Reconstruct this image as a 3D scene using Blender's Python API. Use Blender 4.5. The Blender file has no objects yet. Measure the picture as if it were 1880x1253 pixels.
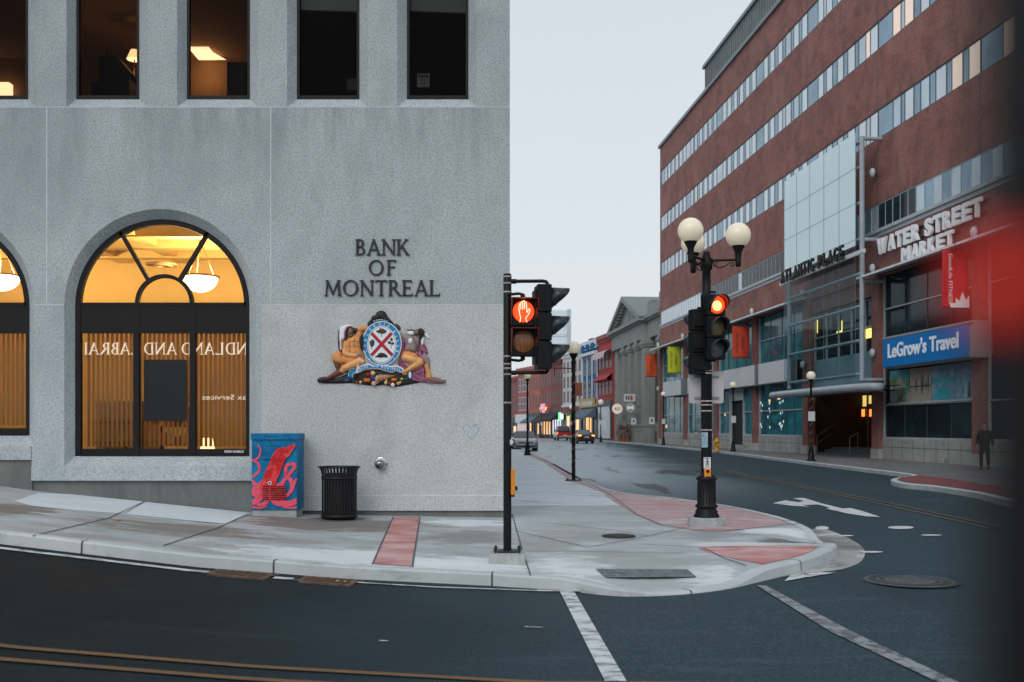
import bpy, bmesh, math, random
from mathutils import Vector, Matrix
from mathutils.geometry import delaunay_2d_cdt
random.seed(7)
sc = bpy.context.scene
COL = sc.collection
R = math.radians
# ------------------------------------------------------------------ camera
F = 1828.0; EYE = 1.6; CX = 940.0; HY = 785.0      # focal length in photo pixels, eye height, vanishing centre
cam_d = bpy.data.cameras.new('camera'); cam = bpy.data.objects.new('camera', cam_d); COL.objects.link(cam)
cam.location = (0, 0, EYE); cam.rotation_euler = (R(90), 0, 0)
cam_d.sensor_width = 36; cam_d.lens = F/1880*36
cam_d.shift_y = (HY-626.5)/1880
cam_d.clip_start = 0.02; cam_d.clip_end = 3000
cam_d.dof.use_dof = True; cam_d.dof.focus_distance = 18.0; cam_d.dof.aperture_fstop = 2.0
sc.camera = cam
# ------------------------------------------------------------------ overcast dusk sky and one very soft sun
SUN_EL, SUN_AZ = 38, 200          # azimuth clockwise from +Y: behind the camera, a little to the left
w = bpy.data.worlds.new('World'); sc.world = w; w.use_nodes = True
nt = w.node_tree; nt.nodes.clear()
out = nt.nodes.new('ShaderNodeOutputWorld'); bg = nt.nodes.new('ShaderNodeBackground')
sky = nt.nodes.new('ShaderNodeTexSky'); sky.sky_type = 'NISHITA'; sky.sun_disc = False
sky.sun_elevation = R(SUN_EL); sky.sun_rotation = R(SUN_AZ)
sky.air_density = 1.0; sky.dust_density = 4.0; sky.ozone_density = 1.5
mx = nt.nodes.new('ShaderNodeMix'); mx.data_type = 'RGBA'; mx.inputs[0].default_value = 0.86
SKYC = (8.6, 9.15, 9.6, 1)
tcw = nt.nodes.new('ShaderNodeTexCoord'); spw = nt.nodes.new('ShaderNodeSeparateXYZ'); nt.links.new(tcw.outputs['Generated'], spw.inputs[0])
rw = nt.nodes.new('ShaderNodeValToRGB'); rw.color_ramp.elements[0].position = 0.0; rw.color_ramp.elements[1].position = .55
rw.color_ramp.elements[0].color = (1.0, .985, .975, 1); rw.color_ramp.elements[1].color = (.87, .89, .90, 1)
nzw = nt.nodes.new('ShaderNodeTexNoise'); nzw.inputs['Scale'].default_value = 1.6; nzw.inputs['Detail'].default_value = 4; nt.links.new(tcw.outputs['Generated'], nzw.inputs['Vector'])
adw = nt.nodes.new('ShaderNodeMath'); adw.operation = 'MULTIPLY_ADD'; adw.inputs[1].default_value = .16; nt.links.new(nzw.outputs['Fac'], adw.inputs[0]); nt.links.new(spw.outputs['Z'], adw.inputs[2]); nt.links.new(adw.outputs[0], rw.inputs[0])
mlw = nt.nodes.new('ShaderNodeMix'); mlw.data_type = 'RGBA'; mlw.blend_type = 'MULTIPLY'; mlw.inputs[0].default_value = 1; mlw.inputs[6].default_value = tuple(c*1.06 for c in SKYC[:3])+(1,)
nt.links.new(rw.outputs[0], mlw.inputs[7]); nt.links.new(mlw.outputs[2], mx.inputs[7])
nt.links.new(sky.outputs[0], mx.inputs[6]); nt.links.new(mx.outputs[2], bg.inputs[0])
bg.inputs[1].default_value = 0.078
nt.links.new(bg.outputs[0], out.inputs[0])
sun_d = bpy.data.lights.new('sun', 'SUN'); sun_d.energy = 0.62; sun_d.angle = R(30); sun_d.color = (1.0, .97, .94)
sun = bpy.data.objects.new('sun', sun_d); COL.objects.link(sun)
az, el = R(SUN_AZ), R(SUN_EL)
sdir = Vector((math.sin(az)*math.cos(el), math.cos(az)*math.cos(el), math.sin(el)))
sun.rotation_euler = sdir.to_track_quat('Z', 'Y').to_euler()
sc.view_settings.view_transform = 'Standard'; sc.view_settings.look = 'None'
sc.view_settings.exposure = 0.28; sc.view_settings.gamma = 1.0
sc.view_settings.use_curve_mapping = False
try:
    sc.cycles.use_denoising = True; sc.cycles.sample_clamp_indirect = 3.0
    sc.cycles.max_bounces = 8; sc.cycles.transparent_max_bounces = 12
except Exception: pass

# ------------------------------------------------------------------ materials
def _n(nt, t, **k):
    n = nt.nodes.new(t)
    for a, b in k.items(): setattr(n, a, b)
    return n
def mat(name, col, rough=.6, metal=0, var=.12, scale=3.0, bump=0.0, bscale=40, emit=None, estr=0, spec=.5, coat=0):
    m = bpy.data.materials.new(name); m.use_nodes = True; t = m.node_tree; b = t.nodes['Principled BSDF']
    b.inputs['Roughness'].default_value = rough; b.inputs['Metallic'].default_value = metal
    b.inputs['Specular IOR Level'].default_value = spec
    b.inputs['Coat Weight'].default_value = coat
    c = (*col, 1)
    b.inputs['Base Color'].default_value = c
    tc = _n(t, 'ShaderNodeTexCoord')
    if var > 0:
        no = _n(t, 'ShaderNodeTexNoise'); no.inputs['Scale'].default_value = scale; no.inputs['Detail'].default_value = 6
        t.links.new(tc.outputs['Object'], no.inputs['Vector'])
        rp = _n(t, 'ShaderNodeValToRGB')
        rp.color_ramp.elements[0].position = .32; rp.color_ramp.elements[1].position = .68
        rp.color_ramp.elements[0].color = (*[max(0, x*(1-var)) for x in col], 1)
        rp.color_ramp.elements[1].color = (*[min(1, x*(1+var)) for x in col], 1)
        t.links.new(no.outputs['Fac'], rp.inputs[0]); t.links.new(rp.outputs[0], b.inputs['Base Color'])
        mr = _n(t, 'ShaderNodeMapRange'); mr.inputs[3].default_value = max(.02, rough-.06); mr.inputs[4].default_value = min(1, rough+.08)
        t.links.new(no.outputs['Fac'], mr.inputs[0]); t.links.new(mr.outputs[0], b.inputs['Roughness'])
    if bump:
        n2 = _n(t, 'ShaderNodeTexNoise'); n2.inputs['Scale'].default_value = bscale; n2.inputs['Detail'].default_value = 3
        t.links.new(tc.outputs['Object'], n2.inputs['Vector'])
        bp = _n(t, 'ShaderNodeBump'); bp.inputs['Strength'].default_value = bump; bp.inputs['Distance'].default_value = .01
        t.links.new(n2.outputs['Fac'], bp.inputs['Height']); t.links.new(bp.outputs[0], b.inputs['Normal'])
    if emit:
        b.inputs['Emission Color'].default_value = (*emit, 1); b.inputs['Emission Strength'].default_value = estr
    return m
def layered(name, base, layers, rough=.7, bump=.3, bscale=60, spec=.4, rlayer=None):
    """base colour with noise layers: (colour, scale, lo, hi, strength, stretch xyz, distortion)"""
    m = bpy.data.materials.new(name); m.use_nodes = True; t = m.node_tree; b = t.nodes['Principled BSDF']
    b.inputs['Specular IOR Level'].default_value = spec; b.inputs['Roughness'].default_value = rough
    tc = _n(t, 'ShaderNodeTexCoord'); cur = None; facs = []
    for i, (c, s, lo, hi, st, sx, dist) in enumerate(layers):
        mp = _n(t, 'ShaderNodeMapping'); mp.inputs['Scale'].default_value = sx; mp.inputs['Location'].default_value = (i*7.3, i*3.1, i*1.7)
        no = _n(t, 'ShaderNodeTexNoise'); no.inputs['Scale'].default_value = s; no.inputs['Detail'].default_value = 7
        no.inputs['Roughness'].default_value = .62; no.inputs['Distortion'].default_value = dist
        t.links.new(tc.outputs['Object'], mp.inputs[0]); t.links.new(mp.outputs[0], no.inputs['Vector'])
        mr = _n(t, 'ShaderNodeMapRange'); mr.inputs[1].default_value = lo; mr.inputs[2].default_value = hi
        mr.inputs[4].default_value = st; mr.clamp = True
        t.links.new(no.outputs['Fac'], mr.inputs[0])
        x = _n(t, 'ShaderNodeMix', data_type='RGBA'); t.links.new(mr.outputs[0], x.inputs[0])
        if cur is None: x.inputs[6].default_value = (*base, 1)
        else: t.links.new(cur, x.inputs[6])
        x.inputs[7].default_value = (*c, 1); cur = x.outputs[2]; facs.append(mr.outputs[0])
    t.links.new(cur, b.inputs['Base Color'])
    if rlayer is not None:
        k, ra, rb = rlayer
        mr = _n(t, 'ShaderNodeMapRange'); mr.inputs[3].default_value = ra; mr.inputs[4].default_value = rb
        t.links.new(facs[k], mr.inputs[0]); t.links.new(mr.outputs[0], b.inputs['Roughness'])
    if bump:
        n2 = _n(t, 'ShaderNodeTexNoise'); n2.inputs['Scale'].default_value = bscale; n2.inputs['Detail'].default_value = 4
        t.links.new(tc.outputs['Object'], n2.inputs['Vector'])
        bp = _n(t, 'ShaderNodeBump'); bp.inputs['Strength'].default_value = bump; bp.inputs['Distance'].default_value = .01
        t.links.new(n2.outputs['Fac'], bp.inputs['Height']); t.links.new(bp.outputs[0], b.inputs['Normal'])
    return m
def emis(name, col, s, base=(.5, .5, .5)):
    return mat(name, base, .5, var=0, emit=col, estr=s)
def glassy(name, tint=(.9, .95, 1), reflect=.12, rough=.02, gl_tint=.4):
    m = bpy.data.materials.new(name); m.use_nodes = True; t = m.node_tree; t.nodes.clear()
    o = _n(t, 'ShaderNodeOutputMaterial'); tr = _n(t, 'ShaderNodeBsdfTransparent'); gl = _n(t, 'ShaderNodeBsdfGlossy')
    tr.inputs[0].default_value = (*tint, 1); gl.inputs['Roughness'].default_value = rough; gl.inputs[0].default_value = (gl_tint, gl_tint, gl_tint*1.05, 1)
    lw = _n(t, 'ShaderNodeLayerWeight'); fr = _n(t, 'ShaderNodeMath', operation='POWER'); fr.inputs[1].default_value = 5.0; lw.inputs[0].default_value = .5; t.links.new(lw.outputs['Facing'], fr.inputs[0])
    ad = _n(t, 'ShaderNodeMath', operation='MULTIPLY_ADD'); ad.inputs[1].default_value = .9; ad.inputs[2].default_value = reflect; ad.use_clamp = True
    mixn = _n(t, 'ShaderNodeMixShader')
    t.links.new(fr.outputs[0], ad.inputs[0]); t.links.new(ad.outputs[0], mixn.inputs[0])
    t.links.new(tr.outputs[0], mixn.inputs[1]); t.links.new(gl.outputs[0], mixn.inputs[2]); t.links.new(mixn.outputs[0], o.inputs[0])
    return m
def metallize(m, k):
    m.node_tree.nodes['Principled BSDF'].inputs['Metallic'].default_value = k; return m
def frosted(name, col, tr_amt, rough=.4):
    m = bpy.data.materials.new(name); m.use_nodes = True; t = m.node_tree
    b = t.nodes['Principled BSDF']; b.inputs['Base Color'].default_value = (*col, 1); b.inputs['Roughness'].default_value = rough
    b.inputs['Alpha'].default_value = 1-tr_amt
    return m

# ------------------------------------------------------------------ mesh builder
def frame(o, u, v=(0, 0, 1)):
    o, u, v = Vector(o), Vector(u).normalized(), Vector(v).normalized(); n = u.cross(v)
    return Matrix(((u.x, v.x, n.x, o.x), (u.y, v.y, n.y, o.y), (u.z, v.z, n.z, o.z), (0, 0, 0, 1)))
def inpoly(p, poly):
    x, y = p; c = False; j = len(poly)-1
    for i in range(len(poly)):
        xi, yi = poly[i][0], poly[i][1]; xj, yj = poly[j][0], poly[j][1]
        if (yi > y) != (yj > y) and x < (xj-xi)*(y-yi)/(yj-yi)+xi: c = not c
        j = i
    return c
def edist(p, poly):
    best = 1e9; px, py = p
    for i in range(len(poly)):
        ax, ay = poly[i-1]; bx, by = poly[i]; dx, dy = bx-ax, by-ay; L = dx*dx+dy*dy
        t = 0 if L == 0 else max(0, min(1, ((px-ax)*dx+(py-ay)*dy)/L))
        d = (ax+t*dx-px)**2+(ay+t*dy-py)**2
        if d < best: best = d
    return math.sqrt(best)
def trimesh(outer, holes=(), extra=()):
    vs = []; es = []
    for lp in [outer]+list(holes):
        b = len(vs); vs += [Vector((p[0], p[1])) for p in lp]; n = len(lp)
        es += [(b+i, b+(i+1) % n) for i in range(n)]
    vs += [Vector(p) for p in extra]
    ov, oe, of, a, b_, c_ = delaunay_2d_cdt(vs, es, [], 0, 1e-6)
    tris = []
    for f in of:
        cx = sum(ov[i][0] for i in f)/len(f); cy = sum(ov[i][1] for i in f)/len(f)
        if inpoly((cx, cy), outer) and not any(inpoly((cx, cy), h) for h in holes):
            a0, a1, a2 = (ov[i] for i in f[:3])
            ar = (a1[0]-a0[0])*(a2[1]-a0[1])-(a2[0]-a0[0])*(a1[1]-a0[1])
            tris.append(tuple(f) if ar > 0 else tuple(reversed(f)))
    return [(v[0], v[1]) for v in ov], tris
def smoothpoly(pts, n=5):
    o = []; N = len(pts)
    for i in range(N):
        p0, p1, p2, p3 = (Vector(pts[(i+k-1) % N]) for k in range(4))
        for j in range(n):
            t = j/n
            q = .5*((2*p1)+(p2-p0)*t+(2*p0-5*p1+4*p2-p3)*t*t+(3*p1-p0-3*p2+p3)*t**3)
            o.append((q.x, q.y))
    return o
def smoothline(pts, n=5):
    P = [Vector(p) for p in pts]; P = [2*P[0]-P[1]]+P+[2*P[-1]-P[-2]]; o = []
    for i in range(1, len(P)-2):
        p0, p1, p2, p3 = P[i-1:i+3]
        for j in range(n):
            t = j/n
            o.append(.5*((2*p1)+(p2-p0)*t+(2*p0-5*p1+4*p2-p3)*t*t+(3*p1-p0-3*p2+p3)*t**3))
    o.append(P[-2]); return o
class MB:
    def __init__(s, M=None): s.v = []; s.f = []; s.m = []; s.M = M or Matrix.Identity(4); s.sm = []
    def add(s, vs, fs, mi=0, sm=False):
        b = len(s.v); s.v += [s.M @ Vector(p) for p in vs]
        s.f += [tuple(b+i for i in f) for f in fs]; s.m += [mi]*len(fs); s.sm += [sm]*len(fs); return s
    def box(s, x0, x1, y0, y1, z0, z1, mi=0):
        if x0 > x1: x0, x1 = x1, x0
        if y0 > y1: y0, y1 = y1, y0
        if z0 > z1: z0, z1 = z1, z0
        v = [(x0,y0,z0),(x1,y0,z0),(x1,y1,z0),(x0,y1,z0),(x0,y0,z1),(x1,y0,z1),(x1,y1,z1),(x0,y1,z1)]
        return s.add(v, [(3,2,1,0),(4,5,6,7),(0,1,5,4),(1,2,6,5),(2,3,7,6),(3,0,4,7)], mi)
    def quad(s, a, b, c, d, mi=0): return s.add([a, b, c, d], [(0,1,2,3)], mi)
    def prism(s, poly, z0, z1, mi=0, holes=(), side=None):
        vs, tr = trimesh(poly, holes); n = len(vs)
        V = [(x, y, z1) for x, y in vs]+[(x, y, z0) for x, y in vs]
        s.add(V, tr+[tuple(n+i for i in reversed(t)) for t in tr], mi)
        for lp in [poly]+list(holes):
            k = len(lp); V = [(p[0], p[1], z0) for p in lp]+[(p[0], p[1], z1) for p in lp]
            s.add(V, [(i, (i+1) % k, k+(i+1) % k, k+i) for i in range(k)], mi if side is None else side)
        return s
    def flat(s, poly, z, mi=0, holes=()):
        vs, tr = trimesh(poly, holes); return s.add([(x, y, z) for x, y in vs], tr, mi)
    def puff(s, poly, z0, h, rad, sp, mi=0, extra_h=None):
        xs = [p[0] for p in poly]; ys = [p[1] for p in poly]; ex = []
        y = min(ys)+sp*.5; r = 0
        while y < max(ys):
            x = min(xs)+sp*.5*(1+r % 2)
            while x < max(xs):
                if inpoly((x, y), poly) and edist((x, y), poly) > sp*.35: ex.append((x, y))
                x += sp
            y += sp*.87; r += 1
        vs, tr = trimesh(poly, (), ex); V = []
        for (x, y) in vs:
            d = min(1, edist((x, y), poly)/rad); hh = h*math.sqrt(max(0, 1-(1-d)**2))
            if extra_h: hh += extra_h(x, y)*d
            V.append((x, y, z0+hh))
        s.add(V, tr, mi, True)
        k = len(poly); V = [(p[0], p[1], 0) for p in poly]+[(p[0], p[1], z0) for p in poly]
        return s.add(V, [(i, (i+1) % k, k+(i+1) % k, k+i) for i in range(k)], mi)
    def cyl(s, p0, p1, r0, r1=None, n=16, mi=0, cap=True, sm=True):
        r1 = r0 if r1 is None else r1; p0, p1 = Vector(p0), Vector(p1); d = (p1-p0).normalized()
        a = d.orthogonal().normalized(); b = d.cross(a); V = []
        for p, r in ((p0, r0), (p1, r1)):
            for i in range(n):
                t = 2*math.pi*i/n; V.append(p+a*math.cos(t)*r+b*math.sin(t)*r)
        s.add(V, [(i, (i+1) % n, n+(i+1) % n, n+i) for i in range(n)], mi, sm)
        if cap: s.add(V, [tuple(reversed(range(n))), tuple(range(n, 2*n))], mi)
        return s
    def tube(s, pts, r, n=8, mi=0):
        P = [Vector(p) for p in pts]; V = []; N = len(P); up = None
        rr = r if isinstance(r, (list, tuple)) else [r]*N
        for i, p in enumerate(P):
            d = (P[min(i+1, N-1)]-P[max(i-1, 0)]).normalized()
            if up is None: a = d.orthogonal().normalized()
            else: a = (up-d*up.dot(d)).normalized()
            up = a; b = d.cross(a)
            for k in range(n):
                t = 2*math.pi*k/n; V.append(p+(a*math.cos(t)+b*math.sin(t))*rr[i])
        fs = [(i*n+k, i*n+(k+1) % n, (i+1)*n+(k+1) % n, (i+1)*n+k) for i in range(N-1) for k in range(n)]
        s.add(V, fs, mi, True); s.add(V, [tuple(reversed(range(n))), tuple(range((N-1)*n, N*n))], mi); return s
    def lathe(s, prof, c=(0, 0, 0), n=24, mi=0, ax='z', sm=True, cap=True):
        V = []
        for r, h in prof:
            for i in range(n):
                t = 2*math.pi*i/n; x, y = r*math.cos(t), r*math.sin(t)
                V.append({'z': (c[0]+x, c[1]+y, c[2]+h), 'y': (c[0]+x, c[1]+h, c[2]-y), 'x': (c[0]+h, c[1]+x, c[2]+y)}[ax])
        k = len(prof)
        s.add(V, [(j*n+i, j*n+(i+1) % n, (j+1)*n+(i+1) % n, (j+1)*n+i) for j in range(k-1) for i in range(n)], mi, sm)
        if cap: s.add(V, [tuple(reversed(range(n))), tuple(range((k-1)*n, k*n))], mi)
        return s
    def sphere(s, c, r, n=24, mi=0, sq=(1, 1, 1)):
        m = n//2; V = []
        for j in range(m+1):
            ph = math.pi*j/m-math.pi/2; rr = math.cos(ph) if 0 < j < m else 1e-4
            for i in range(n):
                t = 2*math.pi*i/n
                V.append((c[0]+r*sq[0]*rr*math.cos(t), c[1]+r*sq[1]*rr*math.sin(t), c[2]+r*sq[2]*math.sin(ph)))
        return s.add(V, [(j*n+i, j*n+(i+1) % n, (j+1)*n+(i+1) % n, (j+1)*n+i) for j in range(m) for i in range(n)], mi, True)
    def text(s, txt, x, y, h, z0=0, z1=.02, mi=0, align='CENTER', width=None, bold=0, sx=1, shear=0, mirror=False, space=1, M2=None):
        cu = bpy.data.curves.new('t', 'FONT'); cu.body = txt; cu.align_x = align; cu.size = 1; cu.offset = bold; cu.shear = shear
        cu.space_character = space; cu.resolution_u = 3
        ob = bpy.data.objects.new('t', cu); COL.objects.link(ob)
        dg = bpy.context.evaluated_depsgraph_get(); me = bpy.data.meshes.new_from_object(ob.evaluated_get(dg))
        V = [v.co.copy() for v in me.vertices]; Fc = [tuple(p.vertices) for p in me.polygons]
        bpy.data.objects.remove(ob); bpy.data.curves.remove(cu); bpy.data.meshes.remove(me)
        if not V: return s
        k = h/.73
        xs = [v.x for v in V]
        kx = k*sx if width is None else width/(max(xs)-min(xs))
        x0 = (min(xs)+max(xs))/2 if (align == 'CENTER') else min(xs)
        if mirror: kx = -kx; Fc = [tuple(reversed(f)) for f in Fc]
        P = [((v.x-x0)*kx, v.y*k) for v in V]
        if M2: P = [M2(*p) for p in P]
        n = len(P)
        VV = [(x+p[0], y+p[1], z1) for p in P]
        if z1-z0 < 1e-4: return s.add(VV, Fc, mi)
        VV += [(x+p[0], y+p[1], z0) for p in P]
        from collections import Counter
        E = Counter()
        for f in Fc:
            for i in range(len(f)): E[(f[i], f[(i+1) % len(f)])] += 1
        sd = [(a, b, b+n, a+n) for (a, b) in E if (b, a) not in E]
        sd = [tuple(reversed(q)) for q in sd]
        return s.add(VV, Fc+sd, mi)
    def build(s, name, mats, parent=None, origin=None, bevel=0, seg=2, solid=0, label=None):
        if not isinstance(mats, (list, tuple)): mats = [mats]
        o = Vector(origin) if origin is not None else (worldloc(parent) if parent is not None else Vector((0, 0, 0)))
        me = bpy.data.meshes.new(name); me.from_pydata([v-o for v in s.v], [], s.f)
        for m in mats: me.materials.append(m)
        me.polygons.foreach_set('material_index', s.m); me.polygons.foreach_set('use_smooth', s.sm)
        me.validate(); me.update()
        ob = bpy.data.objects.new(name, me); COL.objects.link(ob)
        if parent is not None: ob.parent = parent
        else: ob.location = o
        if bevel:
            b = ob.modifiers.new('bevel', 'BEVEL'); b.width = bevel; b.segments = seg; b.limit_method = 'ANGLE'; b.angle_limit = R(40)
        if label: ob['label'] = label
        return ob
def worldloc(o):
    v = Vector((0, 0, 0))
    while o is not None: v += o.location; o = o.parent
    return v
def tag(o, label=None, cat=None, group=None, kind=None):
    if label: o['label'] = label
    if cat: o['category'] = cat
    if group: o['group'] = group
    if kind: o['kind'] = kind
    return o
def thing(name, label, cat, loc=(0, 0, 0), group=None, rz=0):
    o = bpy.data.objects.new(name, None); COL.objects.link(o); o.location = loc; o.rotation_euler = (0, 0, rz)
    o.empty_display_size = .2
    return tag(o, label, cat, group)
def copy_tree(o, parent=None):
    c = o.copy(); COL.objects.link(c); c.parent = parent
    for ch in [x for x in list(o.children)]: copy_tree(ch, c)
    return c
def dup(o, loc, rz, label, group=None):
    c = copy_tree(o); c.location = loc; c.rotation_euler = (0, 0, rz); c['label'] = label
    if group: c['group'] = group
    return c
def at(px, py, Y): return Vector(((px-CX)*Y/F, Y, EYE-(py-HY)*Y/F))

# ------------------------------------------------------------------ ground heights
def lin(x, P):
    if x <= P[0][0]: return P[0][1]+(P[1][1]-P[0][1])/(P[1][0]-P[0][0])*(x-P[0][0])*.6
    for (a, b), (c, d) in zip(P, P[1:]):
        if x <= c: return b+(d-b)*(x-a)/(c-a)
    return P[-1][1]
CK = [(-14, 1.05), (-10, .72), (-6.2, .34), (-3.8, .057), (-1.97, -.085), (.22, -.20), (3, -.2)]
CF = [(-14, .93), (-9.4, .52), (-8.69, .42), (-6.5, .20), (-4.8, .03), (-3.8, 0), (0, -.06), (10, -.03), (30, 0)]
def sstep(t): t = max(0, min(1, t)); return t*t*(3-2*t)
def S0(X, Y):
    X = max(X, -60)
    t = max(0, min(1, (Y-12)/6.28)); s = lin(X, CK)*(1-t)+lin(X, CF)*t
    if Y > 18.28:
        k = sstep((Y-18.28)/10); s = s*(1-k)
    return s
RAMP = (2.05, 11.9)
def ramp(X, Y):
    d = math.hypot((X-RAMP[0])/1.35, (Y-RAMP[1])/1.15); a = sstep((1.15-d)/.75)
    d2 = math.hypot((X-4.85)/.8, (Y-15.6)/.75); return max(a, .9*sstep((1.1-d2)/.8))
def Sw(X, Y): return S0(X, Y)-.11*ramp(X, Y)
def Rd(X, Y): return S0(X, Y)-.14
def gp(px, py, fn=S0):
    dx, dz = (px-CX)/F, -(py-HY)/F; lo, hi = 2.0, 400.0; Y = lo
    g = lambda Y: EYE+dz*Y-fn(dx*Y, Y)
    st = .25; 
    while Y < hi and g(Y+st) > 0: Y += st; st *= 1.03
    a, b = Y, Y+st
    for _ in range(30):
        m = (a+b)/2
        if g(m) > 0: a = m
        else: b = m
    Y = (a+b)/2; return (dx*Y, Y)
def drape(mb, poly, fn, off=.006, mi=0, sp=.25, ymax=34, holes=()):
    xs = [p[0] for p in poly]; ys = [p[1] for p in poly]; ex = []
    y = math.ceil(min(ys)/sp)*sp
    while y < max(ys):
        step = sp if y < ymax else sp*8
        x = math.ceil(min(xs)/step)*step
        while x < max(xs):
            if inpoly((x, y), poly) and edist((x, y), poly) > sp*.15 and not any(inpoly((x, y), h) for h in holes): ex.append((x, y))
            x += step
        y += step
    vs, tr = trimesh(poly, holes, ex)
    return mb.add([(x, y, fn(x, y)+off) for x, y in vs], tr, mi, True)
def stripe(p, q, wd, seg=.25):
    """polygon of a straight stripe on the plan between p and q"""
    p, q = Vector(p), Vector(q); d = (q-p).normalized(); n = Vector((-d.y, d.x))*wd/2
    return [tuple(p-n), tuple(q-n), tuple(q+n), tuple(p+n)]
def ribbon(mb, path, wd, fn, off, mi=0):
    P = [Vector(p) for p in path]; V = []; N = len(P)
    for i, p in enumerate(P):
        d = (P[min(i+1, N-1)]-P[max(i-1, 0)]).normalized(); n = Vector((-d.y, d.x))
        for k in (-.5, .5):
            q = p+n*wd*k; V.append((q.x, q.y, fn(q.x, q.y)+off))
    return mb.add(V, [(2*i, 2*i+2, 2*i+3, 2*i+1) for i in range(N-1)][::1], mi, True)
def dense(path, st=.25):
    o = []
    for a, b in zip(path, path[1:]):
        a, b = Vector(a), Vector(b); n = max(1, int((b-a).length/st))
        o += [a+(b-a)*i/n for i in range(n)]
    o.append(Vector(path[-1])); return o
def offset(path, d):
    P = [Vector(p) for p in path]; N = len(P); o = []
    for i, p in enumerate(P):
        t = (P[min(i+1, N-1)]-P[max(i-1, 0)]).normalized(); o.append((p.x-t.y*d, p.y+t.x*d))
    return o
# ------------------------------------------------------------------ ground materials
M_asph = layered('asphalt', (.021, .031, .038), [((.060, .078, .09), 34, .5, .70, .75, (1,1,1), 0), ((.014, .021, .026), .5, .45, .7, .7, (1,.5,1), .6),
                 ((.06, .076, .088), .8, .58, .72, .35, (.35,2.2,1), .3)], rough=.62, bump=.5, bscale=70, spec=.25, rlayer=(1, .66, .5))
M_wet_unused = None and layered('damp_asphalt', (.045, .058, .066), [((.09, .11, .125), 1.1, .45, .7, .8, (.5,.16,1), .5), ((.018, .024, .03), .7, .52, .6, .85, (.5,.22,1), .8)],
                rough=.42, bump=.15, bscale=90, spec=.5, rlayer=(0, .38, .5))
M_conc = layered('pavement_concrete', (.40, .44, .46), [((.56, .61, .64), 1.1, .48, .66, .7, (.75,1.3,1), .2), ((.27, .28, .285), .9, .50, .62, .6, (.8,1.3,1), .2),
                 ((.60, .64, .67), 3.0, .60, .72, .5, (.3,2.5,1), .3), ((.10, .11, .12), 130, .6, .75, .5, (1,1,1), 0), ((.30,.22,.17), .9, .60,.74,.35,(1,1,1),.4)], rough=.6, bump=.2, bscale=120, rlayer=(1, .62, .4))
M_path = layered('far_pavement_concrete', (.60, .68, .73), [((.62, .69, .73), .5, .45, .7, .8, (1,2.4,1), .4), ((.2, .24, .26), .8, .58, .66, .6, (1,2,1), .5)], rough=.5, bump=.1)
M_kerb = layered('kerb_concrete', (.47, .51, .53), [((.62, .65, .66), 1.2, .45, .7, .7, (1,1,1), .4), ((.16, .165, .165), 2.2, .55, .72, .6, (1,1,2), .5), ((.12,.12,.12), 90, .62, .75, .4, (1,1,1), 0)], rough=.75, bump=.3)
M_apron = layered('gutter_concrete', (.33, .34, .34), [((.6, .61, .6), 1.1, .5, .62, .8, (1,1,1), .6), ((.10, .10, .095), .9, .48, .62, .8, (1,1,1), .8), ((.08,.08,.08), 80, .6, .72, .5, (1,1,1), 0)], rough=.8, bump=.3)
M_red = layered('red_paving', (.50, .22, .21), [((.62, .42, .42), .9, .42, .62, .9, (1,1.6,1), .3), ((.36, .075, .065), .8, .52, .66, .85, (.7,1.8,1), .5), ((.65,.6,.6), 2.2, .6,.72,.7,(.5,2.5,1),.3),((.10,.08,.08), 60, .6, .72, .4, (1,1,1), 0)], rough=.6, bump=.3)
M_pink = layered('worn_red_paving', (.45, .31, .33), [((.52, .15, .14), .9, .52, .66, .8, (.8,1.4,1), .6), ((.60, .57, .59), 1.6, .5, .65, .7, (.6,2.2,1), .5), ((.12,.10,.11), 38, .56, .68, .6, (1,1,1), 0)], rough=.6, bump=.3)
M_brick_red = layered('dark_red_paving', (.20, .055, .055), [((.28, .10, .10), 1.1, .5, .7, .6, (1,1,1), .4)], rough=.7)
M_white = layered('worn_white_paint', (.62, .66, .68), [((.09, .11, .125), 4.5, .47, .60, .85, (1,2.2,1), .6), ((.35,.38,.4), 60, .5, .7, .6, (1,1,1), 0)], rough=.6, bump=.1)
M_white2 = layered('faded_white_paint', (.30, .33, .35), [((.05, .06, .07), 6, .48, .58, .85, (1,1,1), .8), ((.14,.16,.17), 50, .45, .65, .7, (1,1,1), 0)], rough=.6, bump=.1)
M_yel = layered('faded_yellow_paint', (.17, .085, .03), [((.10, .075, .05), 7, .48, .62, .7, (1,1,1), .6)], rough=.6)
M_yel2 = layered('worn_yellow_paint', (.17, .115, .07), [((.06, .062, .06), 5, .45, .6, .8, (1,1,1), .6)], rough=.6)
M_snow = layered('pale_paving_slab', (.64, .71, .76), [((.74, .8, .85), 1.2, .4, .7, .8, (1,1,1), .4), ((.34,.36,.36), 30, .64, .74, .4, (1,1,1), 0)], rough=.7, bump=.1)
M_line = mat('joint_dark', (.09, .095, .10), .9, var=.3, scale=8)
M_iron = mat('cast_iron', (.04, .047, .052), .55, metal=.6, var=.35, scale=14, bump=.4)
M_rust = mat('rusted_iron', (.13, .075, .055), .8, var=.5, scale=12, bump=.5)

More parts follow.
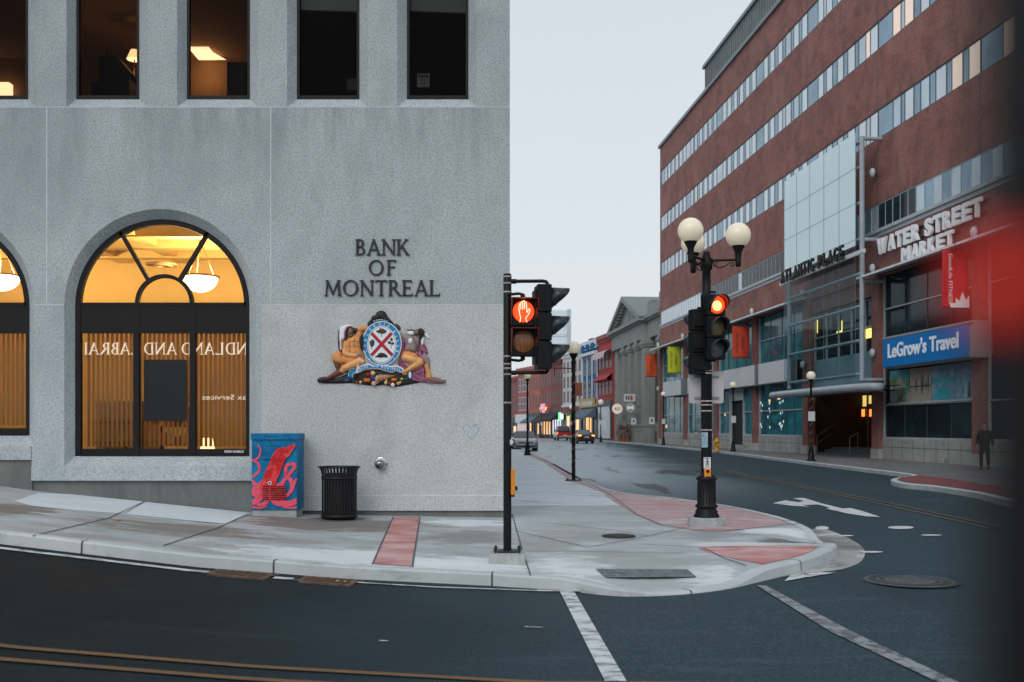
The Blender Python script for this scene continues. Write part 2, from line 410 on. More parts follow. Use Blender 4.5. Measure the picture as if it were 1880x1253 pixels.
def damp_sheen(m):
    # the long street's left lane is damp beyond the corner, sky sheen painted in as paler colour
    t = m.node_tree; b = t.nodes['Principled BSDF']; tc = t.nodes['Texture Coordinate']
    sp = _n(t, 'ShaderNodeSeparateXYZ'); t.links.new(tc.outputs['Object'], sp.inputs[0])
    nz = _n(t, 'ShaderNodeTexNoise'); nz.inputs['Scale'].default_value = .35; nz.inputs['Detail'].default_value = 5; mp = _n(t, 'ShaderNodeMapping'); mp.inputs['Scale'].default_value = (1, .35, 1)
    t.links.new(tc.outputs['Object'], mp.inputs[0]); t.links.new(mp.outputs[0], nz.inputs['Vector'])
    def M(op, a, b_, c=None):
        n = _n(t, 'ShaderNodeMath', operation=op)
        for k, v in enumerate((a, b_, c)):
            if v is None: continue
            if isinstance(v, (int, float)): n.inputs[k].default_value = v
            else: t.links.new(v, n.inputs[k])
        return n.outputs[0]
    def ss(v, a, b_):
        n = _n(t, 'ShaderNodeMapRange', interpolation_type='SMOOTHSTEP'); n.inputs[1].default_value = a; n.inputs[2].default_value = b_; t.links.new(v, n.inputs[0]); return n.outputs[0]
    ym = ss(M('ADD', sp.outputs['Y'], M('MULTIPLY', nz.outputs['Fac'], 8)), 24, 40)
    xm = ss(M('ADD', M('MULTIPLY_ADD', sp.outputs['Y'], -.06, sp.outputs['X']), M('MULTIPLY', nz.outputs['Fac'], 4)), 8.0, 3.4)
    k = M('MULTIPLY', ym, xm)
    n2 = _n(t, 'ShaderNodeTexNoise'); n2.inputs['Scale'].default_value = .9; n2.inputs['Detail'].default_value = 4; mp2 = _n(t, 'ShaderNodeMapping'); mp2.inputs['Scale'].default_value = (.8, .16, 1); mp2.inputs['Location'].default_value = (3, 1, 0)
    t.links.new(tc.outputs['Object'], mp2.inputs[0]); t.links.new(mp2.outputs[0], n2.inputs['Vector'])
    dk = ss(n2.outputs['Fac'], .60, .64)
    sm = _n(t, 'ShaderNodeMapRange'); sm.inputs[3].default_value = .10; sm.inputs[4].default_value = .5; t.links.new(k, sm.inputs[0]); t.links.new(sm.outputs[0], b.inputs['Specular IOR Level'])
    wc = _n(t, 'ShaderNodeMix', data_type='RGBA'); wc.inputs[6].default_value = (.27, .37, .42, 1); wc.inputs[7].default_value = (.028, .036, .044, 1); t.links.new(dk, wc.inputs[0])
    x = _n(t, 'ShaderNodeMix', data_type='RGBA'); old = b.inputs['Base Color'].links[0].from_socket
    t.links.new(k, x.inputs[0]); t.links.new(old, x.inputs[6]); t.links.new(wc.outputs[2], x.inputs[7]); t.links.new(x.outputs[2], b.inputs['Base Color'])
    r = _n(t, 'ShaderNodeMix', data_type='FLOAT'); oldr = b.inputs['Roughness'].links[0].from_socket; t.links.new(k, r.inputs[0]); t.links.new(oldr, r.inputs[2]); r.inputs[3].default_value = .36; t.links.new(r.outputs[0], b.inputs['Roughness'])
def vignette_tint(m):
    # lens vignetting painted into the asphalt colour: darker towards the left, paler in the junction
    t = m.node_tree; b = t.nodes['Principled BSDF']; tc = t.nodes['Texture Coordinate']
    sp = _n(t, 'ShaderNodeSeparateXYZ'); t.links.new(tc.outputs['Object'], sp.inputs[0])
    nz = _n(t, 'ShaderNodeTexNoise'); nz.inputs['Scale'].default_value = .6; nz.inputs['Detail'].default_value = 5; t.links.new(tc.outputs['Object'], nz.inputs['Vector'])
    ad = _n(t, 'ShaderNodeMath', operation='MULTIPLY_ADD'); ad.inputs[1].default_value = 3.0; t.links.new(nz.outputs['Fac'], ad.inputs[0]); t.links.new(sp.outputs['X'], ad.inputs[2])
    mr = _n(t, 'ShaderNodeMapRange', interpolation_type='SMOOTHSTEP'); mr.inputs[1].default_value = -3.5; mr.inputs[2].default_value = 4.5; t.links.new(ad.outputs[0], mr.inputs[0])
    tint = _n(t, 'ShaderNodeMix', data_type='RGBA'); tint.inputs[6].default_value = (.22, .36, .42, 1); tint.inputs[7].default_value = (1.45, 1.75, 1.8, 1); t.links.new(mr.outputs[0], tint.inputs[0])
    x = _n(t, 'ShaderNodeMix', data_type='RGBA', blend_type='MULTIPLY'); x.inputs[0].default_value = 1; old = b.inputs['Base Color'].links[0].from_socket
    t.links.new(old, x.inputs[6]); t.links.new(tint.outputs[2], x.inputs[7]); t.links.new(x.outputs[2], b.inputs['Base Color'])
vignette_tint(M_asph); damp_sheen(M_asph)
# ------------------------------------------------------------------ road: one sheet to the horizon
def axis(rng):
    o = []
    for a, b, s in rng:
        x = a
        while x < b-1e-6: o.append(x); x += s
    o.append(rng[-1][1]); return o
gx = axis([(-1500, -200, 325), (-200, -40, 40), (-40, -15, 2.5), (-15, 13, .25), (13, 40, 1.5), (40, 200, 32), (200, 1500, 325)])
gy = axis([(-300, -40, 65), (-40, -4, 4), (-4, 2, .5), (2, 30, .25), (30, 140, 5), (140, 400, 26), (400, 2200, 300)])
mb = MB(); nx = len(gx)
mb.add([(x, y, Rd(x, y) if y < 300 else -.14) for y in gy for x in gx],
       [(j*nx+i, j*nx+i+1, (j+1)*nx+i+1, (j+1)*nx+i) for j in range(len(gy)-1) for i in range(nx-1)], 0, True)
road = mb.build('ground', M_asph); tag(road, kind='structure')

# ------------------------------------------------------------------ near pavement in front of the bank
ktail = [gp(*p) for p in [(1110,1071),(1170,1073),(1250,1070),(1326,1062),(1402,1046),(1470,1030),(1515,1015),(1536,1003),(1528,991),(1504,980),(1475,964),(1431,949),(1380,937),(1326,927),(1236,914),(1170,908),(1128,901),(1090,888),(1056,872),(1015,850),(975,831)]]
kleft = [(-30, 12.0), (-14, 12.0), (-10, 12), (-6.2, 12.0), (-3.8, 12.0), (-1.97, 12.0), (.22, 12.0)]
kerb_path = kleft+ktail+[(0.1, 86), (-1.6, 118), (-4, 150)]
kp = [tuple(p) for p in dense([tuple(p) for p in smoothline(kerb_path, 4)], .22)]
# road-side surface of the straight street: damp, lighter asphalt lane sheet
def kerbs(path, name, fn_low):
    inner = offset(path, .17); mb = MB(); V = []; N = len(path)
    for i in range(N):
        (x, y), (x2, y2) = path[i], inner[i]
        r = fn_low(x, y); zt = Sw(x, y) if fn_low is Rd else .0
        e = .022
        ox, oy = x+(x-x2)/.17*.012, y+(y-y2)/.17*.012
        V += [(ox, oy, r-.02), (x, y, zt-e+.006), (x+(x2-x)*.13, y+(y2-y)*.13, zt+.006), (x2, y2, zt+.006)]
    mb.add(V, [(4*i+k, 4*i+4+k, 4*i+5+k, 4*i+1+k) for i in range(N-1) for k in range(3)], 0, False)
    # joints across the kerb
    acc = 0
    for i in range(N-1):
        a, b = Vector(path[i]), Vector(path[i+1]); acc += (b-a).length
        if acc > 2.4 and a.y < 40:
            acc = 0; q = [Vector(V[4*i+k]) for k in range(4)]; t = (b-a).normalized().to_3d()*.012
            nn = Vector((-(b-a).normalized().y, (b-a).normalized().x, 0))*-.002+Vector((0, 0, .002))
            for k in range(3): mb.add([q[k]+nn-t, q[k]+nn+t, q[k+1]+nn+t, q[k+1]+nn-t], [(0, 1, 2, 3)], 1)
    return tag(mb.build(name, [M_kerb, M_line]), kind='structure')
kerbs(kp, 'kerb', Rd)
walk = [tuple(p) for p in offset(kp, .165)]+[(-14, 150), (-13, 60), (-4, 60), (-3, 45), (-.2, 19.2), (-14, 19.2), (-30, 19.2)]
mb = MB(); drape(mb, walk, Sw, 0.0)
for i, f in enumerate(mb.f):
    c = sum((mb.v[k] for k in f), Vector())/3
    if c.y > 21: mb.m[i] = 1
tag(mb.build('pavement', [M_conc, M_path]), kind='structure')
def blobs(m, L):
    # damp and salt-dried patches with ragged edges, fixed to the paving, plus painted contact shade under bin and cabinet
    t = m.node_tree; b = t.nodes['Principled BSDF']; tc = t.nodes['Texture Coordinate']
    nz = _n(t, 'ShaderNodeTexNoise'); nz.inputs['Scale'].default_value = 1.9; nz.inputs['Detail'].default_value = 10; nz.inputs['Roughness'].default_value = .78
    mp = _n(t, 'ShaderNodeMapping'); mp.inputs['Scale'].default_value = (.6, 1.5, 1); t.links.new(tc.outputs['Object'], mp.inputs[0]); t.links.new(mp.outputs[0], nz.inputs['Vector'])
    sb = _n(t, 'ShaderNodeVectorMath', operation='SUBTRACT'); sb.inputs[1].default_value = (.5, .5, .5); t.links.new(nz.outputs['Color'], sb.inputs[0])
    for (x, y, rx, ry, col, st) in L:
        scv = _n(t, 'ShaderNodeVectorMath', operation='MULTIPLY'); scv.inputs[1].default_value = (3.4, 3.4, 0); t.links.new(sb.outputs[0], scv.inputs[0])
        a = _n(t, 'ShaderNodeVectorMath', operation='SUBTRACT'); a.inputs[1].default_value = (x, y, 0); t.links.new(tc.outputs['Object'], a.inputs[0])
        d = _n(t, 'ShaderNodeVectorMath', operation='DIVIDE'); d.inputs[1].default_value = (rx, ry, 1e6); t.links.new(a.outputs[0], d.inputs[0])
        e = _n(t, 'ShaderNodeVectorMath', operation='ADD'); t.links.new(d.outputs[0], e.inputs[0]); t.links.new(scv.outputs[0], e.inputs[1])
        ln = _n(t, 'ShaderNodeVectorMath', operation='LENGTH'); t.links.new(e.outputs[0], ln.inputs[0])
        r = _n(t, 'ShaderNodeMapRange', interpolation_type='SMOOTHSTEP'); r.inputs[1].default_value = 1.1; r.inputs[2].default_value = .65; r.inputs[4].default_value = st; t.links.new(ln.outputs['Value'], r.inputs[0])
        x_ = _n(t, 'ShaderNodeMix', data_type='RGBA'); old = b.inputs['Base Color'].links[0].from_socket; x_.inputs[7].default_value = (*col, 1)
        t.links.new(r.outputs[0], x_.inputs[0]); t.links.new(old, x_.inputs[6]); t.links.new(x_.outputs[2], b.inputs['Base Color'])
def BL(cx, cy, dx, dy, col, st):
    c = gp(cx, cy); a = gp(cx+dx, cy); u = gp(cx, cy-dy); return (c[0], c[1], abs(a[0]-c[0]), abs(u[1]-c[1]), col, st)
_w, _d, _g = (.80, .85, .88), (.15, .125, .105), (.20, .205, .205)
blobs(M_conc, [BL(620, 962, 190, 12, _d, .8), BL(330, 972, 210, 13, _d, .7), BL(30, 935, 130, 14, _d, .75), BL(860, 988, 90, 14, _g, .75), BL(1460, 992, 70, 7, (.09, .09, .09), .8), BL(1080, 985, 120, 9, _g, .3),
    BL(180, 1003, 300, 9, _w, .8), BL(620, 1022, 260, 15, _w, .7), BL(870, 1036, 110, 14, _w, .7), BL(860, 960, 90, 7, _w, .7), BL(622, 953, 55, 6, (.07, .06, .055), .7), BL(505, 946, 55, 5, (.07, .06, .055), .7), BL(1050, 1040, 70, 22, _w, .6), BL(1300, 1047, 60, 16, _w, .55), BL(1350, 1000, 110, 5, _w, .5), BL(1180, 1030, 150, 20, _g, .3), BL(1000, 1000, 60, 16, _d, .3), BL(1150, 940, 100, 9, _g, .3), BL(1420, 975, 70, 5, _w, .7), BL(1000, 895, 60, 12, _w, .4)])  # near-black brown blobs are painted contact shade below bin and cabinet
PV = lambda pts: [gp(x, y, Sw) for x, y in pts]
PR = lambda pts: [gp(x, y, Rd) for x, y in pts]
# red bands and pale slabs let into the pavement
mb = MB(); drape(mb, PV([(722,950),(771,950),(757,1041),(684,1036)]), Sw)
drape(mb, PV([(1281,1006),(1310,1004),(1400,1003),(1505,1003),(1475,1020),(1400,1037),(1340,1025),(1300,1015)]), Sw)
tag(mb.build('red_paving', M_red), kind='structure')
mb = MB(); drape(mb, PV([(1130,905),(1236,917),(1326,931),(1395,945),(1452,962),(1400,968),(1335,976),(1275,974),(1215,963),(1176,950),(1150,935),(1125,920),(1110,908)]), Sw)
drape(mb, PV([(1000,851),(1016,852),(1060,876),(1092,890),(1124,904),(1140,915),(1096,901),(1050,884)]), Sw)
drape(mb, PV([(951,826),(975,833),(1012,851),(996,849)]), Sw)
tag(mb.build('red_paving_border', M_pink), kind='structure')
mb = MB(); drape(mb, PV([(71,906),(130,908),(205,914),(265,922),(225,944),(140,938),(60,930),(26,921)]), Sw)
drape(mb, PV([(267,922.3),(360,932),(460,942),(416,963),(330,955),(230,945)]), Sw)
tag(mb.build('pale_slab', M_snow), kind='structure')
# scored joints
mb = MB()
for a, b in [((265,922),(200,952)),((200,952),(60,985)),((455,945),(400,970)),((400,970),(300,1003)),((722,950),(684,1037)),((771,950),(757,1042)),((700,908+45),(1,1))][:-1]:
    ribbon(mb, dense(PV([a, b]), .2), .022, Sw, .009)
for pts in [[(940,945),(957,1005),(974,1058)],[(600,980),(1,1)][:1]*2,[(1000,960),(1130,975),(1190,985),(1300,960)],[(945,975),(1080,1006),(1190,985)],[(1060,876),(1125,912),(1170,946),(1215,966),(1300,978),(1400,970),(1470,962)],
            [(1176,1000),(1290,1006),(1330,1026),(1370,1040)],[(940,1012),(1100,1014),(1260,1016)]]:
    if pts[0] == pts[1]: continue
    ribbon(mb, dense(PV(pts), .2), .018, Sw, .010)
for k in range(9):
    y = 21.5+k*3.1; ribbon(mb, dense([(-.4, y), (1.2 if y > 40 else 2.0, y+.05)], .4), .025, Sw, .010)
tag(mb.build('pavement_joints', M_line), kind='structure')
# tactile strip of raised domes on the ramp, oval cover
tp = PV([(1094,1046),(1262,1047),(1279,1061),(1112,1062)])
mb = MB(); drape(mb, tp, Sw, .010)
A, B, C_, D_ = (Vector(p) for p in tp)
for i in range(30):
    for j in range(5):
        u, v = (i+.5)/30, (j+.5)/5; p = (A*(1-u)+B*u)*(1-v)+(D_*(1-u)+C_*u)*v
        z = Sw(p.x, p.y)+.010; mb.lathe([(.017, 0), (.011, .007)], (p.x, p.y, z), 8)
tag(mb.build('tactile_plate', mat('grey_tactile_iron', (.13, .15, .165), .6, var=.35, scale=10, bump=.3)), 'dark ribbed tactile plate set in the corner kerb ramp', 'tactile plate')
c = Vector(gp(1136, 985, Sw)); mb = MB()
mb.M = Matrix.Translation((c.x, c.y, Sw(c.x, c.y)+.007))
mb.lathe([(.27, -.004), (.27, .004), (.25, .006), (.0, .006)], n=28, cap=False)
for i in range(-6, 7):
    hw = math.sqrt(max(0, .24**2-(i*.037)**2)); mb.box(-hw, hw, i*.037-.010, i*.037+.010, .006, .013)
tag(mb.build('access_cover', M_iron, origin=(c.x, c.y, 0)), 'small round iron access cover in the grey pavement', 'access cover')
# gutter apron at the corner and along the ramp
mb = MB(); ap = PR([(1500,970),(1525,975),(1560,990),(1583,1005),(1588,1018),(1578,1034),(1545,1046),(1500,1052),(1430,1060),(1330,1072),(1230,1080),(1100,1084),(975,1078),(975,1064)])
apin = [(x, y) for x, y in reversed([p for p in kp if .25 < p[0] < 5.6 and p[1] < 17.2 and (p[0] > 1.5 or p[1] < 13)])]
drape(mb, [tuple(p) for p in smoothline(ap[:-2], 3)]+[(.3, 11.72), (.3, 12.1), (2, 12.3), (3.5, 12.8), (4.4, 14.2), (4.6, 16.6)], Rd, .005)
tag(mb.build('gutter_apron', M_apron), kind='structure')
# painted lines
mb = MB()
ribbon(mb, dense([(-14, 11.72), (-3.55, 11.66)], .25), .13, Rd, .012)
ribbon(mb, dense([(-2.78, 11.62), (-2.55, 11.62)], .1), .14, Rd, .012)
ribbon(mb, dense([gp(*p, Rd) for p in [(612,1068),(700,1074),(800,1080),(950,1085),(1100,1088),(1230,1084)]], .25), .06, Rd, .013)
drape(mb, PR([(1440,1069),(1480,1062),(1536,1053),(1500,1052),(1452,1058)]), Rd, .013)
tag(mb.build('kerbside_line', M_white), kind='structure')
mb = MB(); drape(mb, PR([(1028,1088),(1054,1088),(1152,1256),(1112,1256)]), Rd, .012)
tag(mb.build('crosswalk_line', M_white), kind='structure')
mb = MB(); drape(mb, PR([(1390,1077),(1406,1077),(1560,1160),(1765,1258),(1728,1258),(1525,1162)]), Rd, .012)
tag(mb.build('worn_crosswalk_line', M_white2), kind='structure')
mb = MB()
for d in (0, -.36): ribbon(mb, dense([(-14, 7.72+d), (1.0, 7.52+d), (3, 7.4+d)], .25), .085, Rd, .012)
tag(mb.build('yellow_centre_line', M_yel), kind='structure')
mb = MB()
ylp = PR([(1315,862),(1362,874),(1500,902),(1634,930),(1815,972)])
ribbon(mb, dense(ylp, .5), .09, Rd, .012); ribbon(mb, dense(offset(ylp, .28), .5), .09, Rd, .012)
tag(mb.build('street_centre_line', M_yel2), kind='structure')
arrow = [(605,178),(640,168),(672,160),(690,165),(735,172),(765,165),(705,150),(745,147),(770,150),(800,160),(850,178),(960,208),(1000,205),(1060,222),(1152,256),(1080,252),(985,236),(875,208),(895,204),(835,185),(755,188),(795,198),(700,192)]
mb = MB(); drape(mb, PR([(1200+x*.3617, 860+(203+(y-203)*.9-(x-880)*.0)*.3617) for x, y in arrow]), Rd, .012, sp=.5)
M_arrow = layered('arrow_paint', (.62, .66, .68), [((.30, .33, .35), 4, .5, .65, .6, (1,1,1), .5)], rough=.6)
tag(mb.build('road_arrow', M_arrow), kind='structure')
mb = MB()
for (a, b, y, h) in [(1630,1678,970,4),(1690,1730,984,1.6),(1575,1622,1015,2.2),(1497,1522,971,5),(1540,1568,985,1.6)]:
    drape(mb, PR([(a+(b-a)*(.5-.5*math.cos(q)), y+.7*h*math.sin(q)) for q in [k*2*math.pi/14 for k in range(14)]][::-1]), Rd, .012, sp=.6)
tag(mb.build('lane_dashes', M_arrow), kind='structure')
# flecks of litter and paint on the near asphalt are part of the surface
mb = MB()
for (px, py, s) in [(980,1153,.05),(704,1178,.025),(1530,1038,.035),(757,925-15,.01)][:3]:
    x, y = gp(px, py, Rd); drape(mb, [(x+s*math.cos(t)*2, y+s*math.sin(t)*.7) for t in (0, 1.2, 2.1, 3.2, 4.4, 5.3)], Rd, .008)
tag(mb.build('paint_flecks', M_white), kind='structure')
# manhole
c = Vector(gp(1670, 1067, Rd)); mb = MB(Matrix.Translation((c.x, c.y, Rd(c.x, c.y)+.008)))
for r0, r1, z in [(.54, .50, .0), (.40, .37, .001), (.31, .29, .001)]: mb.lathe([(r0, z), (r0-.01, z+.004), (r1, z+.004), (r1-.01, z)], n=40, mi=0, cap=False)
mb.lathe([(.58, -.002), (.001, -.002)], n=40, mi=1, cap=False); mb.lathe([(.28, -.001), (.27, .002), (.001, .003)], n=40, mi=2, cap=False)
for i in range(-4, 5):
    hw = math.sqrt(.26**2-(i*.055)**2); mb.box(-hw, hw, i*.055-.007, i*.055+.007, .002, .006, 0)
M_ironl = mat('worn_iron', (.085, .10, .108), .5, metal=.3, var=.3, scale=9, bump=.3)
tag(mb.build('manhole_cover', [M_ironl, mat('manhole_frame', (.03, .041, .047), .7, var=.3, scale=10), mat('manhole_lid', (.115, .13, .14), .55, var=.3, scale=10)], origin=(c.x, c.y, 0)), 'round ringed manhole cover in the dark asphalt', 'manhole cover')
# two rusty storm grates against the kerb
def grate(x0, x1, label):
    cy = 11.66; cx = (x0+x1)/2; th = math.atan2(Rd(x1, cy)-Rd(x0, cy), x1-x0)
    mb = MB(Matrix.Translation((cx, cy, Rd(cx, cy)+.010)) @ Matrix.Rotation(-th, 4, 'Y')); L = (x1-x0)/2
    mb.box(-L, L, -.20, .20, -.03, -.004, 1)
    for s in (-1, 1): mb.box(-L, L, s*.20-.02, s*.20+.02, -.01, .010); mb.box(s*L-.02, s*L+.02, -.18, .18, -.01, .009)
    n = 7
    for i in range(n+1):
        x = -L+2*L*i/n; mb.add([(x-.1, -.18, .008), (x-.06, -.18, .008), (x+.1, .18, .008), (x+.06, .18, .008)], [(0, 1, 2, 3)], 2)
    tag(mb.build('storm_grate', [M_rust, M_iron, M_yel], origin=(cx, cy, 0)), label, 'storm grate', 'rusty storm grates along the kerb')
grate(-3.5, -2.85, 'rusty storm grate by the kerb, left one'); grate(-2.45, -1.85, 'rusty storm grate by the kerb, right one')
# orange survey dot
x, y = gp(216, 956, Sw); mb = MB(Matrix.Translation((x, y, Sw(x, y)+.008))); mb.lathe([(.06, 0), (.05, .006), (.001, .007)], n=20, cap=False)
tag(mb.build('valve_cap', mat('orange_paint', (.55, .2, .04), .5)), 'small orange valve cap in the sloping pavement', 'valve cap')

# ------------------------------------------------------------------ far side pavement of the long street
S1 = lambda x, y: 0.0
fk = [gp(*p, S1) for p in [(1120,810.5),(1180,815),(1313,828),(1430,842),(1560,857.5),(1640,867),(1668,871),(1672,874),(1650,877),(1636,880),(1640,884),(1660,888),(1713,893),(1790,904),(1900,924)]]
fk = [(8.5, 175), (10.8, 145)]+fk+[(13.5, 17), (20, 16), (40, 16)]
fkp = [tuple(p) for p in dense([tuple(p) for p in smoothline(fk, 3)], .4)]
fkr = list(reversed(fkp))
def farkerb():
    inner = offset(fkp, .18); inner = inner if inner[30][0] > fkp[30][0] else offset(fkp, -.18); mb = MB(); V = []
    for (x, y), (x2, y2) in zip(fkp, inner): V += [(x, y, -.2), (x, y, -.012), (x+(x2-x)*.15, y+(y2-y)*.15, .004), (x2, y2, .004)]
    mb.add(V, [(4*i+k+1, 4*i+5+k, 4*i+4+k, 4*i+k) for i in range(len(fkp)-1) for k in range(3)], 0); return mb, inner
mb, inner = farkerb(); tag(mb.build('far_kerb', M_kerb), kind='structure')
mb = MB(); drape(mb, [tuple(p) for p in inner]+[(40, 40), (22, 45), (17, 100), (13, 175)], S1, 0, sp=1.2, ymax=400)
M_farwalk = layered('brown_grey_pavement', (.15, .155, .16), [((.22, .23, .24), .6, .45, .7, .7, (1,1,1), .4), ((.17, .10, .10), .5, .5, .68, .6, (1,1,1), .5)], rough=.7)
tag(mb.build('far_pavement', M_farwalk), kind='structure')
mb = MB(); drape(mb, [gp(*p, S1) for p in [(1655,877),(1690,873),(1760,882),(1900,905),(1900,920),(1790,901),(1713,890),(1665,885),(1648,881)]], S1, .008, sp=1)
tag(mb.build('dark_red_paving', M_brick_red), kind='structure')
# ------------------------------------------------------------------ the bank
FY = 18.28
M_bank = layered('bank_concrete', (.50, .55, .575), [((.33, .38, .405), .42, .42, .68, .8, (1,1,.55), .5), ((.26, .30, .32), 1.5, .52, .72, .45, (1,1,.5), .6),
                 ((.60, .62, .62), .8, .55, .7, .45, (1,1,1), .4), ((.26, .30, .32), 30, .45, .60, .72, (1,1,1), 0), ((.13, .15, .16), 21, .62, .70, .5, (1,1,1), 0), ((.68, .72, .73), 38, .54, .66, .5, (1,1,1), 0)], rough=.85, bump=.6, bscale=70)
M_bankb = layered('lower_bank_concrete', (.54, .565, .57), [((.66, .675, .67), .7, .45, .66, .7, (1,1,1), .4), ((.30, .28, .25), .9, .55, .72, .4, (1,1,.6), .6),
                 ((.33, .335, .33), 30, .46, .61, .62, (1,1,1), 0), ((.14, .14, .14), 21, .62, .70, .5, (1,1,1), 0), ((.74, .75, .75), 38, .54, .66, .5, (1,1,1), 0)], rough=.85, bump=.6, bscale=70)
M_base = layered('dark_base_concrete', (.15, .16, .155), [((.22, .23, .22), .7, .45, .65, .8, (1,1,1), .6), ((.09, .095, .09), 1.1, .5, .7, .6, (2,1,.4), .4), ((.33,.33,.31), 2.5, .66, .72, .6, (1,1,1), .5)], rough=.9, bump=.3)
def sillstain(m):
    t = m.node_tree; b = t.nodes['Principled BSDF']; tc = t.nodes['Texture Coordinate']; sp = _n(t, 'ShaderNodeSeparateXYZ'); t.links.new(tc.outputs['Object'], sp.inputs[0])
    nz = _n(t, 'ShaderNodeTexNoise'); nz.inputs['Scale'].default_value = 1.1; nz.inputs['Detail'].default_value = 8; nz.inputs['Roughness'].default_value = .7; mp = _n(t, 'ShaderNodeMapping'); mp.inputs['Scale'].default_value = (1.6, 1, .35)
    t.links.new(tc.outputs['Object'], mp.inputs[0]); t.links.new(mp.outputs[0], nz.inputs['Vector'])
    mr = _n(t, 'ShaderNodeMapRange'); mr.inputs[1].default_value = 5.2; mr.inputs[2].default_value = 7.45; t.links.new(sp.outputs['Z'], mr.inputs[0])
    lt = _n(t, 'ShaderNodeMath', operation='LESS_THAN'); lt.inputs[1].default_value = 7.47; t.links.new(sp.outputs['Z'], lt.inputs[0])
    m1 = _n(t, 'ShaderNodeMath', operation='MULTIPLY'); t.links.new(mr.outputs[0], m1.inputs[0]); t.links.new(lt.outputs[0], m1.inputs[1])
    th = _n(t, 'ShaderNodeMapRange'); th.inputs[1].default_value = .42; th.inputs[2].default_value = .66; t.links.new(nz.outputs['Fac'], th.inputs[0])
    m2 = _n(t, 'ShaderNodeMath', operation='MULTIPLY'); t.links.new(m1.outputs[0], m2.inputs[0]); t.links.new(th.outputs[0], m2.inputs[1])
    m3 = _n(t, 'ShaderNodeMath', operation='MULTIPLY'); m3.inputs[1].default_value = .8; t.links.new(m2.outputs[0], m3.inputs[0])
    x = _n(t, 'ShaderNodeMix', data_type='RGBA'); old = b.inputs['Base Color'].links[0].from_socket; x.inputs[7].default_value = (.23, .275, .29, 1)
    t.links.new(m3.outputs[0], x.inputs[0]); t.links.new(old, x.inputs[6]); t.links.new(x.outputs[2], b.inputs['Base Color'])
sillstain(M_bank)
M_seal = mat('joint_sealant', (.60, .655, .68), .7, var=.1)
M_black = mat('black_metal', (.008, .0075, .009), .5, var=.2, scale=6, spec=.25)
M_pane = glassy('window_glass', (.97, .97, .97), .03)
M_pane2 = glassy('dark_window_glass', (.62, .60, .58), .01, gl_tint=.3)
BW = Matrix(((1, 0, 0, 0), (0, 0, -1, FY), (0, 1, 0, 0), (0, 0, 0, 1)))      # x = X, y = height, z = towards the street
bank = thing('bank_building', 'pale precast concrete bank with arched and tall chamfered windows', 'building', (-7, FY, 0))
px = lambda p, Y=FY: (p-CX)*Y/F
pz = lambda p, Y=FY: EYE-(p-HY)*Y/F
RD = .2; GY = FY+RD
uppers = [(-62, 52), (140, 256), (343, 459), (545, 660), (747, 860), (-265, -150)]
def upper_loops(a, b):
    o = [(px(a-18), pz(197)), (px(b+15), pz(197)), (px(b+15), 10.6), (px(a-18), 10.6)]
    i = [(px(a, GY), pz(183, GY)), (px(b, GY), pz(183, GY)), (px(b, GY), 10.45), (px(a, GY), 10.45)]
    return o, i
def arch_loops(dx, zo, zi):
    cx, cz, r = px(294)+dx, pz(560), 1.76; ci, czi, ri = px(298, GY)+dx, pz(563, GY), 1.618
    n = 36
    o = [(cx-r, zo), (cx+r, zo)]+[(cx+r*math.cos(math.pi*k/n), cz+r*math.sin(math.pi*k/n)) for k in range(n+1)]
    i = [(ci-ri, zi), (ci+ri, zi)]+[(ci+ri*math.cos(math.pi*k/n), czi+ri*math.sin(math.pi*k/n)) for k in range(n+1)]
    return o, i, (ci, czi, ri)
DXL = -4.08
arches = [(0, pz(857), pz(838, GY)), (DXL, pz(820), pz(800, GY)), (2*DXL, pz(783), pz(762, GY))]
holes = []; mb = MB(BW); rev = MB(BW)
for a, b in uppers:
    o, i = upper_loops(a, b); holes.append(o)
for a in arches:
    o, i, c = arch_loops(*a); holes.append(o)
XR = px(936); zb = pz(938)
outer = [(-18, pz(820)), (px(58), pz(820)), (px(58), pz(857)), (px(463), pz(857)), (px(463), zb), (XR, zb), (XR, 12.5), (-18, 12.5)]
# nudge the outline clear of the holes
ZJ = pz(560)
mb.flat([(-18, ZJ), (XR, ZJ), (XR, 12.5), (-18, 12.5)], 0, 0, [])if False else None
outer[0] = (-18, pz(820)-.001); outer[1] = (px(58), pz(820)-.001); outer[2] = (px(58), pz(857)-.001); outer[3] = (px(463), pz(857)-.001)
holes[-3] = [(x, max(z, pz(857)+.0)) for x, z in holes[-3]]
vs, tr = trimesh(outer, holes)
mb.add([(x, z, 0) for x, z in vs], tr, 0)
for i, t in enumerate(mb.f):
    c = sum((mb.v[k] for k in t), Vector())/3
for a, b in uppers:
    o, i = upper_loops(a, b); k = 4
    rev.add([(x, z, 0) for x, z in o]+[(x, z, -RD) for x, z in i], [(j, (j+1) % k, k+(j+1) % k, k+j) for j in range(k)][::1], 0)
for a in arches:
    o, i, c = arch_loops(*a); k = len(o)
    rev.add([(x, z, 0) for x, z in o]+[(x, z, -RD) for x, z in i], [(j, (j+1) % k, k+(j+1) % k, k+j) for j in range(k)], 0, False)
wall = mb.build('front_wall', [M_bank], bank); rev.build('window_reveal', M_bank, bank)
# lower, paler wall panel right of the arched window (below the horizontal joint), 3 mm proud
mb = MB(BW)
mb.box(px(480), XR, pz(909), ZJ-.01, 0, .003); mb.box(px(480), XR, zb, pz(911), 0, .003)
mb.build('lower_panel', M_bankb, bank)
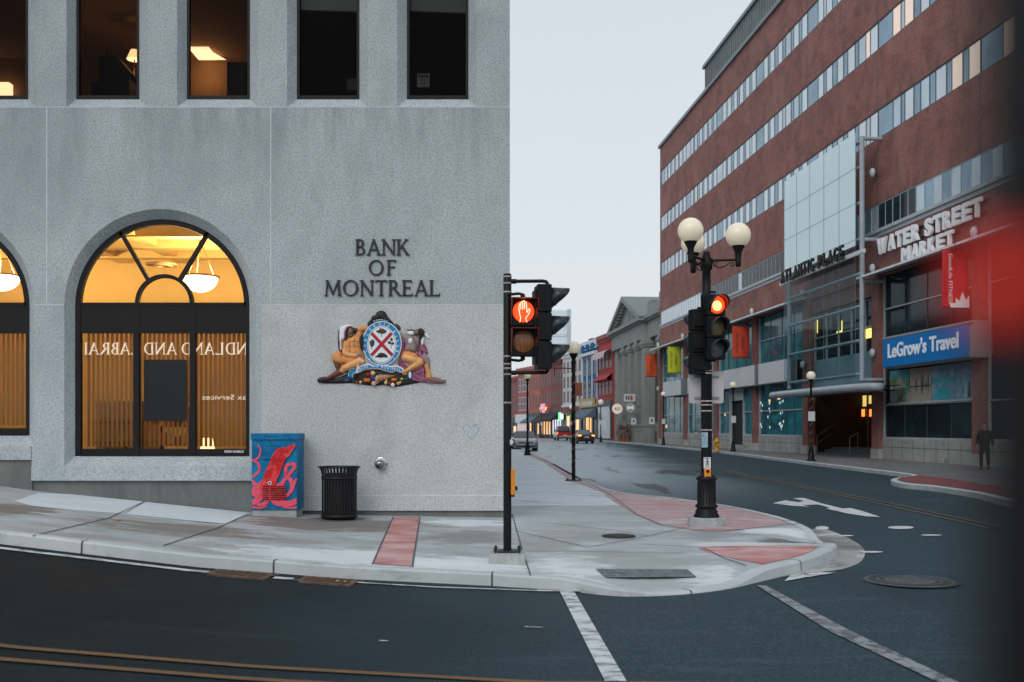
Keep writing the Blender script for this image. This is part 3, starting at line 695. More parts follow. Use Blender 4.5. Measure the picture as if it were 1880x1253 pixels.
# shell: side wall, roof
d = Vector((-.0848, 1)).normalized(); far = Vector((XR, FY))+d*24
side = frame((XR, FY, 0), (-d.x*-1, d.y, 0)) if False else frame((XR, FY, 0), (d.x, d.y, 0))
mb = MB(); mb.add([(XR, FY, -.3), (far.x, far.y, -.3), (far.x, far.y, 12.5), (XR, FY, 12.5), (-18, FY, 12.5), (-18, far.y, 12.5), (-18, far.y, -.3), (-18, FY, -.3)],
                  [(0, 1, 2, 3), (3, 2, 5, 4), (4, 5, 6, 7), (1, 6, 5, 2)], 0)
mb.build('side_wall', M_bank, bank)
for k in range(5):
    mb = MB(side); a = 2.0+k*4.2; mb.box(a, a+1.2, 7.6, 10.4, .004, .02, 0); mb.box(a+.08, a+1.12, 7.7, 10.3, .02, .03, 1)
    M_sg = mat('side_glass', (.03, .035, .04), .08, var=0) if k == 0 else M_sg
    mb.build('side_window', [M_black, M_sg], bank); mb = MB(side)
    mb.box(a-.4, a+1.8, 1.1, 4.2, .004, .02, 0); mb.box(a-.3, a+1.7, 1.2, 4.1, .02, .03, 1)
    mb.build('side_window', [M_black, M_sg], bank)
# ledge blocks under the arched windows, dark base below, recessed base at right
mb = MB(BW)
mb.box(px(58), px(463), pz(883), pz(857)-.002, -.1, .025); mb.box(-18, px(58)-.004, pz(845), pz(820)-.002, -.1, .022)
mb.build('sill_ledge', M_bank, bank, bevel=.008)
mb = MB(BW)
mb.box(px(58), px(463), -.6, pz(883)-.002, -.3, -.06); mb.box(-18, px(58)-.004, -.3, pz(845)-.002, -.3, -.03)
mb.box(px(463)+.01, XR-.01, -.6, zb-.002, -.3, -.05)
mb.build('base_wall', M_base, bank)
mb = MB(BW)
for x in (86, 497, -322): mb.box(px(x)-.009, px(x)+.009, ZJ, pz(198), -.01, .004)
mb.box(px(471), XR, ZJ-.008, ZJ+.008, -.01, .006); mb.box(px(62)+.02, px(118), ZJ-.008, ZJ+.008, -.01, .004)
mb.box(-18, XR, pz(197)-.008, pz(197)+.006, -.01, .003)
mb.box(px(480), XR, pz(911), pz(909), -.01, .004)
mb.build('joint', M_seal, bank)
# upper windows
def frame_rect(mb, x0, x1, z0, z1, t, d0, d1, tb=None):
    tb = tb or t
    mb.box(x0, x0+t, z0, z1, d0, d1); mb.box(x1-t, x1, z0, z1, d0, d1); mb.box(x0+t, x1-t, z0, z0+tb, d0, d1); mb.box(x0+t, x1-t, z1-t, z1, d0, d1)
M_blind = mat('grey_roller_blind', (.34, .41, .47), .8, var=.05)
for k, (a, b) in enumerate(uppers):
    x0, x1, z0, z1 = px(a, GY), px(b, GY), pz(183, GY), 10.45
    mb = MB(BW); frame_rect(mb, x0, x1, z0, z1, .05, -RD-.08, -RD+.001, .075)
    fr = mb.build('window', M_black, bank, bevel=.004)
    g = MB(BW); g.box(x0+.045, x1-.045, z0+.07, z1-.045, -RD-.055, -RD-.045); g.build('pane', M_pane2, fr)
    if k in (3, 4):
        g = MB(BW); e = .04
        g.add([(x0+.05, pz(15 if k == 3 else 17, GY), -RD-.10), (x1-.05, pz(18 if k == 3 else 21, GY), -RD-.10), (x1-.05, 10.4, -RD-.10), (x0+.05, 10.4, -RD-.10)], [(0, 1, 2, 3)])
        g.add([(x0+.05, pz(15 if k == 3 else 17, GY)-.02, -RD-.098), (x1-.05, pz(18 if k == 3 else 21, GY)-.02, -RD-.098), (x1-.05, pz(18 if k == 3 else 21, GY)+.01, -RD-.098), (x0+.05, pz(15 if k == 3 else 17, GY)+.01, -RD-.098)], [(0, 1, 2, 3)], 1)
        g.build('roller_blind', [M_blind, M_black], fr)
# arched windows
for n_, a in enumerate(arches):
    o, i, (cx, cz, r) = arch_loops(*a); zi = a[2]; mb = MB(BW); D0, D1 = -RD-.09, -RD+.002
    t = .10; N = 36
    ring_o = [(cx+r*math.cos(math.pi*k/N), cz+r*math.sin(math.pi*k/N)) for k in range(N+1)]
    ri = r-t; ring_i = [(cx+ri*math.cos(math.pi*k/N), cz+ri*math.sin(math.pi*k/N)) for k in range(N+1)]
    for k in range(N):
        q = [ring_o[k], ring_o[k+1], ring_i[k+1], ring_i[k]]
        mb.add([(x, z, D1) for x, z in q]+[(x, z, D0) for x, z in q], [(0, 1, 2, 3), (7, 6, 5, 4), (2, 3, 7, 6)], 0)
    mb.box(cx-r, cx-r+t, zi, cz, D0, D1); mb.box(cx+r-.07, cx+r, zi, cz, D0, D1)
    ztr1 = pz(557, GY); ztr0 = pz(612, GY); zg = pz(825, GY)
    mb.box(cx-r+t, cx+r-.07, zi, zi+.03, D0, D1+.01); mb.box(cx-r+t, cx+r-.07, zi+.03, zi+.135, D0, D1-.02)
    mb.box(cx-r+t, cx+r-.07, ztr0, ztr1+.01, D0, D1-.012)                     # dark transom panel
    mb.box(cx-r+t, cx+r-.07, ztr1-.045, ztr1+.012, D0, D1)
    for m in (249.5, 353): mb.box(px(m, GY)+a[0]-.055, px(m, GY)+a[0]+.055, zi+.03, ztr1-.045, D0, D1-.006)
    for m0, m1 in (((270.6, 513), (223, 431)), ((328.5, 515), (378.5, 431))):
        p, q = Vector((px(m0[0], GY)+a[0], pz(m0[1], GY))), Vector((px(m1[0], GY)+a[0], pz(m1[1], GY))); dd = (q-p).normalized(); nn = Vector((-dd.y, dd.x))*.033
        q = q+dd*.05; P = [p-nn, q-nn, q+nn, p+nn]
        mb.prism([tuple(v) for v in P] if (P[1]-P[0]).cross(P[2]-P[0]) > 0 else [tuple(v) for v in reversed(P)], D0, D1)
    c2 = (px(301, GY)+a[0], ztr1); N2 = 20
    for k in range(N2):
        q = [(c2[0]+rr*math.cos(math.pi*kk/N2), c2[1]+rr*math.sin(math.pi*kk/N2)) for rr, kk in ((.54, k), (.54, k+1), (.475, k+1), (.475, k))]
        mb.add([(x, z, D1+.004) for x, z in q]+[(x, z, D0) for x, z in q], [(0, 1, 2, 3), (0, 4, 5, 1), (2, 6, 7, 3)], 0)
    fr = mb.build('arched_window', M_black, bank)
    g = MB(BW); poly = [(cx-r+.05, zi+.1), (cx+r-.03, zi+.1)]+[(cx+(r-.04)*math.cos(math.pi*k/N), cz+(r-.04)*math.sin(math.pi*k/N)) for k in range(N+1)]
    g.flat(poly, -RD-.05); g.build('pane', M_pane, fr)
    if n_ == 0:
        g = MB(BW); g.text('MISSIN MARBLES', px(430, GY), pz(831.5, GY), .045, D1+.0, D1+.002, width=.36, bold=.02)
        g.build('sticker', mat('white_ink', (.8, .8, .8), .5, var=0), fr)
M_warm = mat('warm_plaster', (.74, .52, .20), .9, var=.06, scale=1.5)
M_warm2 = mat('brown_office_wall', (.20, .12, .06), .9, var=.1)
M_floor = mat('office_floor', (.10, .07, .05), .7)
def room(x0, x1, y1, z0, z1, m, name='room', soff=0):
    mb = MB(); v = [(x0, FY+.33, z0), (x1, FY+.33, z0), (x1, y1, z0), (x0, y1, z0), (x0, FY+.33, z1), (x1, FY+.33, z1), (x1, y1, z1), (x0, y1, z1)]
    mb.add(v, [(0, 1, 2, 3)], 1); mb.add(v, [(7, 6, 5, 4), (2, 1, 5, 6), (3, 2, 6, 7), (0, 3, 7, 4)], 0)
    return mb.build(name, [m, M_floor], bank)
rm = room(-14.4, -3.9, 23.6, .75, 5.95, M_warm, 'banking_hall')
mb = MB()
for y in (20.1, 21.35, 22.6): mb.box(-14.4, -3.9, y, y+.28, 5.45, 5.94)
for x in (-12.4, -9.3, -7.9, -5.0): mb.box(x, x+.3, FY+.4, 23.6, 5.48, 5.93)
mb.build('ceiling_beam', M_warm, rm)
mb = MB(); mb.lathe([(.32, 0), (.32, .03), (.24, .03), (.22, -.02), (.10, -.03), (.1, 0)], (-7.35, 20.9, 5.0), 20); mb.build('ceiling_vent', mat('vent_bronze', (.3, .2, .1), .4), rm)
M_bowl = emis('lit_lamp_bowl', (1, .80, .48), 4.2, (.9, .8, .6))
M_brass = mat('bronze_rim', (.35, .2, .08), .35, metal=.8)
def pendant(x, y, z, label):
    t = thing('pendant_lamp', label, 'pendant lamp', (x, y, z), 'glowing bowl lamps in the bank')
    mb = MB(); mb.lathe([(.36*math.cos(a), -.30*math.sin(a)) for a in [k*math.pi/2/8 for k in range(8)]]+[(.01, -.30)], (x, y, z), 24, cap=False); mb.build('bowl', M_bowl, t)
    mb = MB(); mb.lathe([(.35, .0), (.39, .0), (.39, .035), (.35, .035), (.35, 0)], (x, y, z), 24, cap=False); mb.build('rim', M_brass, t)
    mb = MB(); [mb.cyl((x+.3*math.cos(q), y+.3*math.sin(q), z+.03), (x, y, 5.44 if z < 5.4 else z+.4), .008, n=6) for q in (0, 2.1, 4.2)]; mb.build('chain', M_brass, t)
    L = bpy.data.lights.new('bulb', 'POINT'); L.energy = 260; L.color = (1, .72, .34); L.shadow_soft_size = .08
    lo = bpy.data.objects.new('bulb', L); COL.objects.link(lo); lo.parent = t; lo.location = (0, 0, .10)
    L = bpy.data.lights.new('bulb', 'POINT'); L.energy = 12; L.color = (1, .6, .22); L.shadow_soft_size = .3
    lo = bpy.data.objects.new('bulb', L); COL.objects.link(lo); lo.parent = t; lo.location = (0, 0, -.6)
pendant(px(367, 20.4), 20.4, pz(510, 20.4), 'glowing bowl lamp behind the complete arched window')
pendant(px(2, 20.6), 20.6, pz(508, 20.6), 'glowing bowl lamp behind the arched window cut by the left edge')
# vertical blinds
def slat_mat():
    m = bpy.data.materials.new('vertical_blind'); m.use_nodes = True; t = m.node_tree; b = t.nodes['Principled BSDF']
    b.inputs['Base Color'].default_value = (.20, .11, .035, 1); b.inputs['Roughness'].default_value = .8
    tr = _n(t, 'ShaderNodeBsdfTranslucent'); tr.inputs[0].default_value = (.62, .36, .09, 1)
    x = _n(t, 'ShaderNodeMixShader'); x.inputs[0].default_value = .33; o = t.nodes['Material Output']
    t.links.new(b.outputs[0], x.inputs[1]); t.links.new(tr.outputs[0], x.inputs[2]); t.links.new(x.outputs[0], o.inputs[0]); return m
M_slat = slat_mat()
for x0, x1, z0, lab in ((px(150, GY), px(452, GY), 1.22, 'tan vertical blinds in the complete arched window'), (px(-252, GY), px(44, GY), 1.62, 'tan vertical blinds in the arched window cut by the left edge')):
    bt = thing('window_blind', lab, 'blind', (x0, FY+.42, z0), 'vertical blinds in the arched windows')
    mb = MB(); mb.box(x0, x1, FY+.38, FY+.46, pz(612, GY)+.02, pz(612, GY)+.1); mb.build('head_rail', M_black, bt)
    mb = MB(); x = x0+.04; k = 0
    while x < x1:
        a = R(-30+random.uniform(-5, 5)); hw = .042; c_, s_ = math.cos(a)*hw, math.sin(a)*hw
        mb.add([(x-c_, FY+.42-s_, z0+.02), (x+c_, FY+.42+s_, z0+.02), (x+c_, FY+.42+s_, 3.36), (x-c_, FY+.42-s_, 3.36)], [(0, 1, 2, 3)]); x += .088; k += 1
    mb.build('slat', M_slat, bt)
# furniture and notices inside
M_cab = mat('office_partition', (.50, .30, .12), .7, var=.08); M_cab2 = mat('office_dark_wood', (.07, .04, .02), .6)
t = thing('office_partition', 'low office partition seen through the arched window blinds', 'partition', (-7.6, 19.9, .75))
mb = MB(); mb.box(px(176, 19.9), px(292, 19.9), 19.9, 19.96, .75, pz(737, 19.9)); mb.build('panel', M_cab, t)
mb = MB()
for q in (199, 231, 262): mb.box(px(q, 19.9)-.012, px(q, 19.9)+.012, 19.88, 19.899, .75, pz(737, 19.9))
for q in (776, 813): mb.box(px(176, 19.9), px(292, 19.9), 19.875, 19.879, pz(q, 19.9)-.012, pz(q, 19.9)+.012)
mb.build('trim', M_cab2, t)
t = thing('bookcase', 'dark bookcase with small objects inside the bank', 'bookcase', (-6.6, 21.5, .75))
mb = MB(); x0, x1 = px(290, 21.5), px(345, 21.5)
for z in (.8, 1.2, 1.6, 2.0): mb.box(x0, x1, 21.5, 21.8, z, z+.03)
for x in (x0, x1): mb.box(x, x+.03, 21.5, 21.8, .75, 2.05)
mb.build('case', M_cab2, t); mb = MB()
random.seed(3)
for z in (.83, 1.23, 1.63):
    x = x0+.05
    while x < x1-.05:
        w_ = random.uniform(.03, .07); mb.box(x, x+w_, 21.5, 21.7, z, z+random.uniform(.12, .3), random.randint(0, 2)); x += w_+random.uniform(.0, .06)
mb.build('books', [M_cab, M_cab2, mat('red_book', (.3, .05, .03), .6)], t)
t = thing('table_lamp', 'small lit table lamp at the bottom of the arched window', 'lamp', (px(381, 20.6), 20.6, .75)); c = px(381, 20.6)
mb = MB(); mb.lathe([(.10, 0), (.03, .05), (.02, .3), (.02, .42)], (c, 20.6, .75), 12); mb.build('stand', M_cab2, t)
mb = MB(); mb.lathe([(.16, 0), (.10, .28)], (c, 20.6, 1.10), 16, cap=False); mb.build('lamp_shade', emis('lit_shade', (1, .65, .3), 1.6, (.8, .6, .4)), t)
t = tag(MB(BW).box(px(260, GY), px(338, GY), pz(773, GY), pz(660, GY), -RD-.16, -RD-.12).build('hanging_screen', mat('dark_screen', (.007, .009, .012), .5, var=.1, spec=.2), bevel=.004), 'black display panel hung inside the arched window', 'screen')
t.parent = None
M_let = mat('pale_letter_reflection', (.85, .72, .55), .6, var=.15, scale=10, emit=(1, .75, .48), estr=.30)  # reflection of a lit sign, put in as faintly glowing mirrored letters
mb = MB(BW); mb.text('ax Services', px(410, GY), pz(734, GY), .10, -RD-.062, -RD-.060, width=.82, mirror=True)
tag(mb.build('lettering_reflection', M_let), 'mirrored reflection of small Services lettering low in the arched window', 'lettering')
# upstairs offices
ur = room(-14.4, -4.42, 23.2, 6.9, 10.2, M_warm2, 'upper_office')
mb = MB(); mb.box(-14.3, -4.5, 23.0, 23.1, 6.9, 8.6); mb.build('wainscot', mat('pale_office_wall', (.34, .22, .13), .9), ur)
room(-4.40, -.3, 21.5, 6.9, 10.2, mat('dark_office', (.03, .03, .03), .9), 'dark_office')
M_panel = emis('lit_ceiling_panel', (1, .62, .34), 3.4)
def cpanel(x0, x1, y0, y1, label):
    mb = MB(); mb.box(x0, x1, y0, y1, 10.12, 10.19); mb.add([(x1, y0, 10.125), (x1, y1, 10.125), (x1+.22, y1, 10.125)], [(0, 1, 2)])
    tag(mb.build('ceiling_light', M_panel), label, 'ceiling light', 'lit ceiling panels upstairs')
    L = bpy.data.lights.new('tube', 'POINT'); L.energy = 20; L.color = (1, .55, .24); L.shadow_soft_size = .3
    lo = bpy.data.objects.new('tube', L); COL.objects.link(lo); lo.location = ((x0+x1)/2, (y0+y1)/2, 9.7)
def yceil(p): return (10.12-EYE)/((HY-p)/F)
y1_, y0_ = yceil(118), yceil(92)
cpanel(px(349, y0_), px(383, y0_), y0_, min(y1_, 23.1), 'lit ceiling panel seen through the third upper window')
y1_, y0_ = yceil(178), yceil(152)
mb = MB(); mb.box(px(-20, 23), px(20, 23), 22.9, 23.1, pz(176, 23), pz(154, 23)); tag(mb.build('ceiling_light', M_panel), 'lit panel low in the upper window at the left edge', 'ceiling light', 'lit ceiling panels upstairs')
# warm lamp and dark cabinet in the second upper window
t = thing('desk_lamp', 'small warm lamp behind the black shape in the upper window', 'lamp', (px(246, 21), 21, 8.2)); c = px(247, 21)
mb = MB(); mb.lathe([(.16, 0), (.08, .2)], (c, 21, pz(110, 21)), 14, cap=False); mb.build('lamp_shade', emis('lit_shade_small', (1, .62, .3), 2.5), t)
mb = MB(); mb.cyl((c, 21, 6.9), (c, 21, pz(110, 21)), .012, n=6); mb.build('stand', M_cab2, t)
L = bpy.data.lights.new('bulb', 'POINT'); L.energy = 17; L.color = (1, .5, .17); L.shadow_soft_size = .1
lo = bpy.data.objects.new('bulb', L); COL.objects.link(lo); lo.parent = t; lo.location = (0, 0, .9)
Yc = 19.6
mb = MB(); P = [(180, 183), (180, 100), (213, 98), (240, 130), (237, 140), (237, 183)]
mb.M = Matrix(((1, 0, 0, 0), (0, 0, -1, Yc), (0, 1, 0, 0), (0, 0, 0, 1)))
mb.prism([(px(x, Yc), pz(y+4, Yc)) for x, y in reversed(P)], -.5, 0); mb.cyl((px(190, Yc), pz(100, Yc), -.2), (px(190, Yc), pz(84, Yc), -.2), .02); mb.box(px(165, Yc), px(236, Yc), 6.9, pz(150, Yc), -.48, -.04)
tag(mb.build('office_copier', M_black), 'black angular machine silhouetted in the upper window', 'office machine')
mb = MB(BW); x0, x1 = px(765, GY), px(788, GY); mb.box(x0, x1, pz(158, GY), pz(133, GY), -RD-.075, -RD-.07, 0); mb.box(x0+.02, x1-.02, pz(141, GY), pz(135, GY), -RD-.07, -RD-.067, 1)
for a_, b_ in ((.07, .10), (.12, .15)):
    for c0, c1 in ((.05, .09), (.11, .15)): mb.box(x0+a_, x0+b_, pz(158, GY)+c0, pz(158, GY)+c1, -RD-.07, -RD-.067, 1)
tag(mb.build('notice_card', [mat('pale_card', (.32, .34, .36), .8), mat('blue_print', (.06, .14, .22), .6)]), 'small white notice with blue print in the rightmost upper window', 'notice')
mb = MB(BW); mb.box(px(632, GY), px(655, GY), pz(156, GY), pz(134, GY), -RD-.5, -RD-.3)
tag(mb.build('storage_box', mat('dim_box', (.12, .12, .12), .8)), 'dim grey box on the sill of the fourth upper window', 'box')
mb = MB(); mb.box(px(416, 19.5), px(452, 19.5), 19.5, 19.9, 6.9, pz(113, 19.5)); tag(mb.build('filing_cabinet', M_black, bevel=.02), 'black filing cabinet in the third upper window', 'cabinet')

# ------------------------------------------------------------------ wall lettering, one mesh per letter
M_bronze = mat('dark_bronze_letters', (.018, .020, .026), .45, metal=.2, var=.2, bump=.2)
def seg(p, q, w0, w1=None):
    w1 = w1 or w0; p, q = Vector(p), Vector(q); d = (q-p).normalized(); n = Vector((-d.y, d.x))
    P = [p-n*w0/2, q-n*w1/2, q+n*w1/2, p+n*w0/2]; return [tuple(v) for v in P]
def arcstroke(cx, cy, rx, ry, a0, a1, wmin, wmax, n=18):
    o, i = [], []
    for k in range(n+1):
        a = R(a0+(a1-a0)*k/n); c, s = math.cos(a), math.sin(a); wd = wmin+(wmax-wmin)*abs(c)
        o.append((cx+rx*c, cy+ry*s)); i.append((cx+(rx-wd)*c, cy+(ry-(wmin+(wmax-wmin)*.12))*s))
    return [[o[k], o[k+1], i[k+1], i[k]] for k in range(n)]
T, t_ = .15, .075           # thick and thin strokes, letter height 1
def serif(x, y, w=.26, up=True):
    h = .045; s = -1 if up else 1
    return [[(x-w/2, y), (x+w/2, y), (x+w/2, y+h), (x-w/2, y+h)] if not up else [(x-w/2, y-h), (x+w/2, y-h), (x+w/2, y), (x-w/2, y)]]
def stem(x, w=T, y0=0, y1=1): return [seg((x, y0+.02), (x, y1-.02), w)]+serif(x, y1, w+.13, True)+serif(x, y0, w+.13, False)
def glyph(ch):
    if ch == 'B': return stem(.12)+arcstroke(.30, .755, .24, .245, -90, 90, t_, T)+arcstroke(.32, .265, .29, .265, -90, 90, t_, T)+[seg((.12, .965), (.31, .965), t_), seg((.12, .525), (.33, .525), t_), seg((.12, .037), (.33, .037), t_)], .66
    if ch == 'A': return [seg((.09, .02), (.42, .99), t_), seg((.40, 1.0), (.76, .02), T), seg((.2, .34), (.64, .34), t_)]+serif(.09, 0, .24, False)+serif(.76, 0, .3, False), .86
    if ch == 'N': return [seg((.12, .02), (.12, .98), t_+.02), seg((.10, .97), (.76, .03), T), seg((.76, .02), (.76, .98), t_+.02)]+serif(.12, 0, .25, False)+serif(.09, 1, .22)+serif(.76, 1, .25), .88
    if ch == 'K': return stem(.12)+[seg((.2, .44), (.60, .97), t_), seg((.30, .58), (.68, .03), T)]+serif(.61, 1, .24)+serif(.69, 0, .26, False), .80
    if ch == 'O': return arcstroke(.50, .5, .49, .51, 0, 360, t_, T, 32), 1.0
    if ch == 'F': return stem(.12)+[seg((.12, .963), (.58, .963), t_), seg((.58, .99), (.58, .84), .05), seg((.12, .53), (.48, .53), t_), seg((.48, .6), (.48, .45), .045)], .62
    if ch == 'M': return [seg((.11, .02), (.19, .98), t_+.01), seg((.19, .97), (.55, .1), T-.01), seg((.53, .1), (.87, .97), t_), seg((.88, .98), (.96, .02), T)]+serif(.11, 0, .22, False)+serif(.96, 0, .27, False)+serif(.15, 1, .18)+serif(.91, 1, .2), 1.07
    if ch == 'T': return [seg((.37, .02), (.37, .97), T), seg((.02, .962), (.72, .962), t_), seg((.03, .99), (.03, .84), .05), seg((.71, .99), (.71, .84), .05)]+serif(.37, 0, .28, False), .74
    if ch == 'R': return stem(.12)+arcstroke(.30, .74, .26, .26, -90, 90, t_, T)+[seg((.12, .963), (.31, .963), t_), seg((.12, .51), (.31, .51), t_), seg((.34, .5), (.70, .04), T), seg((.66, .03), (.82, .03), .05)], .78
    if ch == 'E': return stem(.12)+[seg((.12, .963), (.58, .963), t_), seg((.58, .99), (.58, .84), .05), seg((.12, .53), (.48, .53), t_), seg((.48, .6), (.48, .45), .045), seg((.12, .037), (.62, .037), t_), seg((.62, .01), (.62, .17), .05)], .68
    if ch == 'D': return stem(.12)+arcstroke(.34, .5, .46, .5, -90, 90, t_, T, 24)+[seg((.12, .963), (.36, .963), t_), seg((.12, .037), (.36, .037), t_)], .88
    if ch == 'I': return stem(.14), .30
    if ch == 'L': return stem(.12)+[seg((.12, .037), (.62, .037), t_), seg((.62, .01), (.63, .19), .05)], .66
sign = thing('wall_lettering', 'dark raised serif letters BANK OF MONTREAL above the crest', 'sign', (px(703), FY, pz(500)))
for word, x0, x1, yt, yb in (('BANK', 653, 752, 440, 469), ('OF', 677, 728, 478, 506), ('MONTREAL', 596, 808, 515, 544)):
    h = (yb-yt)/100; adv = [glyph(c)[1] for c in word]; gap = ((x1-x0)/100/h-sum(adv))/max(1, len(word)-1); x = px(x0)
    for c, a in zip(word, adv):
        mb = MB(BW)
        for k, q in enumerate(glyph(c)[0]):
            q = [(x+p*h, pz(yb)+r*h) for p, r in q]; ar = sum(q[i-1][0]*q[i][1]-q[i][0]*q[i-1][1] for i in range(len(q)))
            if ar < 0: q = q[::-1]
            e = .0006*(k % 5)
            V = [(a_, b_, .0) for a_, b_ in q]+[(a_, b_, .034+e) for a_, b_ in q]; n = len(q)
            mb.add(V, [tuple(range(n, 2*n))]+[(i, (i+1) % n, n+(i+1) % n, n+i) for i in range(n)])
        mb.build('letter', M_bronze, sign); x += (a+gap)*h
mb = MB(BW); word = 'NDLAND AND LABRAI'; adv = [glyph(c)[1] if c != ' ' else .12 for c in word]; tot_ = sum(adv)+.10*len(word); h = 3.06/tot_; x = px(452, GY)
for c, a in zip(word, adv):
    if c != ' ':
        for k, q in enumerate(glyph(c)[0]):
            q = [(x-p*h, pz(651, GY)+r*h) for p, r in q]; ar = sum(q[i-1][0]*q[i][1]-q[i][0]*q[i-1][1] for i in range(len(q))); q = q if ar > 0 else q[::-1]
            mb.add([(a_, b_, -RD-.061+.0001*(k % 5)) for a_, b_ in q], [(0, 1, 2, 3)])
    x -= (a+.10)*h
tag(mb.build('lettering_reflection', M_let), 'mirrored reflection of pale capital lettering across the arched window', 'lettering')
# blue chalk heart on the wall
hp = [(0, -.13), (-.13, .02), (-.13, .10), (-.07, .14), (0, .07), (.07, .14), (.13, .09), (.13, .02)]
hs = smoothpoly(hp, 5); mb = MB(BW); cxh, czh = px(865), pz(793)
for k in range(len(hs)):
    if k % 9 == 4: continue
    a_, b_ = hs[k-1], hs[k]; mb.flat([(cxh+p[0], czh+p[1]) for p in seg(a_, b_, .022)] if (Vector(b_)-Vector(a_)).length > 1e-5 else [], .006)
mb.build('heart_graffiti', layered('blue_chalk', (.24, .50, .66), [((.42, .52, .58), 20, .45, .6, .8, (1,1,1), 0)], rough=.9), bank)
# chrome twin fire-hose inlet
t = thing('hose_inlet', 'round chrome fire hose inlet on the bank wall', 'hose inlet', (px(700), FY, pz(851)))
M_chrome = mat('chrome', (.55, .57, .58), .18, metal=1, var=.1); c = (px(700), FY, pz(851))
mb = MB(); mb.lathe([(.125, 0), (.125, -.012), (.10, -.02), (.06, -.02)], c, 28, ax='y'); mb.build('wall_plate', M_chrome, t)
mb = MB(); mb.lathe([(.075, -.015), (.08, -.07), (.085, -.12), (.07, -.15), (.03, -.16)], (c[0]-.015, c[1], c[2]-.02), 24, ax='y'); mb.build('inlet_cap', mat('dark_chrome', (.22, .23, .24), .15, metal=1, var=.2), t)
mb = MB(); mb.tube([(c[0]+.07, FY-.02, c[2]+.05), (c[0]+.075, FY-.08, c[2]), (c[0]+.06, FY-.13, c[2]-.08)], .006); mb.build('chain', M_chrome, t)
# ------------------------------------------------------------------ long red brick office building
def brickmat(name, c1, c2, c3, rough=.85):
    m = layered(name, c1, [(c2, 1.0, .42, .62, .9, (1,1,1), .6), (c3, .35, .5, .66, .6, (1,1,1), .5), (tuple(x*.5 for x in c1), 9, .5, .62, .55, (1,1,2.4), 0), (tuple(min(1, x*1.6) for x in c1), 7, .56, .66, .45, (1,1,2.4), 0)], rough=rough, bump=.2, bscale=14)
    t = m.node_tree; b = t.nodes['Principled BSDF']; old = b.inputs['Base Color'].links[0].from_socket
    br = _n(t, 'ShaderNodeTexBrick'); tc = t.nodes['Texture Coordinate']; sp = _n(t, 'ShaderNodeSeparateXYZ'); cb = _n(t, 'ShaderNodeCombineXYZ')
    t.links.new(tc.outputs['Object'], sp.inputs[0]); t.links.new(sp.outputs['Y'], cb.inputs['X']); t.links.new(sp.outputs['Z'], cb.inputs['Y'])
    t.links.new(cb.outputs[0], br.inputs['Vector']); br.inputs['Scale'].default_value = 4.4
    br.inputs['Color1'].default_value = (1, 1, 1, 1); br.inputs['Color2'].default_value = (.62, .6, .6, 1); br.inputs['Mortar'].default_value = (.75, .72, .7, 1); br.inputs['Mortar Size'].default_value = .03
    x = _n(t, 'ShaderNodeMix', data_type='RGBA', blend_type='MULTIPLY'); x.inputs[0].default_value = .8
    t.links.new(old, x.inputs[6]); t.links.new(br.outputs['Color'], x.inputs[7]); t.links.new(x.outputs[2], b.inputs['Base Color']); return m
M_brk = brickmat('mottled_red_brick', (.365, .155, .132), (.21, .105, .095), (.45, .225, .195))
M_cop = mat('grey_metal_coping', (.20, .23, .26), .5, var=.1)
M_corr = mat('grey_metal_cladding', (.16, .185, .20), .6, var=.15, scale=.8)
M_gld = metallize(mat('blue_dark_glass', (.22, .33, .42), .22, var=.25, scale=.6), .6)
M_gll = metallize(mat('pale_blind_glass', (.68, .75, .80), .3, var=.08, scale=.5), .5)
M_gl2 = metallize(mat('mid_blind_glass', (.50, .60, .67), .25, var=.15, scale=.5), .5)
M_lit = emis('lit_office_glass', (1, .74, .58), .42, (.5, .45, .4))
M_mul = mat('dark_mullion', (.055, .065, .075), .5, var=.1)
M_mulw = mat('pale_mullion', (.42, .47, .50), .5, var=.1)
M_steel = mat('painted_steel_tube', (.36, .41, .46), .4, var=.1)
M_teal = layered('teal_shop_glass', (.012, .21, .255), [((.006, .07, .09), .45, .44, .6, .85, (1,1,1), .8), ((.03, .36, .42), .7, .52, .68, .7, (1,1,2), .5)], rough=.12, bump=0, spec=.22)
M_dkgl = layered('dark_shop_glass', (.010, .020, .028), [((.012, .055, .075), .5, .5, .65, .8, (1,1,1), .6)], rough=.1, bump=0, spec=.15)
M_panel_w = mat('white_sign_panel', (.62, .66, .69), .5, var=.05, scale=.6)
M_stone = layered('pale_stone_base', (.36, .365, .355), [((.50, .50, .48), .6, .45, .6, .7, (1,1,1), .5), ((.14, .13, .12), 1.3, .6, .7, .6, (1,1,2), .6)], rough=.8)
M_yglow = emis('yellow_interior_light', (1, .72, .16), 1.6, (.3, .2, .05))
M_oglow = emis('orange_sign_light', (1, .16, .03), 2.6, (.3, .05, .01))
M_dark = mat('dark_interior', (.014, .015, .016), .8, var=.3, scale=.8)
RO = Vector((14.65, 98.1, 0)); RU = Vector((.0845, -.99642, 0)).normalized()
RB = frame(RO, RU)
def RA(p, c=0):          # distance along the facade of a photo column, on the plane c metres proud
    k = (p-CX)/F; n = Vector((RB[0][2], RB[1][2], 0)); o = RO+n*c
    # X = o.x + a*RU.x ; Y = o.y + a*RU.y ; X = k*Y
    return (k*o.y-o.x)/(RU.x-k*RU.y)
def RZ(p, y, c=0):
    a = RA(p, c); n = Vector((RB[0][2], RB[1][2], 0)); Y = (RO+n*c+RU*a).y; return EYE-(y-HY)*Y/F
rb = thing('office_building', 'long red brick office building with four bands of windows', 'building', tuple(RO))
PI_ = 9.485; NB = 8; LEN = PI_*NB
mb = MB(RB)
ee0, ee1 = 4*PI_+.44, 5*PI_-.44
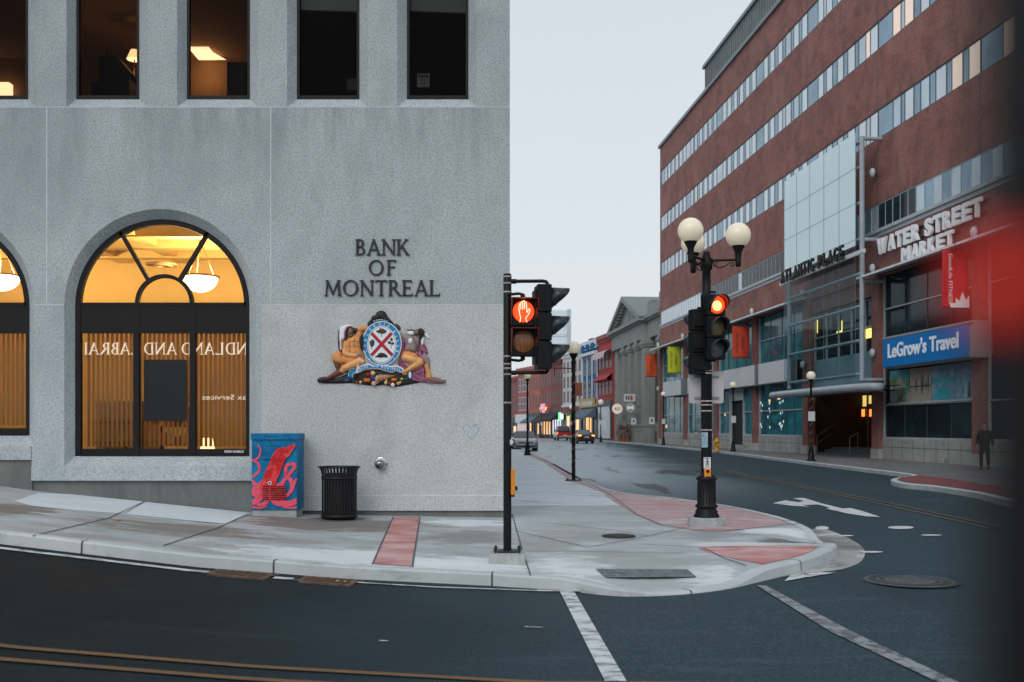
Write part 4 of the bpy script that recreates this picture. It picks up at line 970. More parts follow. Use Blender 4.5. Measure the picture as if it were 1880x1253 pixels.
mb.box(0, ee0, -.4, 29.1, -25, -.35, 1); mb.box(ee1, LEN, -.4, 29.1, -25, -.35, 1); mb.box(ee0, ee1, 3.9, 29.1, -25, -.62, 1)
for z0, z1 in ((26.8, 29.15), (22.3, 25.3), (17.8, 20.85), (13.0, 16.3), (9.25, 11.5)): mb.box(0, LEN, z0, z1, -.5, 0)
mb.box(-.25, 0, -.4, 29.15, -25, 0)
mb.build('wall', [M_brk, M_dark], rb)
mb = MB(RB)
for i in range(1, NB):
    for z0, z1 in ((26.8, 29.0), (22.3, 25.3), (17.8, 20.85), (13.0, 16.3), (9.3, 11.4)): mb.box(i*PI_-.03, i*PI_+.03, z0, z1, -.05, .006)
mb.build('panel_joint', M_mul, rb)
mb = MB(RB); mb.box(-.45, LEN, 29.15, 29.42, -.6, .18); mb.build('roof_coping', M_cop, rb)
mb = MB(RB); mb.box(0, LEN, 11.5, 11.66, -.3, .14); mb.box(0, LEN, 11.30, 11.5, -.3, .03); mb.build('ledge', M_mulw, rb)
k_ = (1294-CX)/F; ph0 = RA(1294, -3)
mb = MB(RB); mb.box(ph0, LEN, 29.1, 35.2, -20, -3)
x = ph0+.3
while x < LEN-30: mb.box(x, x+.12, 29.1, 35.1, -3.0, -2.94); x += .6
mb.build('penthouse', M_corr, rb)
mb = MB(RB); mb.box(ph0-.2, LEN, 35.2, 35.5, -20, -2.8); mb.build('penthouse_coping', M_cop, rb)
random.seed(11)
pat = [1.45, .75, .35, .8, .6, .75, .5, .85, .42, .8, .45, .8]; tot = sum(pat)
LITS = {(1, 5): (3, 5), (1, 6): (1, 4, 6), (2, 5): (9,), (2, 6): (1, 3, 5)}
for bi, (z0, z1) in enumerate(((25.3, 26.8), (20.85, 22.3), (16.3, 17.8), (11.66, 13.0))):
    for i in range(NB):
        g = MB(RB); a = i*PI_+.02; mbm = MB(RB); ends = [a]
        if bi == 3:
            pw = [.79]*12
        else: pw = [q*(PI_-.04)/tot for q in pat]
        for j, wd in enumerate(pw):
            wide = wd > 1.2
            mi = 0 if (wide or j in (2, 8, 6, 10) or j == 4) else 1
            if random.random() < .1: mi = 2
            if bi == 3:
                mi = 1 if i < 1 or (i == 3 and j > 8) else (3 if (i in (1, 2, 3) or (i == 5 and j < 5)) else (0, 2)[j % 2])
                if i == 1 and j < 6: mi = 1
                if i in (1, 2, 3) and j == 7: mi = 2
            if bi == 2 and i == 5 and j in (9, 11): mi = 4
            if bi == 2 and i == 6 and j in (1, 4): mi = 4
            if bi == 1 and i == 4 and j in (10,): mi = 4
            if bi == 1 and i == 5 and j in (1, 3, 7): mi = 4
            if bi == 1 and i == 6 and j in (1, 5): mi = 4
            g.box(a, a+wd, z0, z1, -.2, -.05, mi); a += wd; ends.append(a)
        gl = g.build('window', [M_gld, M_gll, M_gl2, M_dkgl, M_lit], rb)
        for e in ends: mbm.box(e-.022, e+.022, z0, z1, -.051, -.03)
        mbm.box(i*PI_, i*PI_+PI_, z0, z0+.06, -.051, -.028); mbm.box(i*PI_, i*PI_+PI_, z1-.06, z1, -.051, -.028)
        mbm.build('frame', M_mul if bi < 3 else M_mulw, gl)
# ground storey: brick piers, stone base, glass, sign panels, canopies
for i in range(NB+1):
    mb = MB(RB); a = i*PI_; mb.box(a-.42, a+.42, .5, 9.3, -.4, .12, 0); mb.box(a-.45, a+.45, -.3, .5, -.4, .15, 1)
    if i != 0 or True: mb.build('pier', [M_brk, M_stone], rb)
for i in range(NB):
    a0, a1 = i*PI_+.44, (i+1)*PI_-.44
    if i == 4: continue
    G = M_teal if i < 4 else M_dkgl
    g = MB(RB)
    if i == 2:
        d0, d1 = RA(1338), RA(1363)
        g.box(a0, d0, 1.05, 4.6, -.3, -.2); MB(RB).box(d1, a1, 1.05, 4.6, -.3, -.2).build('shop_window', G, rb)
    else: g.box(a0, a1, 1.05, 4.6, -.3, -.2)
    sw = g.build('shop_window', G, rb)
    m = MB(RB)
    m.box(a0, a0+.07, 1.05, 9.2, -.2, -.1)
    rngs = [(a0, a1)] if i != 2 else [(a0, d0), (d1, a1)]
    for r0, r1 in rngs:
        m.box(r0, r1, 2.68, 2.75, -.2, -.12); m.box(r0, r1, 1.0, 1.12, -.2, -.06)
        nn = max(1, round((r1-r0)/2.2))
        for j in range(1, nn): q = r0+(r1-r0)*j/nn; m.box(q-.015, q+.015, 1.1, 4.6, -.2, -.17, 1)
    m.build('frame', [M_mulw, M_mul], sw)
    g = MB(RB); g.box(a0, a1, 5.8, 9.2, -.3, -.2); uw = g.build('upper_shop_window', G if i < 4 else M_dkgl, rb)
    m = MB(RB); m.box(a0, a1, 7.52, 7.58, -.2, -.12)
    for j in range(1, 4): q = a0+(a1-a0)*j/4; m.box(q-.014, q+.014, 5.8, 9.2, -.2, -.17, 1)
    m.build('frame', [M_mulw, M_mul], uw)
    if i == 2:
        st = MB(RB); st.box(a0, d0, -.3, 1.02, -.3, -.04); MB(RB).box(d1, a1, -.3, 1.02, -.3, -.04).build('stone_base', M_stone, rb)
    else: st = MB(RB); st.box(a0, a1, -.3, 1.02, -.3, -.04)
    st.build('stone_base', M_stone, rb)
    m = MB(RB)
    for j in range(1, 8):
        q = a0+(a1-a0)*j/8
        if i != 2 or not d0 < q < d1: m.box(q-.012, q+.012, -.3, 1.0, -.1, -.034)
    for r0, r1 in rngs: m.box(r0, r1, .60, .625, -.1, -.034)
    m.build('stone_joint', M_line, rb)
    # sloped louvre canopy over the upper window
    m = MB(RB); c0 = [(a0-.5, 9.45, 0), (a1+.5, 9.45, 0), (a1+.5, 9.22, 1.05), (a0-.5, 9.22, 1.05)]
    m.add(c0+[(x, y-.05, z) for x, y, z in c0], [(0, 3, 2, 1), (4, 5, 6, 7), (2, 3, 7, 6), (1, 2, 6, 5), (3, 0, 4, 7)], 0)
    for j in range(1, 6):
        c_ = j/6*1.0; m.add([(a0-.5, 9.452-.23*c_+.012, c_-.02), (a1+.5, 9.452-.23*c_+.012, c_-.02), (a1+.5, 9.445-.23*c_+.012, c_+.02), (a0-.5, 9.445-.23*c_+.012, c_+.02)], [(3, 2, 1, 0)], 1)
    m.box(a0-.52, a1+.52, 9.15, 9.25, 1.03, 1.08, 0)
    m.build('canopy', [mat('canopy_aluminium', (.70, .75, .78), .45, var=.15, scale=2) if i == 0 else bpy.data.materials['canopy_aluminium'], M_mul], rb)
# door bay
mb = MB(RB); mb.box(d0, d1, 0, 3.6, -1.8, -1.7, 0); mb.box(d0-.02, d0+.1, .0, 4.5, -.3, -.05, 1); mb.box(d1-.1, d1, .0, 4.5, -.3, -.05, 1); mb.box(d0, d1, 3.6, 4.5, -.3, -.1, 1); mb.box(d0, d1, -.2, .3, -1.7, -.05, 2); mb.box(d0+.1, d1-.1, .3, 3.55, -1.2, -1.1, 3)
mb.build('shop_door', [M_dark, M_mulw, M_stone, M_dkgl], rb)
# projecting white sign panels
for k, (p0, p1, lab) in enumerate(((1217, 1249, 'leftmost blank white sign box of the brick building'), (1262, 1316, 'blank white sign box half hidden by the corner lamp post'), (1322, 1384, 'blank white sign box over the shop doorway'), (1392, 1446, 'blank white sign box beside the glass screen'))):
    a0, a1 = RA(p0, .6), RA(p1, .6)
    t = thing('sign_box', lab, 'sign', tuple(RB @ Vector((a0, 4.5, .3))), 'blank white sign boxes on the brick building')
    mb = MB(RB); mb.box(a0, a1, 4.5, 5.85, .56, .6); mb.build('face', M_panel_w, t)
    mb = MB(RB); mb.box(a0-.05, a1+.05, 4.45, 5.9, .0, .56); mb.build('case', M_cop, t, bevel=.02)
# blue travel agency sign
M_blue = mat('blue_sign_face', (.004, .20, .56), .5, var=.04, spec=.1); M_wht = mat('white_lettering', (.80, .83, .85), .5, var=0, emit=(.8, .9, 1), estr=.08)
a0, a1 = RA(1621, .7), RA(1778, .7)
t = thing('travel_sign', "blue LeGrow's Travel sign box with white lettering", 'sign', tuple(RB @ Vector((a0, 4.5, .4))))
mb = MB(RB); mb.box(a0, a1, 4.52, 5.88, .6, .7); mb.build('face', M_blue, t)
mb = MB(RB); mb.box(a0-.06, a1+.35, 4.46, 5.9, .0, .6); mb.box(a0-.06, a1+.35, 5.88, 5.98, .0, .72); mb.box(a1, a1+.35, 4.46, 5.9, .6, .66); mb.build('case', mat('grey_sign_case', (.34, .32, .33), .5), t, bevel=.02)
mb = MB(RB); mb.text("LeGrow's Travel", (a0+a1)/2-.1, 4.96, .68, .7, .73, width=(a1-a0)*.83, bold=.022); mb.build('lettering', M_wht, t)
# posters in the travel agency window
M_sea = layered('poster_blue', (.10, .26, .36), [((.28, .42, .46), 1.6, .45, .6, .8, (1,1,1), .8)], rough=.4); M_land = layered('poster_green', (.10, .20, .07), [((.38,.40,.36), 1.5, .5, .58, .9, (1,1,1), .8)], rough=.4)
M_dusk = layered('poster_dusk', (.36, .30, .24), [((.42,.38,.33), 2, .45, .6, .8, (1,1,2), .5)], rough=.4); M_silh = mat('poster_silhouette', (.03, .04, .05), .5, var=.2)
a0, a1 = RA(1628), RA(1795); w4 = (a1-a0)/4
t = thing('window_poster', 'row of faded travel posters above the agency window', 'poster', tuple(RB @ Vector((a0, 2.8, 0))))
for j, mm in enumerate((M_land, M_dusk, M_sea, M_sea)):
    mb = MB(RB); p0 = a0+j*w4+.03; p1 = a0+(j+1)*w4-.03; mb.box(p0, p1, 2.82, 4.4, -.19, -.15, 0)
    if j == 0: mb.flat([(p0, 3.7), (p0+.7*w4, 3.6), (p1, 3.2), (p1, 4.38), (p0, 4.38)], -.147, 2); mb.flat([(p0, 4.1), (p0+.4*w4, 4.15), (p1, 3.85), (p1, 3.5), (p0+.6*w4, 3.5), (p0, 3.6)], -.144, 0); mb.flat(smoothpoly([(p0+.1, 2.9), (p0+.9, 3.05), (p0+.6, 3.4), (p0+.3, 3.3), (p0+.35, 3.7), (p0+.1, 3.6)]), -.141, 3)
    if j == 1:
        mb.box(p0, p1, 3.5, 3.56, -.149, -.146, 1)
        for q, h in ((.3, .45), (.55, .6), (.62, .5), (.85, .65), (.75, .3)): mb.flat([(p0+q*w4-.07, 3.5), (p0+q*w4+.08, 3.5), (p0+q*w4+.03, 3.5+h), (p0+q*w4-.02, 3.5+h)], -.143, 1); mb.flat([(p0+q*w4-.05, 3.5), (p0+q*w4, 3.5-h*.8), (p0+q*w4+.06, 3.5)], -.143, 1)
    if j == 2: mb.box(p0, p1, 3.6, 3.85, -.149, -.146, 2); mb.flat(smoothpoly([(p0+.3, 2.9), (p1-.4, 2.9), (p1-.3, 3.2), (p0+1.1, 3.45), (p0+.4, 3.3)]), -.143, 2)
    if j == 3:
        for q in (.42, .55): mb.flat([(p0+q*w4-.1, 2.9), (p0+q*w4+.1, 2.9), (p0+q*w4+.06, 3.55), (p0+q*w4-.04, 3.6)], -.145, 1 if q > .5 else 3)
    mb.build('poster_panel', [mm, M_silh, mat('poster_turquoise', (.03, .33, .42), .5) if j == 0 else bpy.data.materials['poster_turquoise'], mat('poster_pale', (.45, .5, .5), .6) if j == 0 else bpy.data.materials['poster_pale']], t)
mb = MB(RB); mb.box(a0-.05, a1+.05, 2.74, 2.82, -.2, -.08); mb.build('rail', M_mulw, t)
# WATER STREET MARKET lettering standing off the brick
M_lface = mat('pale_letter_face', (.90, .92, .94), .5, var=.04); M_lside = mat('grey_letter_side', (.30, .33, .36), .5)
def standoff(words, name, label):
    t = thing(name, label, 'sign', tuple(RB @ Vector((RA(words[0][1]), words[0][3], .3))))
    for w_, p0, p1, zb_, h, bold in words:
        a0, a1 = RA(p0, .35), RA(p1, .35); wt = [{'W': 1.55, 'M': 1.35, 'I': .5, ' ': .55}.get(c, 1) for c in w_]; st = (a1-a0)/sum(wt); acc = 0
        for j, c in enumerate(w_):
            acc += wt[j]
            if c == ' ': continue
            mb = MB(RB); mb.text(c, a0+st*(acc-wt[j]/2), zb_, h, .18, .32, width=st*wt[j]*(.80 if c != 'I' else .3), bold=bold)
            mb.build('letter', M_lface, t)
        for zz in (zb_+.12, zb_+h-.12):
            mb = MB(RB); mb.box(a0, a1, zz-.02, zz+.02, .0, .14); mb.build('rail', M_mul, t)
standoff((('WATER STREET', 1606, 1800, (RZ(1610, 464, .3)+RZ(1798, 399, .3))/2, (RZ(1610, 437, .3)-RZ(1610, 464, .3)), .045), ('MARKET', 1651, 1748, (RZ(1652, 481, .3)+RZ(1745, 451, .3))/2, RZ(1700, 440, .3)-RZ(1700, 466, .3), .04)), 'market_sign', 'pale WATER STREET MARKET letters standing off the brick wall')
# entrance bay with glass screen
e0, e1 = 4*PI_+.44, 5*PI_-.44
mb = MB(RB); mb.box(e0, e1, 8.4, 9.3, -.5, -.1, 0); mb.build('lintel', M_brk, rb)
mb = MB(RB); mb.box(e0, e1, 5.6, 8.4, -.45, -.4); en = mb.build('entrance_glazing', M_dkgl, rb)
m = MB(RB)
for j in range(6): q = e0+(e1-e0)*j/5; m.box(q-.025, q+.025, 5.6, 8.4, -.4, -.3)
for z in (6.9, 8.3): m.box(e0, e1, z, z+.06, -.4, -.3)
m.build('frame', M_mulw, en)
mb = MB(RB); mb.box(e0, e1, 3.75, 5.6, -.4, -.28); mb.build('spandrel_panel', mat('blue_grey_panel', (.22, .34, .39), .3, var=.2, scale=.7), rb)
mb = MB(RB); random.seed(5)
for p, y, w_, h in ((1590, 622, .8, .5), (1583, 614, .5, .2), (1500, 612, .1, .9), (1536, 613, .7, .12), (1545, 612, .1, .7), (1602, 612, .3, .2)): a = RA(p, -.39); z = RZ(p, y, -.39); mb.box(a, a+w_, z, z+h, -.395, -.385)
mb.build('lit_room', M_yglow, rb)
# recessed doorway hall
mb = MB(RB); v0, v1 = e0, e1
mb.box(v0, v1, .3, .42, -6, -1.3, 1); mb.box(v0, v1, .12, .3, -6, -.9, 1); mb.box(v0, v1, -.05, .12, -6, -.5, 1)
mb.box(v0, v1, .0, 4.0, -6.2, -6.0, 0); mb.box(v0-.1, v0, .0, 4.0, -6, -.35, 0); mb.box(v1, v1+.1, .0, 4.0, -6, -.35, 0)
mb.build('entrance_hall', [mat('brown_dark_wall', (.10, .065, .04), .8), mat('grey_steps', (.10, .12, .135), .7)], rb)
mb = MB(RB)
for p in range(5): q = v0+1+(v1-v0-1.5)*p/4; mb.box(q-.05, q+.05, .42, 3.6, -3.2, -3.1)
mb.box(v0, v1, 2.7, 2.85, -3.2, -3.1); mb.build('entrance_door_frame', M_mul, rb)
mb = MB(RB)
for p, y0_, y1_, w_ in ((1571, 730, 748, .4), (1580, 727, 749, .7), (1592, 727, 742, 1.3)):
    a = RA(p, -3.3); mb.box(a, a+w_, RZ(p, y1_, -3.3), RZ(p, y0_, -3.3), -3.35, -3.3)
mb.build('hall_light', emis('dim_yellow_hall', (1, .7, .2), .7), rb)
mb = MB(RB)
for p in (1582, 1596, 1607): a = RA(p, -3); mb.box(a, a+.32, RZ(p, 765, -3), RZ(p, 752, -3), -3.05, -3.0)
mb.build('orange_hall_sign', M_oglow, rb)
L = bpy.data.lights.new('hall_lamp', 'POINT'); L.energy = 60; L.color = (1, .66, .25); L.shadow_soft_size = .3
lo = bpy.data.objects.new('hall_lamp', L); COL.objects.link(lo); lo.location = RB @ Vector((v1-2.2, 3.3, -4.2))
# screen: steel tubes, frosted upper glass, clear lower glass
t = thing('glass_screen', 'tall frosted glass screen on grey steel tubes above the entrance', 'glass screen', tuple(RB @ Vector((e0, 3.8, 1.1))))
CS = 1.15; s0, s1 = RA(1441, CS), RA(1572, CS); tb = RA(1577.5, CS)
mb = MB(RB)
for a in (tb, s0+.35): mb.cyl((a, 3.95, CS-.15), (a, 16.3 if a == tb else 10.6, CS-.15), .125, n=14)
for z in (16.2, 11.1, 9.0, 4.0): mb.cyl((tb, z, CS-.15), (tb+.02, z, -.1), .1, n=12)
for z in (4.3, 6.0, 7.75, 9.4, 11.15, 13.0, 14.8, 16.1): mb.cyl((s0+.2, z, CS-.15), (tb, z, CS-.15), .09, n=12)
mb.cyl((s0+.35, 10.6, CS-.15), (s0+.35, 16.1, CS-.15), .09, n=12)
mb.build('steel_tube', M_steel, t)
M_frost = metallize(frosted('frosted_glass', (.74, .88, .92), .24, .3), .55)
mb = MB(RB); mb.box(s0, s1, 10.85, 16.6, CS+.02, CS+.04); mb.build('frosted_pane', M_frost, t)
mb = MB(RB); mb.box(s0, s1, 4.1, 10.84, CS+.02, CS+.035); mb.build('clear_pane', glassy('clear_screen_glass', (.88, .96, .97), .02, gl_tint=.22), t)
mb = MB(RB)
for j in range(6): q = s0+(s1-s0)*j/5; mb.box(q-.012, q+.012, 4.1, 16.6, CS+.042, CS+.05)
for z in (6.0, 7.75, 9.4, 11.15, 13.0, 14.8): mb.box(s0, s1, z-.01, z+.01, CS+.042, CS+.05)
mb.build('pane_joint', mat('screen_joint', (.18, .26, .29), .5), t)
# ATLANTIC PLACE letters on a white bar
t = thing('plaza_sign', 'black ATLANTIC PLACE letters on a white bar below the frosted glass', 'sign', tuple(RB @ Vector((s0, 10.3, 1.6))))
b0, b1 = RA(1431, 1.6), RA(1584, 1.6)
mb = MB(RB); mb.box(b0, b1, 10.18, 10.38, 1.45, 1.6); mb.build('bar', M_panel_w, t)
txt = 'ATLANTIC PLACE'; q0, q1 = RA(1434, 1.7), RA(1551, 1.7); wt = [{'I': .5, ' ': .6}.get(c, 1) for c in txt]; st = (q1-q0)/sum(wt); acc = 0
for j, c in enumerate(txt):
    acc += wt[j]
    if c == ' ': continue
    mb = MB(RB); mb.text(c, q0+st*(acc-wt[j]/2), 10.24, .72, 1.68, 1.78, width=st*wt[j]*(.74 if c != 'I' else .3), bold=.03); mb.build('letter', M_black, t)
# rounded entrance canopy
t = thing('entrance_canopy', 'long grey round-edged canopy over the dark entrance', 'canopy', tuple(RB @ Vector((e0, 3.6, 1))))
pts = [RB @ Vector(p) for p in smoothline([(RA(1418, 2.4), 3.5, 2.4), (RA(1440, 2.5), 3.5, 2.5), (RA(1520, 2.3), 3.52, 2.3), (RA(1570, 1.9), 3.55, 1.9), (RA(1616, 1.2), 3.55, 1.3), (RA(1620, .3), 3.55, .3)], 6)]
mb = MB(); mb.tube(pts, .20, n=14); mb.build('edge_tube', M_steel, t)
mb = MB(RB); pl = [(RB.inverted() @ p) for p in pts]; top = [(p.x, 3.62, p.z) for p in pl]; back = [(p.x, 3.62, 0) for p in pl]
n = len(top); mb.add(top+back, [(i, i+1, n+i+1, n+i) for i in range(n-1)]); mb.add([(x, 3.4, z) for x, y, z in top+back], [(n+i, n+i+1, i+1, i) for i in range(n-1)]); mb.build('soffit', M_mul, t)
# handrails by the steps
t = thing('stair_handrail', 'dark handrail with white panel beside the entrance steps', 'handrail', tuple(RB @ Vector((e0+1.5, 0, -1))))
mb = MB(RB)
for c_ in (-.4,):
    P = [(RA(1500, .3), 1.1, .3), (RA(1530, -1.5), 1.75, -1.5), (RA(1536, -1.8), 1.75, -1.8)]; mb.tube(P, .03); mb.tube([(x, y-.45, z) for x, y, z in P], .025)
    for x, y, z in P: mb.cyl((x, -.1, z), (x, y, z), .028, n=8)
P = [(RA(1560, .2), 1.05, .2), (RA(1575, -.9), 1.3, -.9)]; mb.tube(P, .03); [mb.cyl((x, -.1, z), (x, y, z), .028, n=8) for x, y, z in P]
mb.build('rail', mat('rail_metal', (.12, .12, .12), .4), t)
# small lights inside the shops, and glowing specks painted on as glass reflections
mb = MB(RB)
for p, y, w_, h in ((1427, 734, .5, .22), (1411, 738, .3, .15), (1275, 798, .8, .15), (1222, 786, .5, .3), (1330, 764, .25, .2)): a = RA(p, -.18); z = RZ(p, y, -.18); mb.box(a, a+w_, z, z+h, -.198, -.185)
mb.build('shop_glow', emis('shop_warm_glow', (1, .4, .12), 1.0), rb)
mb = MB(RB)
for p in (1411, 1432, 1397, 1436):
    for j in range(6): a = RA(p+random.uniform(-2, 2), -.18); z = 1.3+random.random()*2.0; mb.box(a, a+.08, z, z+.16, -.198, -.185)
mb.build('window_reflection_sparkle', emis('white_sparkle_glow', (.7, .95, 1), .8), rb)
# globe wall lamps on the piers
M_dome = mat('white_lamp_dome', (.60, .64, .66), .35, var=.05)
def walllamp(i, z, label, root=None):
    loc = RB @ Vector((i*PI_, z, .12))
    if root is None:
        t = thing('wall_lamp', label, 'wall lamp', tuple(loc), 'white domed wall lamps on the brick piers')
        mb = MB(); mb.sphere((-.14, 0, 0), .19, 16, sq=(.75, 1, 1.25)); mb.build('dome', M_dome, t, origin=(0, 0, 0))
        mb = MB(); mb.lathe([(.15, 0), (.15, -.06), (.08, -.08)], (0, 0, 0), 14, ax='x'); mb.build('back_plate', M_mul, t, origin=(0, 0, 0)); return t
    return dup(root, loc, 0, label)
nm = ['the far corner pier', 'the second pier', 'the third pier', 'the fourth pier', 'the pier left of the glass screen', 'the pier right of the glass screen', "the pier right of the travel sign", 'the pier cut by darkness']
wl = None
for i in range(7):
    for z, wd in ((9.72, 'upper'), (5.4, 'lower')):
        if i == 2 and z > 9: continue
        lab = f'{wd} white wall lamp on {nm[i]}'
        r = walllamp(i, z, lab, wl); wl = wl or r
walllamp(5, 14.6, 'topmost white wall lamp beside the steel tube arm', wl)
walllamp(4.35, 14.0, 'white lamp seen blurred behind the frosted glass, right', wl); walllamp(3.98+.2, 13.5, 'white lamp seen blurred behind the frosted glass, left', wl)
# hanging banners
def banner(i, off, zt, w_, h, m, label, txt=None, col2=None, leaf=False):
    o = RB @ Vector((i*PI_+off, 0, .25)); t = thing('banner', label, 'banner', (o.x, o.y, zt-h), 'fabric banners on the brick piers')
    Fm = frame((o.x, o.y, 0), (1, .05, 0)); rnd = random.Random(int(i*10))
    mb = MB(Fm); nx_, nz_ = 10, 16; V = []
    ph = rnd.uniform(0, 6)
    for b in range(nz_+1):
        for a in range(nx_+1):
            u, v = a/nx_, b/nz_; V.append((-w_+w_*u, zt-h*v, .05*math.sin(5*u+2.5*v+ph)*(.3+v)+.02*math.sin(11*u-6*v)))
    mb.add(V, [(b*(nx_+1)+a, (b+1)*(nx_+1)+a, (b+1)*(nx_+1)+a+1, b*(nx_+1)+a+1) for b in range(nz_) for a in range(nx_)], 0, True)
    cl = mb.build('cloth', m, t); so = cl.modifiers.new('s', 'SOLIDIFY'); so.thickness = .01
    mb = MB(Fm); mb.cyl((-w_-.05, zt, 0), (.3, zt, 0), .025, n=8); mb.cyl((-w_-.05, zt-h, 0), (.3, zt-h, 0), .025, n=8); mb.build('pole', M_mul, t)
    if txt:
        mb = MB(Fm)
        for line, xx, hh, L in txt:
            tmp = MB(); tmp.text(line, 0, 0, hh, 0, 0, width=L)
            sgn = 1 if not leaf else -1
            mb.add([(-w_+xx*w_+(-v.y if not leaf else v.y), zt-h/2-(0)+(v.x if not leaf else -v.x), .12) for v in tmp.v], tmp.f)
        mb.build('lettering', col2, t)
    if leaf:
        mb = MB(Fm); L = [(-.30, -.1), (.34, -.1), (.33, .30), (.22, .16), (.10, .42), (.0, .12), (-.14, .22), (-.12, .05), (-.34, .04)]
        mb.flat([(-w_+.62*w_+x*1.25, zt-h*.94+y*1.25) for x, y in L], .125); mb.build('leaf_emblem', M_wht, t)
M_org = mat('orange_banner_cloth', (.66, .10, .03), .8, var=.12, scale=2); M_lime = mat('lime_banner_cloth', (.55, .62, .03), .8, var=.1, scale=2); M_redb = mat('red_banner_cloth', (.60, .02, .03), .8, var=.1)
M_ink = mat('dark_banner_ink', (.07, .05, .04), .8, var=0); M_org2 = mat('deep_orange_cloth', (.64, .06, .025), .8, var=.12, scale=2)
M_ink2 = mat('green_banner_ink', (.07, .16, .03), .8, var=0)
TX = (('WATER STREET', .33, .20, 1.5), ('MARKET', .68, .22, 1.0))
banner(0, -.5, 8.85, 1.15, 2.25, M_org, 'orange banner beside the grey stone temple front', (('FARM', .55, .22, 1.2),), M_org2)
banner(1, -.6, 8.85, 1.2, 2.4, M_lime, 'lime green banner with dark lettering', TX, M_ink2)
banner(3, -.6, 8.75, 1.2, 2.25, M_org2, 'red orange banner with dark Water Street Market lettering', TX, M_ink)
banner(6, -.5, 9.05, 1.1, 2.45, M_redb, 'red fitness banner with white leaf over the travel sign', (('GoodLife FITNESS', .20, .17, 2.1),), M_wht, leaf=True)
# ------------------------------------------------------------------ grey stone temple-fronted bank and the coloured row beyond
M_tmp = layered('grey_green_stone', (.27, .285, .275), [((.31, .32, .30), .4, .45, .65, .7, (1,1,.5), .5), ((.16, .165, .155), .9, .52, .7, .6, (1,1,.6), .6)], rough=.85)
M_tmpd = mat('dark_recess_stone', (.075, .078, .072), .9, var=.25)
M_slate = mat('slate_roof', (.20, .235, .235), .7, var=.15)
TB = frame(RO, RU)
tm = thing('stone_temple', 'grey stone classical bank front with tall pilasters and pediment', 'building', tuple(RO-RU*12))
def TA(p): return RA(p)
aL, aM, aR = TA(1126), TA(1183), -.6
mb = MB(TB)
mb.box(aL, aR, -.3, 13.4, -16, -.9, 0)                         # body behind the order
mb.box(aM, aR, 11.0, 13.0, -.9, -.3, 0); mb.box(aL, aM, 11.0, 12.9, -.9, .2, 0)   # entablature
mb.box(aL, aL+2.2, 0, 11, -.9, -.15, 0)
mb.build('wall', M_tmp, tm)
mb = MB(TB); pils = []
for p in (1145, 1157, 1169, 1183.5, 1204): 
    a = TA(p); wd = 1.1 if p != 1183.5 else 2.0; pils.append((a, wd))
    c1 = .15 if p < 1190 else -.35
    mb.box(a-wd/2, a+wd/2, 1.9, 10.1, -.9, c1)
    for s in (-.25, .25): mb.box(a+s*wd-.05, a+s*wd+.05, 2.3, 9.8, c1, c1+.06)
    mb.box(a-wd/2-.15, a+wd/2+.15, 10.1, 10.35, -.9, c1+.12); mb.box(a-wd/2-.25, a+wd/2+.25, 10.35, 10.7, -.9, c1+.2); mb.box(a-wd/2-.1, a+wd/2+.1, 10.7, 11.0, -.9, c1+.05)
    mb.box(a-wd/2-.18, a+wd/2+.18, 1.7, 1.95, -.9, c1+.15); mb.box(a-wd/2-.1, a+wd/2+.1, -.2, 1.7, -.9, c1+.08)
mb.build('pilaster', M_tmp, tm)
mb = MB(TB)
for i in range(len(pils)-1):
    a0 = pils[i][0]+pils[i][1]/2; a1 = pils[i+1][0]-pils[i+1][1]/2
    if a1-a0 < .4: continue
    mb.box(a0+.3, a1-.3, 2.2, 9.6, -.9, -.82)
    mb.box(a0+.3, a1-.3, 0, 1.2, -.9, -.8)
mb.build('recess', M_tmpd, tm)
mb = MB(TB); mb.box(aL-.5, aM+.5, 12.9, 13.25, -16, .75); mb.box(aM+.5, aR, 13.0, 13.4, -16, .2); mb.box(aM+.5, aR, 13.4, 14.4, -16, -.2)
a = aL
while a < aM: mb.box(a, a+.25, 12.68, 12.9, .2, .5); a += .5
a = aM
while a < aR: mb.box(a, a+.25, 12.78, 13.0, -.3, .05); a += .5
mb.box(aM+.2, aM+1.8, 14.4, 14.9, -3, -.3); mb.box(aR-1.4, aR-.2, 14.4, 15.2, -3, -.3)
mb.build('cornice', M_tmp, tm)
am = (aL+aM)/2; apex = 16.6
mb = MB(TB)
mb.add([(aL+.6, 13.25, -.1), (aM-.6, 13.25, -.1), (am, apex-.6, -.1)], [(0, 1, 2)], 0)
for s in (-1, 1):
    e = aL-.6 if s < 0 else aM+.6
    P = [(e, 13.25), (am, apex), (am, apex-.55), (e+(-s)*1.4, 13.25)]; P = P if s > 0 else P[::-1]
    mb.prism(P[::-1], -.3, .75)
    for k in range(1, 12):
        q = k/12; x = e+(am-e)*q; z = 13.25+(apex-13.25)*q-.62; mb.box(x-.14, x+.14, z-.28, z, -.1, .5)
mb.box(am-.6, am+.6, 13.6, 14.6, -.1, .0)
mb.build('pediment', M_tmp, tm)
mb = MB(TB); mb.add([(aL-.6, 13.3, .7), (am, apex+.02, .7), (aM+.6, 13.3, .7), (aL-.6, 13.3, -16), (am, apex+.02, -16), (aM+.6, 13.3, -16)], [(3, 4, 1, 0), (4, 5, 2, 1)]); mb.build('roof', M_slate, tm)
